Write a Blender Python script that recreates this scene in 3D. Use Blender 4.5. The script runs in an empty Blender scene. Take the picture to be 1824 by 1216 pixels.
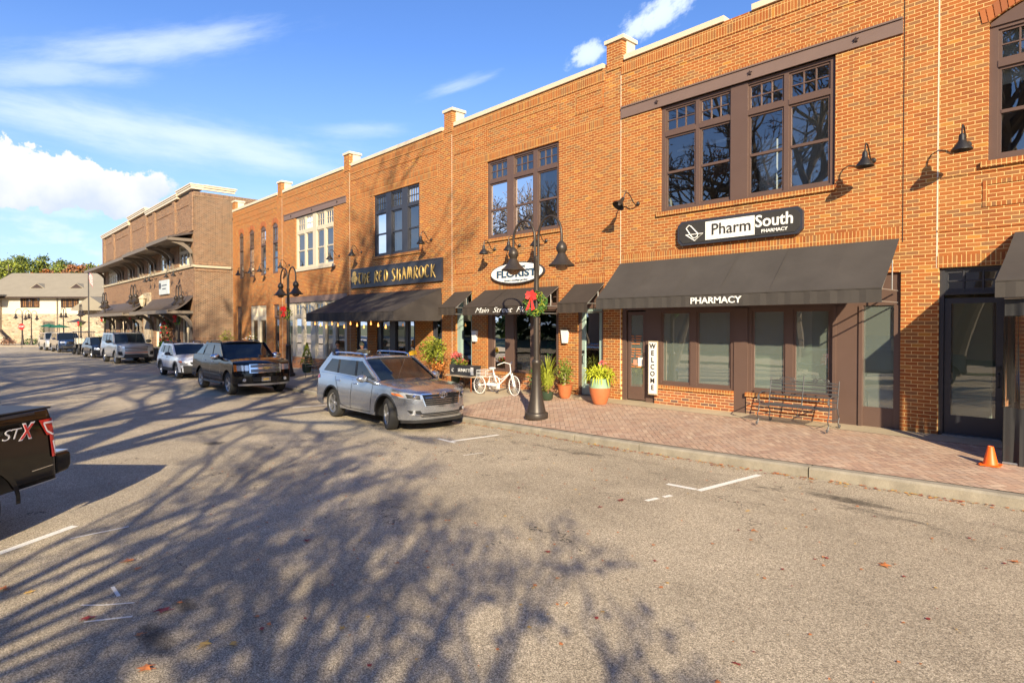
import bpy, bmesh, math, random
from mathutils import Vector, Matrix
R = math.radians
SC = bpy.context.scene
COL = SC.collection
# ------------------------------------------------ camera
cd = bpy.data.cameras.new('camera'); cam = bpy.data.objects.new('camera', cd); COL.objects.link(cam)
cam.location = (0, -13.06, 1.97); cam.rotation_euler = (R(90 - .85), 0, math.atan2(1090, 1012))
cd.sensor_width = 36; cd.lens = 36 * 1090 / 1824; cd.shift_y = -13.8 / 1824; cd.clip_end = 3000; cd.clip_start = .05
SC.camera = cam
# ------------------------------------------------ light
SUN = Vector((-1.30, 1.0, -.76)).normalized()          # direction the light travels
sun_el = math.asin(-SUN.z)
sd = bpy.data.lights.new('sun', 'SUN'); sd.energy = 4.8; sd.angle = R(.6); sd.color = (1.0, .85, .60)
so = bpy.data.objects.new('sun', sd); COL.objects.link(so)
so.rotation_euler = SUN.to_track_quat('-Z', 'Y').to_euler()
SC.view_settings.view_transform = 'Standard'; SC.view_settings.look = 'None'
SC.view_settings.exposure = .90; SC.view_settings.gamma = 1.0
# ------------------------------------------------ node helpers
class NT:
    def __init__(s, tree): s.t = tree; s.n = tree.nodes; s.l = tree.links
    def new(s, typ, **kw):
        n = s.n.new(typ)
        for k, v in kw.items():
            if k == 'ins':
                for a, b in v.items():
                    if hasattr(b, 'is_linked') or isinstance(b, bpy.types.NodeSocket): s.l.new(b, n.inputs[a])
                    else: n.inputs[a].default_value = b
            else: setattr(n, k, v)
        return n
    def m(s, op, a, b=0.0, c=None, clamp=False):
        n = s.n.new('ShaderNodeMath'); n.operation = op; n.use_clamp = clamp
        for i, v in enumerate([a, b] + ([c] if c is not None else [])):
            if isinstance(v, bpy.types.NodeSocket): s.l.new(v, n.inputs[i])
            else: n.inputs[i].default_value = v
        return n.outputs[0]
    def mix(s, f, a, b, blend='MIX'):
        n = s.n.new('ShaderNodeMix'); n.data_type = 'RGBA'; n.blend_type = blend
        for i, v in ((0, f), (6, a), (7, b)):
            if isinstance(v, bpy.types.NodeSocket): s.l.new(v, n.inputs[i])
            else: n.inputs[i].default_value = (v if i == 0 else tuple(v) + (1,) if len(v) == 3 else v)
        return n.outputs[2]
    def ramp(s, f, stops, interp='LINEAR'):
        n = s.n.new('ShaderNodeValToRGB'); cr = n.color_ramp; cr.interpolation = interp
        while len(cr.elements) < len(stops): cr.elements.new(.5)
        for e, (p, c) in zip(cr.elements, stops): e.position = p; e.color = tuple(c) + (1,) if len(c) == 3 else c
        s.l.new(f, n.inputs[0]); return n.outputs[0]
    def noise(s, vec, scale, detail=4, rough=.55, dist=0):
        n = s.n.new('ShaderNodeTexNoise'); n.inputs['Scale'].default_value = scale; n.inputs['Detail'].default_value = detail
        n.inputs['Roughness'].default_value = rough; n.inputs['Distortion'].default_value = dist
        if vec is not None: s.l.new(vec, n.inputs['Vector'])
        return n.outputs[0]
    def mapping(s, vec, loc=(0, 0, 0), rot=(0, 0, 0), scale=(1, 1, 1)):
        n = s.n.new('ShaderNodeMapping'); s.l.new(vec, n.inputs[0])
        n.inputs[1].default_value = loc; n.inputs[2].default_value = rot; n.inputs[3].default_value = scale
        return n.outputs[0]
# ------------------------------------------------ world: physical sky with clouds placed by direction
w = bpy.data.worlds.new('World'); SC.world = w; w.use_nodes = True
q = NT(w.node_tree); q.n.clear()
sky = q.new('ShaderNodeTexSky', sky_type='NISHITA', sun_disc=False)
sky.sun_elevation = sun_el; sky.sun_rotation = math.atan2(-SUN.x, -SUN.y); sky.altitude = 50; sky.air_density = 1.0; sky.dust_density = .25; sky.ozone_density = 3.5
tc = q.new('ShaderNodeTexCoord').outputs['Generated']
hs = q.new('ShaderNodeHueSaturation', ins={'Hue': .513, 'Saturation': 1.16, 'Value': 1.30, 'Color': sky.outputs[0]}).outputs[0]
sp = q.new('ShaderNodeSeparateXYZ', ins={0: tc}).outputs
az = q.m('ARCTAN2', q.m('MULTIPLY', sp[0], -1), sp[1])     # 0 = world +Y, grows towards -X
el = q.m('ARCSINE', sp[2])
def bump2(v, c, wd): return q.m('SUBTRACT', 1.0, q.m('ABSOLUTE', q.m('DIVIDE', q.m('SUBTRACT', v, c), wd)))
# cumulus bank, low on the left
cn = q.noise(q.mapping(tc, scale=(1, 1, 1.5)), 7.0, 8, .56, .3)
cn2 = q.noise(tc, 26.0, 5, .6)
elw = q.m('ADD', el, q.m('MULTIPLY', q.m('SUBTRACT', q.noise(tc, 12, 6, .62), .5), .11))
ex = q.m('DIVIDE', q.m('SUBTRACT', az, R(83.4)), R(8.8)); base = q.m('DIVIDE', q.m('SUBTRACT', elw, R(10.5)), R(2.6))
rad = q.m('ADD', q.m('MULTIPLY', ex, ex), q.m('MULTIPLY', base, base))
ell = q.m('SUBTRACT', 1.0, rad)
cum = q.m('ADD', ell, q.m('MULTIPLY', q.m('SUBTRACT', q.m('ADD', q.m('MULTIPLY', cn, .6), q.m('MULTIPLY', cn2, .4)), .5), 2.0))
cumf = q.new('ShaderNodeMapRange', interpolation_type='SMOOTHSTEP', ins={0: cum, 1: .16, 2: .34, 3: 0.0, 4: 1.0}).outputs[0]
# small puffs near the horizon
pf = q.noise(q.mapping(tc, loc=(3, 1, 2), scale=(1, 1, 2.6)), 6.5, 7, .6)
pfm = q.m('MULTIPLY', bump2(el, R(5.5), R(6.5)), 1.0, clamp=True)
puff = q.m('MULTIPLY', q.new('ShaderNodeMapRange', interpolation_type='SMOOTHSTEP', ins={0: pf, 1: .46, 2: .64, 3: 0.0, 4: .8}).outputs[0], pfm)
# cirrus streaks: two bands with a slant plus faint wisps
def streak(c_el, c_az, slope, wel, waz, sx, se, lo, hi, top, seed):
    e2 = q.m('SUBTRACT', el, q.m('ADD', c_el, q.m('MULTIPLY', q.m('SUBTRACT', az, c_az), slope)))
    g = lambda v, w_: q.m('EXPONENT', q.m('MULTIPLY', q.m('POWER', q.m('ABSOLUTE', q.m('DIVIDE', v, w_)), 2.2), -1.0))
    band = q.m('MULTIPLY', g(e2, wel), g(q.m('SUBTRACT', az, c_az), waz))
    v = q.new('ShaderNodeCombineXYZ', ins={0: q.m('MULTIPLY', az, sx), 1: q.m('MULTIPLY', e2, se), 2: float(seed)}).outputs[0]
    nn = q.noise(v, 1.0, 9, .62)
    f = q.m('ADD', q.m('MULTIPLY', band, .8), q.m('MULTIPLY', q.m('SUBTRACT', nn, .5), 1.3))
    return q.m('MULTIPLY', q.new('ShaderNodeMapRange', interpolation_type='SMOOTHSTEP', ins={0: f, 1: lo, 2: hi, 3: 0.0, 4: top}).outputs[0], q.m('POWER', band, .35))
c1 = streak(R(14.9), R(77), .05, R(1.9), R(17), 7, 30, .05, .95, .72, 1)
c2 = q.m('MAXIMUM', streak(R(21.4), R(77), -.30, R(1.3), R(9), 9, 34, .05, .9, .62, 4), streak(R(18.2), R(84), -.2, R(1.2), R(6), 10, 34, .1, .9, .5, 21))
c3 = q.m('MAXIMUM', streak(R(26.0), R(34), -.38, R(1.5), R(4.5), 34, 46, .30, .72, .95, 9), streak(R(23.6), R(40), -.2, R(1.1), R(1.8), 40, 50, .28, .62, .9, 17))
c4 = q.m('MAXIMUM', streak(R(21.2), R(52), -.28, R(.6), R(4), 12, 60, .2, 1.0, .45, 12), streak(R(17), R(61), -.1, R(.9), R(5), 9, 40, .2, 1.0, .4, 15))
cir = q.m('MAXIMUM', q.m('MAXIMUM', c1, c2), q.m('MAXIMUM', c3, c4))
shade = q.noise(q.mapping(tc, loc=(.012, .012, .03)), 11.0, 5, .55)
ccol = q.mix(q.new('ShaderNodeMapRange', ins={0: q.m('ADD', q.m('MULTIPLY', base, .35), shade), 1: .15, 2: .62, 3: 0.0, 4: 1.0}).outputs[0], (4.4, 4.95, 6.3), (6.3, 6.35, 6.6))
hz = q.m('MULTIPLY', q.m('POWER', q.m('SUBTRACT', 1.0, q.m('DIVIDE', q.m('MAXIMUM', el, 0.0), R(24)), clamp=True), 1.3), .80)
hs = q.mix(hz, hs, (3.0, 4.1, 6.6))
col = q.mix(cir, hs, (5.6, 6.4, 7.8))
col = q.mix(q.m('MULTIPLY', puff, .8), col, (6.2, 6.6, 7.2))
col = q.mix(cumf, col, ccol)
bg = q.new('ShaderNodeBackground', ins={'Color': col, 'Strength': .092})
q.l.new(bg.outputs[0], q.new('ShaderNodeOutputWorld').inputs[0])
# ------------------------------------------------ materials
MATS = {}
def getm(name):
    m = bpy.data.materials.new(name); m.use_nodes = True; t = NT(m.node_tree); b = t.n['Principled BSDF']; MATS[name] = m
    return m, t, b
def obj_co(t): return t.new('ShaderNodeTexCoord').outputs['Object']
def mat(name, col, rough=.6, metal=0., coat=0., spec=.5, var=.12, vs=3.0, bump=0., bs=40., fine=0., croug=.05):
    m, t, b = getm(name)
    co = obj_co(t); c = tuple(col)
    if var > 0:
        n = t.noise(co, vs, 6, .65)
        f = t.m('ADD', 1 - var, t.m('MULTIPLY', n, 2 * var))
        if fine > 0: f = t.m('MULTIPLY', f, t.m('ADD', 1 - fine, t.m('MULTIPLY', t.noise(co, vs * 25, 3, .7), 2 * fine)))
        mm = t.new('ShaderNodeVectorMath', operation='SCALE', ins={0: c, 3: f}); t.l.new(mm.outputs[0], b.inputs['Base Color'])
        t.l.new(t.m('ADD', rough - .06, t.m('MULTIPLY', n, .12), clamp=True), b.inputs['Roughness'])
    else:
        b.inputs['Base Color'].default_value = c + (1,); b.inputs['Roughness'].default_value = rough
    b.inputs['Metallic'].default_value = metal; b.inputs['Coat Weight'].default_value = coat; b.inputs['Coat Roughness'].default_value = croug
    b.inputs['Specular IOR Level'].default_value = spec
    if bump > 0:
        bn = t.new('ShaderNodeBump', ins={'Strength': bump, 'Distance': .01, 'Height': t.noise(co, bs, 4, .6)}); t.l.new(bn.outputs[0], b.inputs['Normal'])
    return m
def emis(name, col, s):
    m, t, b = getm(name); b.inputs['Base Color'].default_value = tuple(col) + (1,); b.inputs['Emission Color'].default_value = tuple(col) + (1,); b.inputs['Emission Strength'].default_value = s
    return m
def brick_mat(name, cols, mortar, soldier=False, axis='x', scale=1.0, dirt=.25, offx=0.0):
    """running-bond (or soldier) brick in metres; cols = colour stops for the random tone of each brick"""
    m, t, b = getm(name)
    co = t.new('ShaderNodeNewGeometry').outputs['Position']; s = t.new('ShaderNodeSeparateXYZ', ins={0: co}).outputs
    h = s[0] if axis == 'x' else s[1]
    if offx: h = t.m('ADD', h, offx)
    if soldier: v = t.new('ShaderNodeCombineXYZ', ins={0: t.m('ADD', s[2], .0), 1: h}).outputs[0]
    else: v = t.new('ShaderNodeCombineXYZ', ins={0: h, 1: s[2]}).outputs[0]
    wob = t.new('ShaderNodeTexNoise', ins={'Vector': co, 'Scale': 9.0}); wv = t.new('ShaderNodeVectorMath', operation='SCALE', ins={0: t.new('ShaderNodeVectorMath', operation='SUBTRACT', ins={0: wob.outputs[1], 1: (.5, .5, .5)}).outputs[0], 3: .006}).outputs[0]
    v = t.new('ShaderNodeVectorMath', operation='ADD', ins={0: v, 1: wv}).outputs[0]
    br = t.new('ShaderNodeTexBrick', offset=0.0 if soldier else .5, offset_frequency=2, squash=1.0)
    t.l.new(v, br.inputs['Vector'])
    br.inputs['Color1'].default_value = (0, 0, 0, 1); br.inputs['Color2'].default_value = (1, 1, 1, 1); br.inputs['Mortar'].default_value = (.5, .5, .5, 1)
    br.inputs['Scale'].default_value = 1.0; br.inputs['Brick Width'].default_value = .2032 * scale; br.inputs['Row Height'].default_value = .0677 * scale
    br.inputs['Mortar Size'].default_value = .0060 * scale; br.inputs['Mortar Smooth'].default_value = .15; br.inputs['Bias'].default_value = 0
    bc = t.ramp(br.outputs[0], cols)
    n1 = t.noise(co, 1.1, 5, .6); n2 = t.noise(co, 55, 3, .7)
    f = t.m('MULTIPLY', t.m('ADD', 1 - dirt, t.m('MULTIPLY', n1, 2 * dirt)), t.m('ADD', .76, t.m('MULTIPLY', n2, .48)))
    bc = t.new('ShaderNodeVectorMath', operation='SCALE', ins={0: bc, 3: f}).outputs[0]
    mc = t.new('ShaderNodeVectorMath', operation='SCALE', ins={0: mortar, 3: t.m('ADD', .72, t.m('MULTIPLY', t.noise(co, 16, 3, .6), .56))}).outputs[0]
    # soot and water stains: vertical streaks with their own shape
    st = t.noise(t.new('ShaderNodeCombineXYZ', ins={0: t.m('MULTIPLY', h, 3.2), 1: t.m('MULTIPLY', s[2], .35)}).outputs[0], 1.0, 5, .62)
    stf = t.new('ShaderNodeMapRange', ins={0: st, 1: .62, 2: .86, 3: 0., 4: .62}).outputs[0]
    cc = t.mix(br.outputs[1], bc, mc); cc = t.mix(stf, cc, (.10, .06, .04))
    t.l.new(cc, b.inputs['Base Color'])
    b.inputs['Roughness'].default_value = .85; b.inputs['Specular IOR Level'].default_value = .2
    hgt = t.m('ADD', t.m('MULTIPLY', t.m('SUBTRACT', 1.0, br.outputs[1]), 1.0), t.m('MULTIPLY', n2, .35))
    bn = t.new('ShaderNodeBump', ins={'Strength': .55, 'Distance': .006, 'Height': hgt}); t.l.new(bn.outputs[0], b.inputs['Normal'])
    return m
OR = [(0, (.35, .103, .029)), (.28, (.41, .136, .037)), (.52, (.30, .094, .032)), (.68, (.42, .156, .046)), (.80, (.31, .130, .048)), (.93, (.27, .128, .058)), (1, (.50, .215, .045))]
OR2 = [(0, (.36, .112, .045)), (.28, (.43, .140, .05)), (.5, (.27, .105, .058)), (.66, (.41, .15, .055)), (.78, (.19, .105, .078)), (1, (.16, .095, .08))]
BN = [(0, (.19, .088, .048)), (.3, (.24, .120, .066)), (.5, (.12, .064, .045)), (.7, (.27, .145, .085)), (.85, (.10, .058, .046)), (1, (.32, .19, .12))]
def voussoir():
    m, t, b = getm('voussoir_brick'); r_ = t.new('ShaderNodeNewGeometry').outputs['Random Per Island']; t.l.new(t.ramp(r_, [(0, (.36, .10, .03)), (.5, (.44, .14, .04)), (1, (.30, .10, .04))]), b.inputs['Base Color']); b.inputs['Roughness'].default_value = .85; return m
vous = voussoir()
brick = brick_mat('orange_brick', OR, (.74, .50, .205)); brick_s = brick_mat('orange_brick_soldier', OR, (.70, .46, .18), True)
brick_low = brick_mat('mixed_brick', OR2, (.78, .55, .29))
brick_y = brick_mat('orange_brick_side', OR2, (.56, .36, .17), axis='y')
brick_b = brick_mat('brown_brick', BN, (.74, .55, .34)); brick_by = brick_mat('brown_brick_side', [(p, tuple(v * .72 for v in c)) for p, c in BN], (.58, .45, .30), axis='y'); brick_bs = brick_mat('brown_brick_soldier', BN, (.5, .38, .24), True, axis='y')  # side copy: same brick darkened to offset strong sun on the end wall
M = dict(
 iron=mat('weathered_iron', (.075, .075, .080), .45, var=.3, vs=20),
 brown=mat('brown_painted_frame', (.125, .078, .062), .45, var=.10, vs=2.5), brown_d=mat('dark_brown_paint', (.055, .036, .030), .4),
 beam=mat('mauve_brown_beam', (.20, .135, .112), .55, var=.1), slate=mat('slate_painted_frame', (.040, .042, .055), .4), char=mat('charcoal_door_paint', (.045, .046, .052), .4),
 cream_p=mat('cream_painted_frame', (.62, .54, .40), .5, var=.06), white=mat('white_paint', (.78, .76, .70), .45, var=.05), sage=mat('sage_green_paint', (.30, .40, .36), .45),
 coping=mat('cream_metal_coping', (.70, .60, .44), .45, var=.10, vs=1.2), black=mat('black_iron', (.018, .016, .015), .42, var=.2, spec=.5), bronze=mat('bronze_lamp_metal', (.050, .040, .033), .42, metal=.3, var=.25, vs=8),
 awn=mat('charcoal_awning_fabric', (.066, .059, .054), .82, var=.34, vs=1.1, bump=.25, bs=120, spec=.2), awn_b=mat('brown_awning_fabric', (.058, .046, .038), .85, var=.25, vs=2.2, spec=.2),
 awn_k=mat('black_awning_fabric', (.055, .048, .045), .8, var=.4, vs=1.3, spec=.2), alu=mat('grey_metal_bar', (.35, .35, .34), .4, metal=.6), signk=mat('dark_sign_face', (.040, .037, .034), .6, var=.3, vs=60), gold=mat('gold_letter_paint', (.62, .42, .13), .4, metal=.25, var=.15),
 letw=mat('white_letter', (.85, .84, .80), .5, var=0), navy=mat('navy_letter', (.035, .075, .13), .5, var=0), caulk=mat('pale_caulk', (.72, .62, .48), .7, var=.1), crack=mat('dark_joint', (.03, .02, .015), .9, var=0),
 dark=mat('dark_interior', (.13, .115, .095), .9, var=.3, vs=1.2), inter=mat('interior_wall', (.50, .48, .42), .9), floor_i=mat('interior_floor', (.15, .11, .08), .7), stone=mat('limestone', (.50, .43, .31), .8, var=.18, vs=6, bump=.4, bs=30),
 curtain=mat('cream_curtain', (.75, .71, .60), .85, var=.05), blind=mat('tan_blind_slat', (.42, .36, .22), .6), roofdeck=mat('roof_deck', (.16, .15, .14), .9), gal=mat('pale_frosted_film', (.34, .40, .36), .55, var=.18, vs=.9),
 rubber=mat('tyre_rubber', (.030, .029, .028), .75, var=.15, vs=20), chrome=mat('chrome', (.78, .78, .80), .12, metal=1, var=0), rim=mat('alloy_rim', (.55, .56, .58), .28, metal=.9, var=0), plast=mat('black_plastic', (.024, .024, .025), .5, var=.1),
 grid=mat('dark_grille', (.012, .012, .013), .4, var=0), lamp_g=mat('headlight_glass', (.55, .57, .60), .08, metal=.5, coat=1, var=0), amber=mat('amber_lens', (.75, .18, .02), .15, coat=1, var=0), red_l=mat('red_tail_lens', (.55, .010, .012), .15, coat=1, var=0), whl=mat('pale_lens', (.75, .72, .70), .2, coat=1, var=0),
 terra=mat('terracotta', (.50, .15, .055), .55, var=.18, vs=8), glaze=mat('green_glaze', (.28, .42, .27), .3, coat=.4, var=.1), gpot=mat('dark_green_pot', (.035, .06, .035), .4), soil=mat('soil', (.05, .035, .025), .95), orange=mat('orange_cone_plastic', (.88, .13, .010), .45, var=.08), red=mat('red_ribbon', (.66, .020, .018), .5, var=.1), wire=mat('white_enamel', (.80, .80, .78), .35, var=.04),
 yel=mat('yellow_board', (.85, .46, .012), .4, var=.05), wood=mat('weathered_wood_top', (.48, .38, .26), .7, var=.2, vs=9), taupe=mat('taupe_painted_timber', (.19, .155, .118), .6, var=.12), roofm=mat('standing_seam_metal', (.13, .105, .09), .45, metal=.35, var=.3, vs=1.4), roofg=mat('weathered_shingle', (.27, .235, .175), .9, var=.18, vs=1.0, fine=.25),
 stucco=mat('cream_stucco', (.66, .59, .44), .9, var=.06, vs=.6), pole=mat('dark_bronze_pole', (.045, .038, .034), .45), green=mat('green_canvas', (.012, .13, .08), .8), redc=mat('red_cushion', (.60, .02, .02), .7),
 skin=mat('skin', (.50, .27, .18), .55, var=.06), hair=mat('dark_hair', (.045, .032, .025), .7), shirt=mat('blue_shirt', (.07, .14, .42), .8), jacket=mat('khaki_jacket', (.24, .22, .16), .85), capc=mat('dull_patterned_cap', (.12, .13, .10), .85, var=.5, vs=40), trous=mat('dark_trousers', (.035, .04, .055), .85),
)
def glass_mat(name, tint=(.55, .60, .60), refl=.22, rough=.0, body=None, bodyf=0.):
    m, t, b = getm(name); t.n.remove(b)
    out = t.n['Material Output']
    tr = t.new('ShaderNodeBsdfTransparent', ins={0: tuple(tint) + (1,)}).outputs[0]
    if body:
        d = t.new('ShaderNodeBsdfDiffuse', ins={0: tuple(body) + (1,)}).outputs[0]
        mx = t.new('ShaderNodeMixShader', ins={0: bodyf, 1: tr, 2: d}); tr = mx.outputs[0]
    wob = t.new('ShaderNodeBump', ins={'Strength': .05, 'Distance': .02, 'Height': t.noise(obj_co(t), 1.3, 2, .5)})
    gl = t.new('ShaderNodeBsdfGlossy', ins={0: (1, 1, 1, 1), 1: rough, 'Normal': wob.outputs[0]}).outputs[0]
    fr = t.new('ShaderNodeFresnel', ins={0: 1.5}).outputs[0]
    f = t.m('ADD', refl, t.m('MULTIPLY', fr, 1 - refl), clamp=True)
    t.l.new(t.new('ShaderNodeMixShader', ins={0: f, 1: tr, 2: gl}).outputs[0], out.inputs[0]); return m
G_win = glass_mat('window_glass', (.74, .80, .80), .17); G_low = glass_mat('shop_glass', (.78, .84, .80), .15); G_clear = glass_mat('clear_vinyl', (.86, .86, .88), .08, .12)
G_frost = glass_mat('film_glass', (.66, .74, .68), .22, .0, (.34, .41, .36), .40); G_bulb = emis('warm_bulb', (1.0, .42, .10), 1.3)
def paint(name, col, metal=.0, rough=.3, coat=1.0):
    return mat(name, col, rough, metal, coat, var=.03, vs=1.0, croug=.03)
P_silver = paint('silver_paint', (.46, .49, .54), .85, .22); P_black = paint('black_paint', (.004, .005, .007), .0, .08, 0); P_white = paint('white_car_paint', (.62, .66, .72)); P_dark = paint('dark_grey_paint', (.014, .017, .023), .2, .12, .2); P_blue = paint('blue_grey_paint', (.02, .035, .08), .3, .15); P_tblack = paint('brown_black_paint', (.006, .005, .004), .0, .08, 0); P_lg = paint('light_silver_paint', (.48, .48, .47), .5)
def carglass():
    m, t, b = getm('car_glass'); b.inputs['Base Color'].default_value = (.010, .015, .020, 1); b.inputs['Roughness'].default_value = .02; b.inputs['Specular IOR Level'].default_value = .62; b.inputs['IOR'].default_value = 1.5
    return m
G_car = carglass()
# ------------------------------------------------ mesh builder
class MB:
    def __init__(s): s.v = []; s.f = []; s.mi = []; s.cur = 0
    def add(s, vs, fs):
        o = len(s.v); s.v += [tuple(p) for p in vs]; s.f += [tuple(i + o for i in f) for f in fs]; s.mi += [s.cur] * len(fs); return s
    def box(s, x0, x1, y0, y1, z0, z1):
        return s.add([(x0, y0, z0), (x1, y0, z0), (x1, y1, z0), (x0, y1, z0), (x0, y0, z1), (x1, y0, z1), (x1, y1, z1), (x0, y1, z1)],
              [(0, 3, 2, 1), (4, 5, 6, 7), (0, 1, 5, 4), (1, 2, 6, 5), (2, 3, 7, 6), (3, 0, 4, 7)])
    def quad(s, a, b, c, d): return s.add([a, b, c, d], [(0, 1, 2, 3)])
    def prism(s, pts, axis, a0, a1):
        """closed 2-D outline extruded along axis ('x','y','z')"""
        def P(p, a): return (a, p[0], p[1]) if axis == 'x' else (p[0], a, p[1]) if axis == 'y' else (p[0], p[1], a)
        n = len(pts); vs = [P(p, a0) for p in pts] + [P(p, a1) for p in pts]
        return s.add(vs, [tuple(range(n))[::-1], tuple(range(n, 2 * n))] + [(i, (i + 1) % n, n + (i + 1) % n, n + i) for i in range(n)])
    def tube(s, pts, r, n=8, cap=True, closed=False):
        pts = [Vector(p) for p in pts]; k = len(pts); rs = r if isinstance(r, (list, tuple)) else [r] * k
        vs = []; prev = None
        for i, p in enumerate(pts):
            if closed: d = pts[(i + 1) % k] - pts[i - 1]
            else: d = pts[min(i + 1, k - 1)] - pts[max(i - 1, 0)]
            if d.length < 1e-9: d = Vector((0, 0, 1))
            d.normalize()
            if prev is None: a = d.orthogonal().normalized()
            else:
                a = prev - d * prev.dot(d)
                a = a.normalized() if a.length > 1e-6 else d.orthogonal().normalized()
            prev = a; b = d.cross(a)
            for j in range(n):
                t = 2 * math.pi * j / n; vs.append(p + (a * math.cos(t) + b * math.sin(t)) * rs[i])
        fs = []
        for i in range(k if closed else k - 1):
            i2 = (i + 1) % k
            for j in range(n): fs.append((i * n + j, i * n + (j + 1) % n, i2 * n + (j + 1) % n, i2 * n + j))
        if cap and not closed: fs += [tuple(range(n))[::-1], tuple(range((k - 1) * n, k * n))]
        return s.add(vs, fs)
    def lathe(s, prof, c=(0, 0, 0), n=20, axis='z', cap=True):
        vs = []
        for r, h in prof:
            for j in range(n):
                t = 2 * math.pi * j / n; a, b = r * math.cos(t), r * math.sin(t)
                vs.append((c[0] + a, c[1] + b, c[2] + h) if axis == 'z' else (c[0] + b, c[1] + h, c[2] + a) if axis == 'y' else (c[0] + h, c[1] + a, c[2] + b))
        k = len(prof); fs = []
        for i in range(k - 1):
            for j in range(n): fs.append((i * n + j, i * n + (j + 1) % n, (i + 1) * n + (j + 1) % n, (i + 1) * n + j))
        if cap: fs += [tuple(range(n))[::-1], tuple(range((k - 1) * n, k * n))]
        return s.add(vs, fs)
    def xf(s, mtx, start=0):
        for i in range(start, len(s.v)): s.v[i] = tuple(mtx @ Vector(s.v[i]))
        return s
    def build(s, name, m, parent=None, smooth=False, loc=None, bevel=0, rot=None):
        me = bpy.data.meshes.new(name); me.from_pydata(s.v, [], s.f)
        ms = m if isinstance(m, (list, tuple)) else [m]
        for x in ms: me.materials.append(x)
        if len(ms) > 1: me.polygons.foreach_set('material_index', s.mi)
        bm = bmesh.new(); bm.from_mesh(me); bmesh.ops.recalc_face_normals(bm, faces=bm.faces); bm.to_mesh(me); bm.free()
        if smooth:
            me.polygons.foreach_set('use_smooth', [True] * len(me.polygons)); me.set_sharp_from_angle(angle=R(38))
        me.update()
        o = bpy.data.objects.new(name, me); COL.objects.link(o)
        if parent: o.parent = parent
        if loc: o.location = loc
        if rot: o.rotation_euler = rot
        if bevel:
            bv = o.modifiers.new('bevel', 'BEVEL'); bv.width = bevel; bv.segments = 2; bv.limit_method = 'ANGLE'; bv.angle_limit = R(40)
        return o
def tag(o, label=None, cat=None, group=None, kind=None):
    if label: o['label'] = label
    if cat: o['category'] = cat
    if group: o['group'] = group
    if kind: o['kind'] = kind
    return o
def thing(name, label, cat, loc=(0, 0, 0), rz=0, group=None):
    o = bpy.data.objects.new(name, None); COL.objects.link(o); o.location = loc; o.rotation_euler = (0, 0, rz); o.empty_display_size = .2
    return tag(o, label, cat, group)
def kids(o): return [c for c in bpy.data.objects if c.parent == o]
def dup(o, label=None, loc=None, rz=None, parent=None, group=None, scale=None):
    c = o.copy(); COL.objects.link(c)
    if parent: c.parent = parent
    if label: c['label'] = label
    if group: c['group'] = group
    if loc is not None: c.location = loc
    if rz is not None: c.rotation_euler = (0, 0, rz)
    if scale is not None: c.scale = (scale,) * 3
    for k in kids(o): dup(k, parent=c)
    return c
def text(s, name, m, parent, size, loc, rot=(R(90), 0, 0), ext=.006, align='CENTER', shear=0, xs=1.0, bold=0., space=1.0, fit=None):
    cu = bpy.data.curves.new(name, 'FONT'); cu.body = s; cu.size = size; cu.extrude = ext; cu.align_x = align; cu.align_y = 'CENTER'; cu.shear = shear; cu.offset = bold; cu.space_character = space; cu.resolution_u = 3
    to = bpy.data.objects.new(name + '_tmp', cu); me = bpy.data.meshes.new_from_object(to); me.name = name
    bpy.data.objects.remove(to); bpy.data.curves.remove(cu)
    if fit:
        xsx = [v.co.x for v in me.vertices]; wd = max(xsx) - min(xsx); xs = fit / max(wd, 1e-6)
    for v in me.vertices: v.co.x *= xs
    me.materials.clear(); me.materials.append(m)
    o = bpy.data.objects.new(name, me); COL.objects.link(o); o.location = loc; o.rotation_euler = rot
    if parent:
        o.parent = parent
        if parent.name in WROOT: o.location = Vector(loc) - parent.location
    return o
def lerp(x, pts):
    if x <= pts[0][0]: return pts[0][1]
    for (a, b), (c, d) in zip(pts, pts[1:]):
        if x <= c: return b + (d - b) * (x - a) / (c - a)
    return pts[-1][1]
def Rz(x): return lerp(x, [(-75, -.58), (-45, -.46), (-22, -.50), (-13, -.48), (-4, -.36)])
def Kz(x): return lerp(x, [(-75, -.46), (-45, -.34), (-22, -.38), (-12, -.36), (-6, -.24), (-4, -.20)])
def Wz(x): return lerp(x, [(-75, -.42), (-40, -.30), (-25, -.15), (-17, -.06), (-11, 0)])
def KY(x): return lerp(x, [(-120, -3.5), (-6.5, -3.56), (-4.1, -3.45), (-1.4, -3.13), (2, -2.95), (40, -2.9)])
def Sz(x, y):                                   # pavement height
    t = max(0, min(1, y / KY(x))); return Wz(x) + (Kz(x) - Wz(x)) * t
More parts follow.
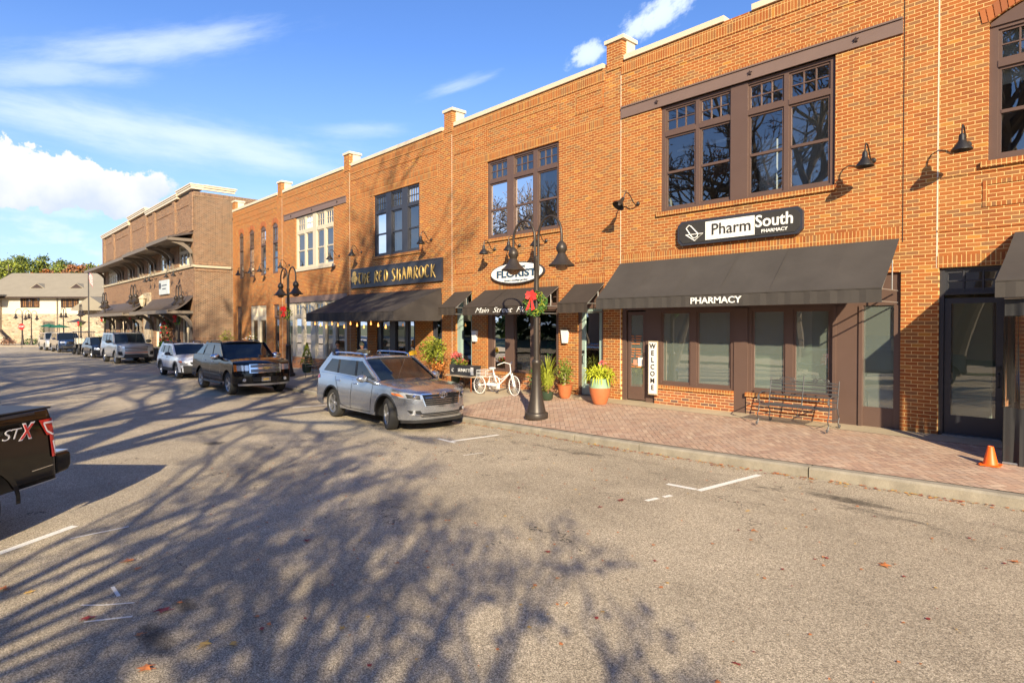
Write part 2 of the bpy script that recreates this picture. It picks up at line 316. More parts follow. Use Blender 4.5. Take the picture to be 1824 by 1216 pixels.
# ================================================= ground, road, kerb, pavement
def asphalt():
    m, t, b = getm('asphalt'); co = obj_co(t)
    fine = t.noise(co, 170, 2, .8); mid = t.noise(co, 30, 3, .7); big = t.noise(co, .32, 5, .6); patch = t.noise(t.mapping(co, scale=(.25, 1, 1)), .9, 4, .6)
    vo = t.new('ShaderNodeTexVoronoi', ins={'Vector': co, 'Scale': 130.0}).outputs[1]
    tone = t.m('ADD', t.m('MULTIPLY', fine, .75), t.m('MULTIPLY', t.new('ShaderNodeSeparateColor', ins={0: vo}).outputs[0], .38))
    c = t.ramp(t.m('ADD', t.m('MULTIPLY', tone, .8), t.m('MULTIPLY', mid, .22)), [(.32, (.060, .049, .037)), (.46, (.205, .168, .120)), (.60, (.35, .292, .210)), (.76, (.64, .55, .41))])
    f = t.m('ADD', .10, t.m('ADD', t.m('ADD', t.m('MULTIPLY', big, .95), t.m('MULTIPLY', t.noise(co, 1.7, 5, .7), .62)), t.m('MULTIPLY', patch, .62)))
    c = t.new('ShaderNodeVectorMath', operation='SCALE', ins={0: c, 3: f}).outputs[0]
    # oil and damp stains in the parking lane, tyre-polished tracks
    sx = t.new('ShaderNodeSeparateXYZ', ins={0: co}).outputs
    lane = t.m('SUBTRACT', 1.0, t.m('ABSOLUTE', t.m('DIVIDE', t.m('ADD', sx[1], 4.5), .55)), clamp=True)
    blot = t.new('ShaderNodeMapRange', interpolation_type='SMOOTHSTEP', ins={0: t.noise(t.mapping(co, scale=(1, 2.2, 1)), 1.9, 5, .7), 1: .50, 2: .68, 3: 0., 4: .7}).outputs[0]
    c = t.mix(t.m('MULTIPLY', lane, blot), c, (.030, .027, .024))
    for bx, by, ra, rb in ((-5.15, -11.92, .42, .14), (-5.6, -11.6, .25, .12), (-13.4, -9.0, .30, .30), (-2.9, -4.3, .9, .2)):
        d_ = t.m('ADD', t.m('POWER', t.m('DIVIDE', t.m('SUBTRACT', sx[0], bx), ra), 2.0), t.m('POWER', t.m('DIVIDE', t.m('SUBTRACT', sx[1], by), rb), 2.0)); d_ = t.m('ADD', d_, t.m('MULTIPLY', t.noise(co, 7, 5, .7), 1.6))
        c = t.mix(t.new('ShaderNodeMapRange', interpolation_type='SMOOTHSTEP', ins={0: d_, 1: .7, 2: 1.6, 3: .75, 4: 0.}).outputs[0], c, (.022, .019, .017))
    # hairline cracks
    cr = t.new('ShaderNodeTexVoronoi', feature='DISTANCE_TO_EDGE', ins={'Vector': t.new('ShaderNodeVectorMath', operation='ADD', ins={0: co, 1: t.new('ShaderNodeTexNoise', ins={'Vector': co, 'Scale': 2.5, 'Detail': 6.0}).outputs[1]}).outputs[0], 'Scale': .33}).outputs[0]
    crm = t.m('MULTIPLY', t.m('LESS_THAN', cr, .0022), t.m('GREATER_THAN', t.noise(co, .7, 3, .5), .56))
    c = t.mix(t.m('MULTIPLY', crm, .75), c, (.02, .018, .016))
    t.l.new(c, b.inputs['Base Color']); b.inputs['Roughness'].default_value = .88; b.inputs['Specular IOR Level'].default_value = .25
    t.l.new(t.new('ShaderNodeBump', ins={'Strength': .7, 'Distance': .006, 'Height': t.m('ADD', fine, mid)}).outputs[0], b.inputs['Normal']); return m
def pavers():
    m, t, b = getm('herringbone_pavers'); co = obj_co(t)
    v = t.mapping(co, rot=(0, 0, R(45)), scale=(1 / .102, 1 / .102, 1))
    s = t.new('ShaderNodeSeparateXYZ', ins={0: v}).outputs; X, Y = s[0], s[1]
    i, j = t.m('FLOOR', X), t.m('FLOOR', Y); fx, fy = t.m('FRACT', X), t.m('FRACT', Y)
    k = t.m('FLOORED_MODULO', t.m('SUBTRACT', i, j), 4.0)
    def is_(a): return t.m('COMPARE', k, float(a), .25)
    t0, t1, t2, t3 = is_(0), is_(1), is_(2), is_(3)
    g = .055
    L = t.m('LESS_THAN', fx, g); Rr = t.m('GREATER_THAN', fx, 1 - g); B = t.m('LESS_THAN', fy, g); T = t.m('GREATER_THAN', fy, 1 - g)
    mx = lambda a, b_: t.m('MAXIMUM', a, b_)
    hb = mx(B, T); vb = mx(L, Rr)
    mort = mx(mx(t.m('MULTIPLY', t0, mx(hb, L)), t.m('MULTIPLY', t1, mx(hb, Rr))), mx(t.m('MULTIPLY', t2, mx(vb, T)), t.m('MULTIPLY', t3, mx(vb, B))))
    idv = t.new('ShaderNodeCombineXYZ', ins={0: t.m('SUBTRACT', i, t1), 1: t.m('SUBTRACT', j, t2)}).outputs[0]
    wn = t.new('ShaderNodeTexWhiteNoise', ins={'Vector': idv}).outputs[0]
    c = t.ramp(wn, [(0, (.44, .285, .20)), (.35, (.52, .36, .255)), (.6, (.47, .34, .255)), (.8, (.39, .25, .18)), (1, (.58, .43, .31))])
    f = t.m('MULTIPLY', t.m('ADD', .72, t.m('MULTIPLY', t.noise(co, .8, 5, .65), .5)), t.m('ADD', .8, t.m('MULTIPLY', t.noise(co, 60, 3, .7), .4)))
    c = t.new('ShaderNodeVectorMath', operation='SCALE', ins={0: c, 3: f}).outputs[0]
    sel = t.new('ShaderNodeMapRange', ins={0: t.noise(co, 1.3, 4, .6), 1: .35, 2: .65, 3: .35, 4: .95}).outputs[0]
    c = t.mix(t.m('MULTIPLY', mort, sel), c, (.10, .075, .055))
    t.l.new(c, b.inputs['Base Color']); b.inputs['Roughness'].default_value = .85; b.inputs['Specular IOR Level'].default_value = .3
    t.l.new(t.new('ShaderNodeBump', ins={'Strength': .5, 'Distance': .004, 'Height': t.m('SUBTRACT', t.m('MULTIPLY', wn, .3), mort)}).outputs[0], b.inputs['Normal']); return m
asph = asphalt(); pav = pavers()
conc = mat('concrete', (.42, .34, .23), .88, var=.34, vs=1.6, fine=.2, bump=.3, bs=90)
kerbm = mat('kerb_concrete', (.30, .265, .205), .88, var=.62, vs=3.2, fine=.4, bump=.5, bs=60)
linem = mat('worn_road_paint', (.72, .70, .64), .7, var=.22, vs=30, fine=.3)
def line_mat():
    m, t, b = getm('worn_line_paint'); co = obj_co(t)
    n = t.noise(co, 70, 4, .75); c = t.mix(t.new('ShaderNodeMapRange', ins={0: n, 1: .50, 2: .62, 3: 0., 4: .6}).outputs[0], (.88, .86, .79), (.36, .31, .24)); t.l.new(c, b.inputs['Base Color']); b.inputs['Roughness'].default_value = .75; return m
linem = line_mat()
def sheet(name, xs, ysf, zf, m, kind='structure', smooth=True, parent=None):
    b = MB(); rows = [[(x, y, zf(x, y)) for y in ysf(x)] for x in xs]; n = len(rows[0])
    vs = [p for r in rows for p in r]; b.add(vs, [(i * n + j, (i + 1) * n + j, (i + 1) * n + j + 1, i * n + j + 1) for i in range(len(rows) - 1) for j in range(n - 1)])
    o = b.build(name, m, parent, smooth=False)
    if kind: tag(o, kind=kind)
    return o
def frange(a, b, n): return [a + (b - a) * i / n for i in range(n + 1)]
XS = sorted(set([-140, -110, -90, -75] + [-75 + 2.5 * i for i in range(29)] + [-6, -5, -4.1, -4, -3, -1.4, 0, 2, 6, 12, 25, 45]))
grassm = mat('dry_lawn', (.09, .10, .035), .95, var=.4, vs=.4, fine=.4)
b = MB(); b.box(-1500, 1500, -1500, 1500, -.90, -.72); tag(b.build('ground', grassm), kind='structure')
sheet('road', XS, lambda x: frange(-22, KY(x) - .02, 4), lambda x, y: Rz(x), asph)
sheet('far_road', [-400, -140, -100, -78.0], lambda x: [-60, -30, -22.0, -3, 20, 60], lambda x, y: -.60, asph)
sheet('far_pavement', XS, lambda x: [-28, -22.0], lambda x, y: Rz(x) + .14, conc)
# kerb in cast lengths with open joints
b = MB(); xs = [-1.4 - .0, ] ; x = 6.0; cuts = [6, 2.2, -.95, -3.75, -6.75, -8.35, -9.4, -12.4]
while cuts[-1] > -76: cuts.append(cuts[-1] - 3.05)
for a, c in zip(cuts, cuts[1:]):
    n = 4; pr = []
    for k in range(n + 1):
        x = a - .012 + (c - a + .024) * k / n; y = KY(x); pr.append([(x, y, Rz(x) - .1), (x, y, Kz(x) - .03), (x, y + .03, Kz(x)), (x, y + .17, Kz(x) + .004), (x, y + .17, Rz(x) - .1)])
    vs = [p for r in pr for p in r]; fs = [(i * 5 + j, i * 5 + (j + 1) % 5, (i + 1) * 5 + (j + 1) % 5, (i + 1) * 5 + j) for i in range(n) for j in range(5)]
    b.add(vs, fs + [(0, 1, 2, 3, 4), (n * 5, n * 5 + 4, n * 5 + 3, n * 5 + 2, n * 5 + 1)])
tag(b.build('kerb', kerbm), kind='structure')
b = MB(); vs = []
xk = [6, 2, 0, -2, -4, -6.5, -9, -12, -20, -30, -40, -60, -75]
for x in xk: vs += [(x, KY(x) + .005, Rz(x) + .02), (x, KY(x) + .165, Kz(x) - .06)]
XP = [x for x in XS if -76 < x <= 6]
XPa = [x for x in XP if x > -13.2] ; XPa = [-13.2] + XPa; XPb = [x for x in XP if x < -13.2] + [-13.2]
sheet('brick_pavement', XPa, lambda x: frange(KY(x) + .17, -.52, 4), lambda x, y: Sz(x, y), pav)
sheet('pavement_edge', XP, lambda x: frange(-.52, .35, 2), lambda x, y: Sz(x, min(y, 0)) + .004 * (1 if y < -.5 else 1), conc)
sheet('concrete_pavement', XPb, lambda x: frange(KY(x) + .17, -.52, 4), lambda x, y: Sz(x, y), conc)
# parking marks
def stripe(name, pts, wd, lab=None):
    b = MB(); n = len(pts)
    for (x0, y0), (x1, y1) in zip(pts, pts[1:]):
        d = Vector((x1 - x0, y1 - y0)).normalized(); nx, ny = -d.y * wd / 2, d.x * wd / 2; k = 6
        vs = []
        for i in range(k + 1):
            x = x0 + (x1 - x0) * i / k; y = y0 + (y1 - y0) * i / k; z = Rz(x) + .005; vs += [(x + nx, y + ny, z), (x - nx, y - ny, z)]
        b.add(vs, [(2 * i, 2 * i + 1, 2 * i + 3, 2 * i + 2) for i in range(k)])
    tag(b.build(name, linem), kind='structure')
b0 = .10
stripe('parking_line', [(-4.33, -3.80), (-4.50, -5.30)], .095); stripe('parking_line', [(-4.56, -5.265), (-5.02, -5.285)], .09)
stripe('parking_line', [(-4.63, -5.78), (-4.66, -5.93)], .07); stripe('parking_line', [(-4.68, -6.03), (-4.72, -6.25)], .07)
stripe('parking_line', [(-9.98, -4.2), (-10.1, -5.45)], .10); stripe('parking_line', [(-10.55, -5.40), (-9.9, -5.45)], .08)
stripe('faded_mark', [(-5.83, -12.27), (-5.67, -11.97)], .025); stripe('faded_mark', [(-6.21, -12.24), (-6.08, -12.1), (-5.95, -11.9)], .02); stripe('faded_mark', [(-6.47, -11.97), (-6.19, -11.97)], .03)
stripe('parking_line', [(-8.79, -6.12), (-8.73, -5.70)], .03)
stripe('parking_line', [(-8.0, -13.05), (-8.85, -11.94)], .10); stripe('parking_line', [(-8.33, -12.05), (-8.36, -11.48)], .035)
stripe('parking_line', [(-15.6, -5.2), (-14.6, -5.0)], .08); stripe('parking_line', [(-17.5, -3.9), (-17.7, -5.5)], .09); stripe('parking_line', [(-24.3, -3.9), (-24.5, -5.5)], .09)
# ================================================= building helpers
def bwall(mb, x0, x1, z0, z1, y, ops, depth=.12, side=None):
    """front sheet facing -y with real openings; ops = (xa, xb, za, zb[, arch rise])"""
    xs = sorted(set([x0, x1] + [v for o in ops for v in o[:2]])); zs = sorted(set([z0, z1] + [v for o in ops for v in o[2:4]]))
    for xa, xb in zip(xs, xs[1:]):
        for za, zb in zip(zs, zs[1:]):
            cx, cz = (xa + xb) / 2, (za + zb) / 2
            if any(o[0] < cx < o[1] and o[2] < cz < o[3] for o in ops): continue
            mb.quad((xa, y, za), (xb, y, za), (xb, y, zb), (xa, y, zb))
    for o in ops:
        a, c, d, e = o[:4]; y1 = y + depth
        mb.quad((a, y, d), (a, y1, d), (a, y1, e), (a, y, e)); mb.quad((c, y, d), (c, y, e), (c, y1, e), (c, y1, d))
        mb.quad((a, y, d), (c, y, d), (c, y1, d), (a, y1, d))
        if len(o) < 5: mb.quad((a, y, e), (a, y1, e), (c, y1, e), (c, y, e))
        else:
            r = o[4]; n = 8; f = lambda u: e - r + r * (1 - (2 * u - 1) ** 2)
            for i in range(n):
                u0, u1 = i / n, (i + 1) / n; xa, xb = a + (c - a) * u0, a + (c - a) * u1; za, zb = f(u0), f(u1)
                mb.quad((xa, y, za), (xb, y, zb), (xb, y, e), (xa, y, e)); mb.quad((xa, y, za), (xa, y1, za), (xb, y1, zb), (xb, y, zb))
WROOT = set()
_build = MB.build
def build(s, name, m, parent=None, **k):
    o = _build(s, name, m, parent, **k)
    if parent is not None and parent.name in WROOT: o.location = -parent.location
    return o
MB.build = build
def wroot(name, label, cat, loc, group=None):
    o = thing(name, label, cat, loc, 0, group); WROOT.add(o.name); return o
def window(root, x0, x1, z0, z1, y, lights, ztr=None, m=None, fr=.07, name='window', double=True, glass=None, mun=(3, 2), sub=None, arch=0, bars=None, gm=.0, tr_gap=.11, s=.045):
    """joinery in one mesh with the glass as its sub-part; lights = list of (xa, xb) clear spans"""
    m = m or M['brown']; mb = MB(); yf, yb = y, y + .08; e = .0
    g = MB()
    xs = [x0] + [v for l in lights for v in l] + [x1]
    for k in range(0, len(xs), 2):               # posts
        if xs[k + 1] - xs[k] > .005: mb.box(xs[k], xs[k + 1], yf - (.02 if 0 < k < len(xs) - 2 and xs[k + 1] - xs[k] > .2 else 0), yb, z0, z1)
    for a, c in lights:
        mb.box(a, c, yf, yb, z1 - fr, z1); mb.box(a, c, yf, yb, z0, z0 + fr)
        zt = z1 - fr
        if ztr:
            mb.box(a, c, yf - .01, yb, ztr, ztr + tr_gap)
            za, zb = ztr + tr_gap, z1 - fr; yy = yf + .03
            mb.box(a, a + s, yy, yb, za, zb); mb.box(c - s, c, yy, yb, za, zb); mb.box(a + s, c - s, yy, yb, za, za + s); mb.box(a + s, c - s, yy, yb, zb - s, zb)
            for i in range(1, mun[0]): xx = a + s + (c - a - 2 * s) * i / mun[0]; mb.box(xx - .011, xx + .011, yy + .005, yb - .004, za + s, zb - s)
            for i in range(1, mun[1]): zz = za + s + (zb - za - 2 * s) * i / mun[1]; mb.box(a + s, c - s, yy + .008, yb - .006, zz - .011, zz + .011)
            g.quad((a + .01, yy + .03, za + .01), (c - .01, yy + .03, za + .01), (c - .01, yy + .03, zb - .01), (a + .01, yy + .03, zb - .01)); zt = ztr
        za, zb = z0 + fr, zt; yy = yf + .025
        mb.box(a, a + s, yy, yb, za, zb); mb.box(c - s, c, yy, yb, za, zb); mb.box(a + s, c - s, yy, yb, za, za + s * 1.3); mb.box(a + s, c - s, yy, yb, zb - s, zb)
        if double:
            zm = (za + zb) / 2; mb.box(a + s, c - s, yy - .008, yb + .01, zm - .028, zm + .028)
        g.quad((a + .01, yy + .035, za + .01), (c - .01, yy + .035, za + .01), (c - .01, yy + .035, zb - .01), (a + .01, yy + .035, zb - .01))
    o = mb.build(name, m, root); g.build('pane', glass or G_win, o); return o
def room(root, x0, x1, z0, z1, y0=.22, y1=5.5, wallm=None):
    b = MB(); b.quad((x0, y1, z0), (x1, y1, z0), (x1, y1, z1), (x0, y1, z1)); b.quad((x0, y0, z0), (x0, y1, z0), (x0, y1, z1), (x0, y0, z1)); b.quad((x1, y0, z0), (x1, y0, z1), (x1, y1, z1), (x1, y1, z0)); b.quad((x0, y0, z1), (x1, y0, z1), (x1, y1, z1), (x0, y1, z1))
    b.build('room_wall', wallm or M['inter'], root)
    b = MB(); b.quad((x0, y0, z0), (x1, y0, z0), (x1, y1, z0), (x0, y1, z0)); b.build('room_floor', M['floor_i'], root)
def shell(root, x0, x1, ztop=8.85, depth=14, zb=-.6):
    b = MB(); b.quad((x0, .12, zb), (x0, depth, zb), (x0, depth, ztop), (x0, .12, ztop)); b.quad((x1, .12, zb), (x1, .12, ztop), (x1, depth, ztop), (x1, depth, zb)); b.quad((x0, depth, zb), (x1, depth, zb), (x1, depth, ztop), (x0, depth, ztop))
    b.quad((x0, .3, ztop), (x1, .3, ztop), (x1, .3, ztop - .6), (x0, .3, ztop - .6))
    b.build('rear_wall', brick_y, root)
    b = MB(); b.quad((x0, .3, ztop - .6), (x1, .3, ztop - .6), (x1, depth, ztop - .6), (x0, depth, ztop - .6)); b.build('roof', M['roofdeck'], root)
def coping(root, segs, z=8.84):
    b = MB()
    for a, c in segs: b.box(a, c, -.05, .36, z, z + .13)
    b.build('coping', M['coping'], root)
def pier(root, x0, x1, brickw=None):
    x0 += .05; x1 -= .02
    b = MB(); b.box(x0, x1, -.022, .14, 8.70, 9.42); b.build('parapet_pier', brick, root)
    b = MB(); b.box(x0 - .03, x1 + .03, .14, .50, 8.80, 9.44); b.box(x0 - .06, x1 + .07, -.06, .56, 9.422, 9.52); b.box(x1 + .03, x1 + .50, .36, .44, 8.97, 9.12); b.build('pier_cap', M['coping'], root)
def band(root, x0, x1, z0, z1, out=.012, m=None, name='soldier_course'):
    b = MB(); b.box(x0, x1, -out, .004, z0, z1); return b.build(name, m or brick_s, root)
def panel(root, x0, x1, z0, z1, wd=.068, out=.014):
    b = MB(); b.box(x0, x1, -out, .004, z0, z0 + wd); b.box(x0, x1, -out, .004, z1 - wd, z1); b.box(x0, x0 + wd, -out * .8, .004, z0 + wd, z1 - wd); b.box(x1 - wd, x1, -out * .8, .004, z0 + wd, z1 - wd); return b.build('brick_panel', brick_s, root)
def ledge(root, x0, x1, z, h=.10, out=.05): b = MB(); b.box(x0, x1, -out, .10, z - h, z); return b.build('sill', brick_s, root)
def beam(root, x0, x1, z0=7.35, z1=7.63, m=None, stars=()):
    b = MB(); b.box(x0, x1, -.035, .06, z0, z1); b.box(x0, x1, -.06, .06, z1 - .02, z1 + .012); o = b.build('lintel_beam', m or M['beam'], root)
    for sx in stars:
        b = MB(); pts = []
        for i in range(10): r = .055 if i % 2 == 0 else .023; a = math.pi / 2 + i * math.pi / 5; pts.append((sx + r * math.cos(a), (z0 + z1) / 2 + r * math.sin(a)))
        b.prism(pts, 'y', -.062, -.034); b.build('star_bolt', M['brown_d'], o)
def vjoint(root, x, z0, z1, m='caulk', w_=.016): b = MB(); b.box(x - w_ / 2, x + w_ / 2, -.004, .004, z0, z1); b.build('wall_joint', M[m], root)
def door(root, x0, x1, z0, z1, y, m, kick=.30, glass=None, hside=1, rail=.10, handle=True, hm='chrome', hz=1.0):
    b = MB(); b.box(x0, x0 + rail, y, y + .05, z0, z1); b.box(x1 - rail, x1, y, y + .05, z0, z1); b.box(x0 + rail, x1 - rail, y, y + .05, z1 - rail, z1); b.box(x0 + rail, x1 - rail, y, y + .05, z0, z0 + kick)
    o = b.build('door', m, root); g = MB(); g.quad((x0 + rail, y + .025, z0 + kick), (x1 - rail, y + .025, z0 + kick), (x1 - rail, y + .025, z1 - rail), (x0 + rail, y + .025, z1 - rail)); g.build('pane', glass or G_low, o)
    if handle:
        hx = x1 - rail / 2 if hside > 0 else x0 + rail / 2
        b = MB(); b.tube([(hx, y, hz + .12), (hx, y - .05, hz + .10), (hx, y - .05, hz - .10), (hx, y, hz - .12)], .012, 6); b.box(hx - .03, hx + .03, y - .025, y, hz + .17, hz + .25); b.build('handle', M[hm], o)
    return o
BX = [(-3.41, 6.0), (-9.87, -3.41), (-17.15, -9.87), (-24.5, -17.15), (-31.8, -24.5), (-39.25, -31.8)]
GB = 'two-storey orange brick shops in one row'
TOP = 8.85
# ---------- U0 tavern end
u = wroot('brick_building', 'orange brick building at the right edge with charcoal glass door and arched upper window', 'building', (1.3, 0, 0), GB)
ops = [(-2.84, -1.86, 0, 2.98), (-2.16, -.2, 4.75, 7.40, .30), (-1.4, .8, .0, 2.9)]
b = MB(); bwall(b, -3.41, 6.0, -.5, TOP, 0, ops, .16); b.build('wall', brick, u)
band(u, -2.87, 6, 2.985, 3.19, .006); band(u, -3.41, 6, 8.5, 8.8, .015); ledge(u, -2.25, -.1, 4.75)
b = MB(); b.box(-2.87, 6, -.012, .004, 4.575, 4.60); b.box(-2.87, 6, -.012, .004, 3.62, 3.655); b.build('string_course', brick, u)
panel(u, -2.22, 1.0, 3.98, 4.42)
b = MB(); n = 22; f = lambda t, h: (-2.16 + 1.96 * t - (.5 - t) * h * .35, 7.105 + h + .30 * (1 - (2 * min(1, max(0, t)) - 1) ** 2))
for i in range(-1, n + 1): t0, t1 = i / n, (i + .84) / n; b.prism([f(t0, 0), f(t1, 0), f(t1, .23), f(t0, .23)], 'y', -.014, .004)
b.build('brick_arch', vous, u)
b = MB(); pts = [(-2.14, 7.02), (-.22, 7.02)] + [(-.22 - 1.92 * k / 10, 7.08 + .30 * (1 - (2 * (k / 10) - 1) ** 2)) for k in range(11)]; b.prism(pts, 'y', .03, .10); b.build('arch_board', M['brown'], u)
window(u, -2.16, -.2, 4.75, 7.03, .06, [(-2.04, -1.24), (-1.12, -.32)], 6.32, M['brown'], sub=1)
b = MB(); b.box(-2.05, -.3, .20, .22, 6.05, 7.05); b.build('roller_blind', M['curtain'], u)
window(u, -2.84, -1.86, 2.50, 2.98, .06, [(-2.76, -1.94)], None, M['char'], .05, 'transom_window', False, mun=(3, 2))
b = MB()
for k in (1, 2): xx = -2.76 + .82 * k / 3; b.box(xx - .014, xx + .014, .075, .12, 2.54, 2.94)
b.box(-2.72, -1.98, .08, .115, 2.73, 2.755)
b.box(-2.84, -2.77, .05, .14, 0, 2.5); b.box(-1.93, -1.86, .05, .14, 0, 2.5); b.build('door_frame', M['char'], u)
door(u, -2.765, -1.935, .02, 2.44, .09, M['char'], .34, G_low, 1, .095, True, 'black', 1.02)
b = MB(); b.box(-2.77, -1.93, -.02, .16, -.01, .022); b.build('threshold', M['alu'], u)
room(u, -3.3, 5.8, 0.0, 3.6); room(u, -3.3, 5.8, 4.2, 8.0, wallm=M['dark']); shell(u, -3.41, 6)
coping(u, [(-3.41, 6)]); vjoint(u, -2.87, 2.98, 8.5, 'caulk', .022); vjoint(u, -3.41, 3.5, 8.84, 'crack', .014)
# ---------- U1 pharmacy
u = wroot('brick_building', 'orange brick pharmacy building with wide brown four-light upper window and long beam', 'building', (-6.64, 0, 0), GB)
ops = [(-9.85, -3.43, -.5, 2.95), (-8.66, -4.60, 4.75, 7.35)]
b = MB(); bwall(b, -9.87, -3.41, -.5, TOP, 0, ops, .14); b.build('wall', brick, u)
band(u, -9.85, -3.45, 3.38, 3.585, .004); band(u, -9.85, -3.45, 3.59, 3.795, .004); band(u, -9.86, -3.42, 8.50, 8.78, .016)
band(u, -9.86, -3.42, 8.24, 8.27, .012, brick); band(u, -9.80, -3.45, 7.655, 7.72, .010, brick_s); ledge(u, -8.75, -4.55, 4.75)
beam(u, -9.84, -3.43, stars=(-8.75, -6.35, -4.22))
window(u, -8.66, -4.60, 4.75, 7.34, .05, [(-8.55, -7.72), (-7.62, -6.83), (-6.43, -5.64), (-5.54, -4.71)], 6.60, M['brown'])
room(u, -9.8, -3.5, 4.2, 8.0); room(u, -9.8, -3.5, 0.0, 3.6, wallm=M['inter']); shell(u, -9.87, -3.41)
b = MB(); b.box(-8.5, -7.8, .5, .53, 6.30, 6.36); b.box(-7.6, -6.9, .5, .53, 6.30, 6.36); b.box(-6.35, -6.0, .45, .6, 4.9, 6.1); b.box(-6.2, -5.1, 1.6, 1.7, 4.3, 7.2); b.build('room_panel', M['letw'], u)
# shopfront joinery in the bay
b = MB(); y0, y1 = .05, .16
b.box(-9.85, -9.72, y0, y1, -.2, 2.95); b.box(-9.72, -3.43, y0 + .01, y1, 2.34, 2.95); b.box(-9.11, -8.80, y0, y1, -.2, 2.34)
b.box(-6.72, -6.40, y0 - .03, y1, -.2, 2.34); b.box(-4.60, -4.10, y0 - .02, y1, -.2, 2.34); b.box(-3.55, -3.43, y0 - .01, y1, -.2, 2.34); b.box(-4.62, -4.56, y0 - .05, y1, -.2, 2.34); b.box(-4.14, -4.08, y0 - .05, y1, -.2, 2.34)
b.box(-4.10, -3.55, y0 + .02, y1, -.2, .38)
b.build('shopfront_frame', M['brown'], u)
door(u, -9.68, -9.13, .03, 2.30, .08, M['brown'], .34, G_frost, 1, .085, True, 'brown_d')
window(u, -8.80, -6.72, .47, 2.34, .05, [(-8.66, -7.84), (-7.68, -6.80)], None, M['brown'], .05, 'shop_window', False, G_frost)
window(u, -6.40, -4.62, .47, 2.34, .05, [(-6.32, -5.58), (-5.42, -4.68)], None, M['brown'], .05, 'shop_window', False, G_frost)
g = MB(); g.quad((-4.10, .10, .38), (-3.55, .10, .38), (-3.55, .10, 2.34), (-4.10, .10, 2.34)); g.build('side_light_pane', G_frost, u)
b = MB(); b.box(-8.80, -6.72, -.02, .12, -.2, .38); b.box(-6.40, -4.62, -.02, .12, -.2, .38); b.build('stall_riser', brick_low, u)
b = MB(); b.box(-8.82, -6.72, -.055, .12, .38, .47); b.box(-6.42, -4.62, -.055, .12, .38, .47); b.build('riser_cap', brick_s, u)
b = MB(); b.box(-8.6, -3.6, .42, .45, 0, 1.55); b.build('interior_screen', M['gal'], u)
coping(u, [(-9.75, -6.97), (-6.32, -3.41)]); pier(u, -10.38, -9.80); vjoint(u, -9.87, .3, 8.6)
# ---------- U2 florist
u = wroot('brick_building', 'orange brick florist building with three-light brown upper window and framed brick panels', 'building', (-13.5, 0, 0), GB)
ops = [(-15.28, -12.08, 4.75, 7.27), (-11.36, -10.44, -.5, 3.05), (-15.28, -12.08, -.5, 3.05), (-16.92, -16.06, .4, 3.05)]
b = MB(); bwall(b, -17.15, -9.87, -.5, TOP, 0, ops, .14); b.build('wall', brick, u)
band(u, -17.1, -10.42, 8.5, 8.78, .016); band(u, -17.13, -10.44, 7.275, 7.55, .006)
panel(u, -17.0, -15.95, 7.85, 8.35); panel(u, -15.28, -12.08, 7.80, 8.38); panel(u, -11.45, -10.45, 7.83, 8.38)
panel(u, -17.0, -15.95, 3.72, 4.30); panel(u, -11.45, -10.45, 3.72, 4.30); b = MB(); b.box(-15.28, -12.08, -.012, .004, 4.18, 4.22); b.build('string_course', brick, u)
for a, c in ((-16.98, -16.0), (-15.36, -12.0), (-11.42, -10.38)): band(u, a, c, 3.06, 3.33, .006)
ledge(u, -15.36, -12.0, 4.75)
window(u, -15.28, -12.08, 4.75, 7.27, .05, [(-15.18, -14.33), (-14.02, -13.17), (-12.99, -12.18)], 6.55, M['brown'])
room(u, -17.0, -10.0, 4.2, 8.0); room(u, -17.0, -10.0, 0, 3.6, wallm=M['dark']); shell(u, -17.15, -9.87)
def curtain(root, x0, x1, z0, z1, y=.24, m='curtain', amp=.035, waves=7):
    b = MB(); n = waves * 6; vs = []
    for i in range(n + 1): x = x0 + (x1 - x0) * i / n; yy = y + amp * math.sin(i / n * waves * 2 * math.pi); vs += [(x, yy, z0), (x, yy + .01, z1)]
    b.add(vs, [(2 * i, 2 * i + 2, 2 * i + 3, 2 * i + 1) for i in range(n)]); return b.build('curtain', M[m], root, smooth=True)
curtain(u, -15.2, -14.4, 4.8, 7.2); curtain(u, -14.02, -13.85, 4.8, 7.2, waves=2); curtain(u, -12.98, -12.85, 4.8, 7.2, waves=2)
window(u, -15.28, -12.08, .45, 3.05, .05, [(-15.06, -14.42), (-14.02, -13.28), (-13.0, -12.2)], 2.42, M['brown'], .05, 'shop_window', False, G_low, tr_gap=.15)
b = MB(); b.box(-15.28, -12.08, -.02, .12, -.3, .38); b.build('stall_riser', brick_low, u); b = MB(); b.box(-15.28, -12.08, -.05, .12, .38, .47); b.build('riser_cap', brick_s, u)
window(u, -16.92, -16.06, .4, 3.05, .05, [(-16.72, -16.14)], 2.35, M['sage'], .05, 'shop_window', False, G_low, tr_gap=.12, mun=(2, 1))
b = MB(); b.box(-11.36, -11.26, .04, .14, -.2, 3.05); b.box(-10.52, -10.44, .04, .14, -.2, 3.05); b.box(-11.26, -10.52, .05, .14, 2.42, 3.05); b.build('door_frame', M['brown'], u)
door(u, -11.26, -10.52, .02, 2.42, .08, M['sage'], .30, G_low, -1, .12, True, 'black')
coping(u, [(-17.0, -10.44)]); pier(u, -17.62, -17.10); vjoint(u, -17.15, .2, 8.6)
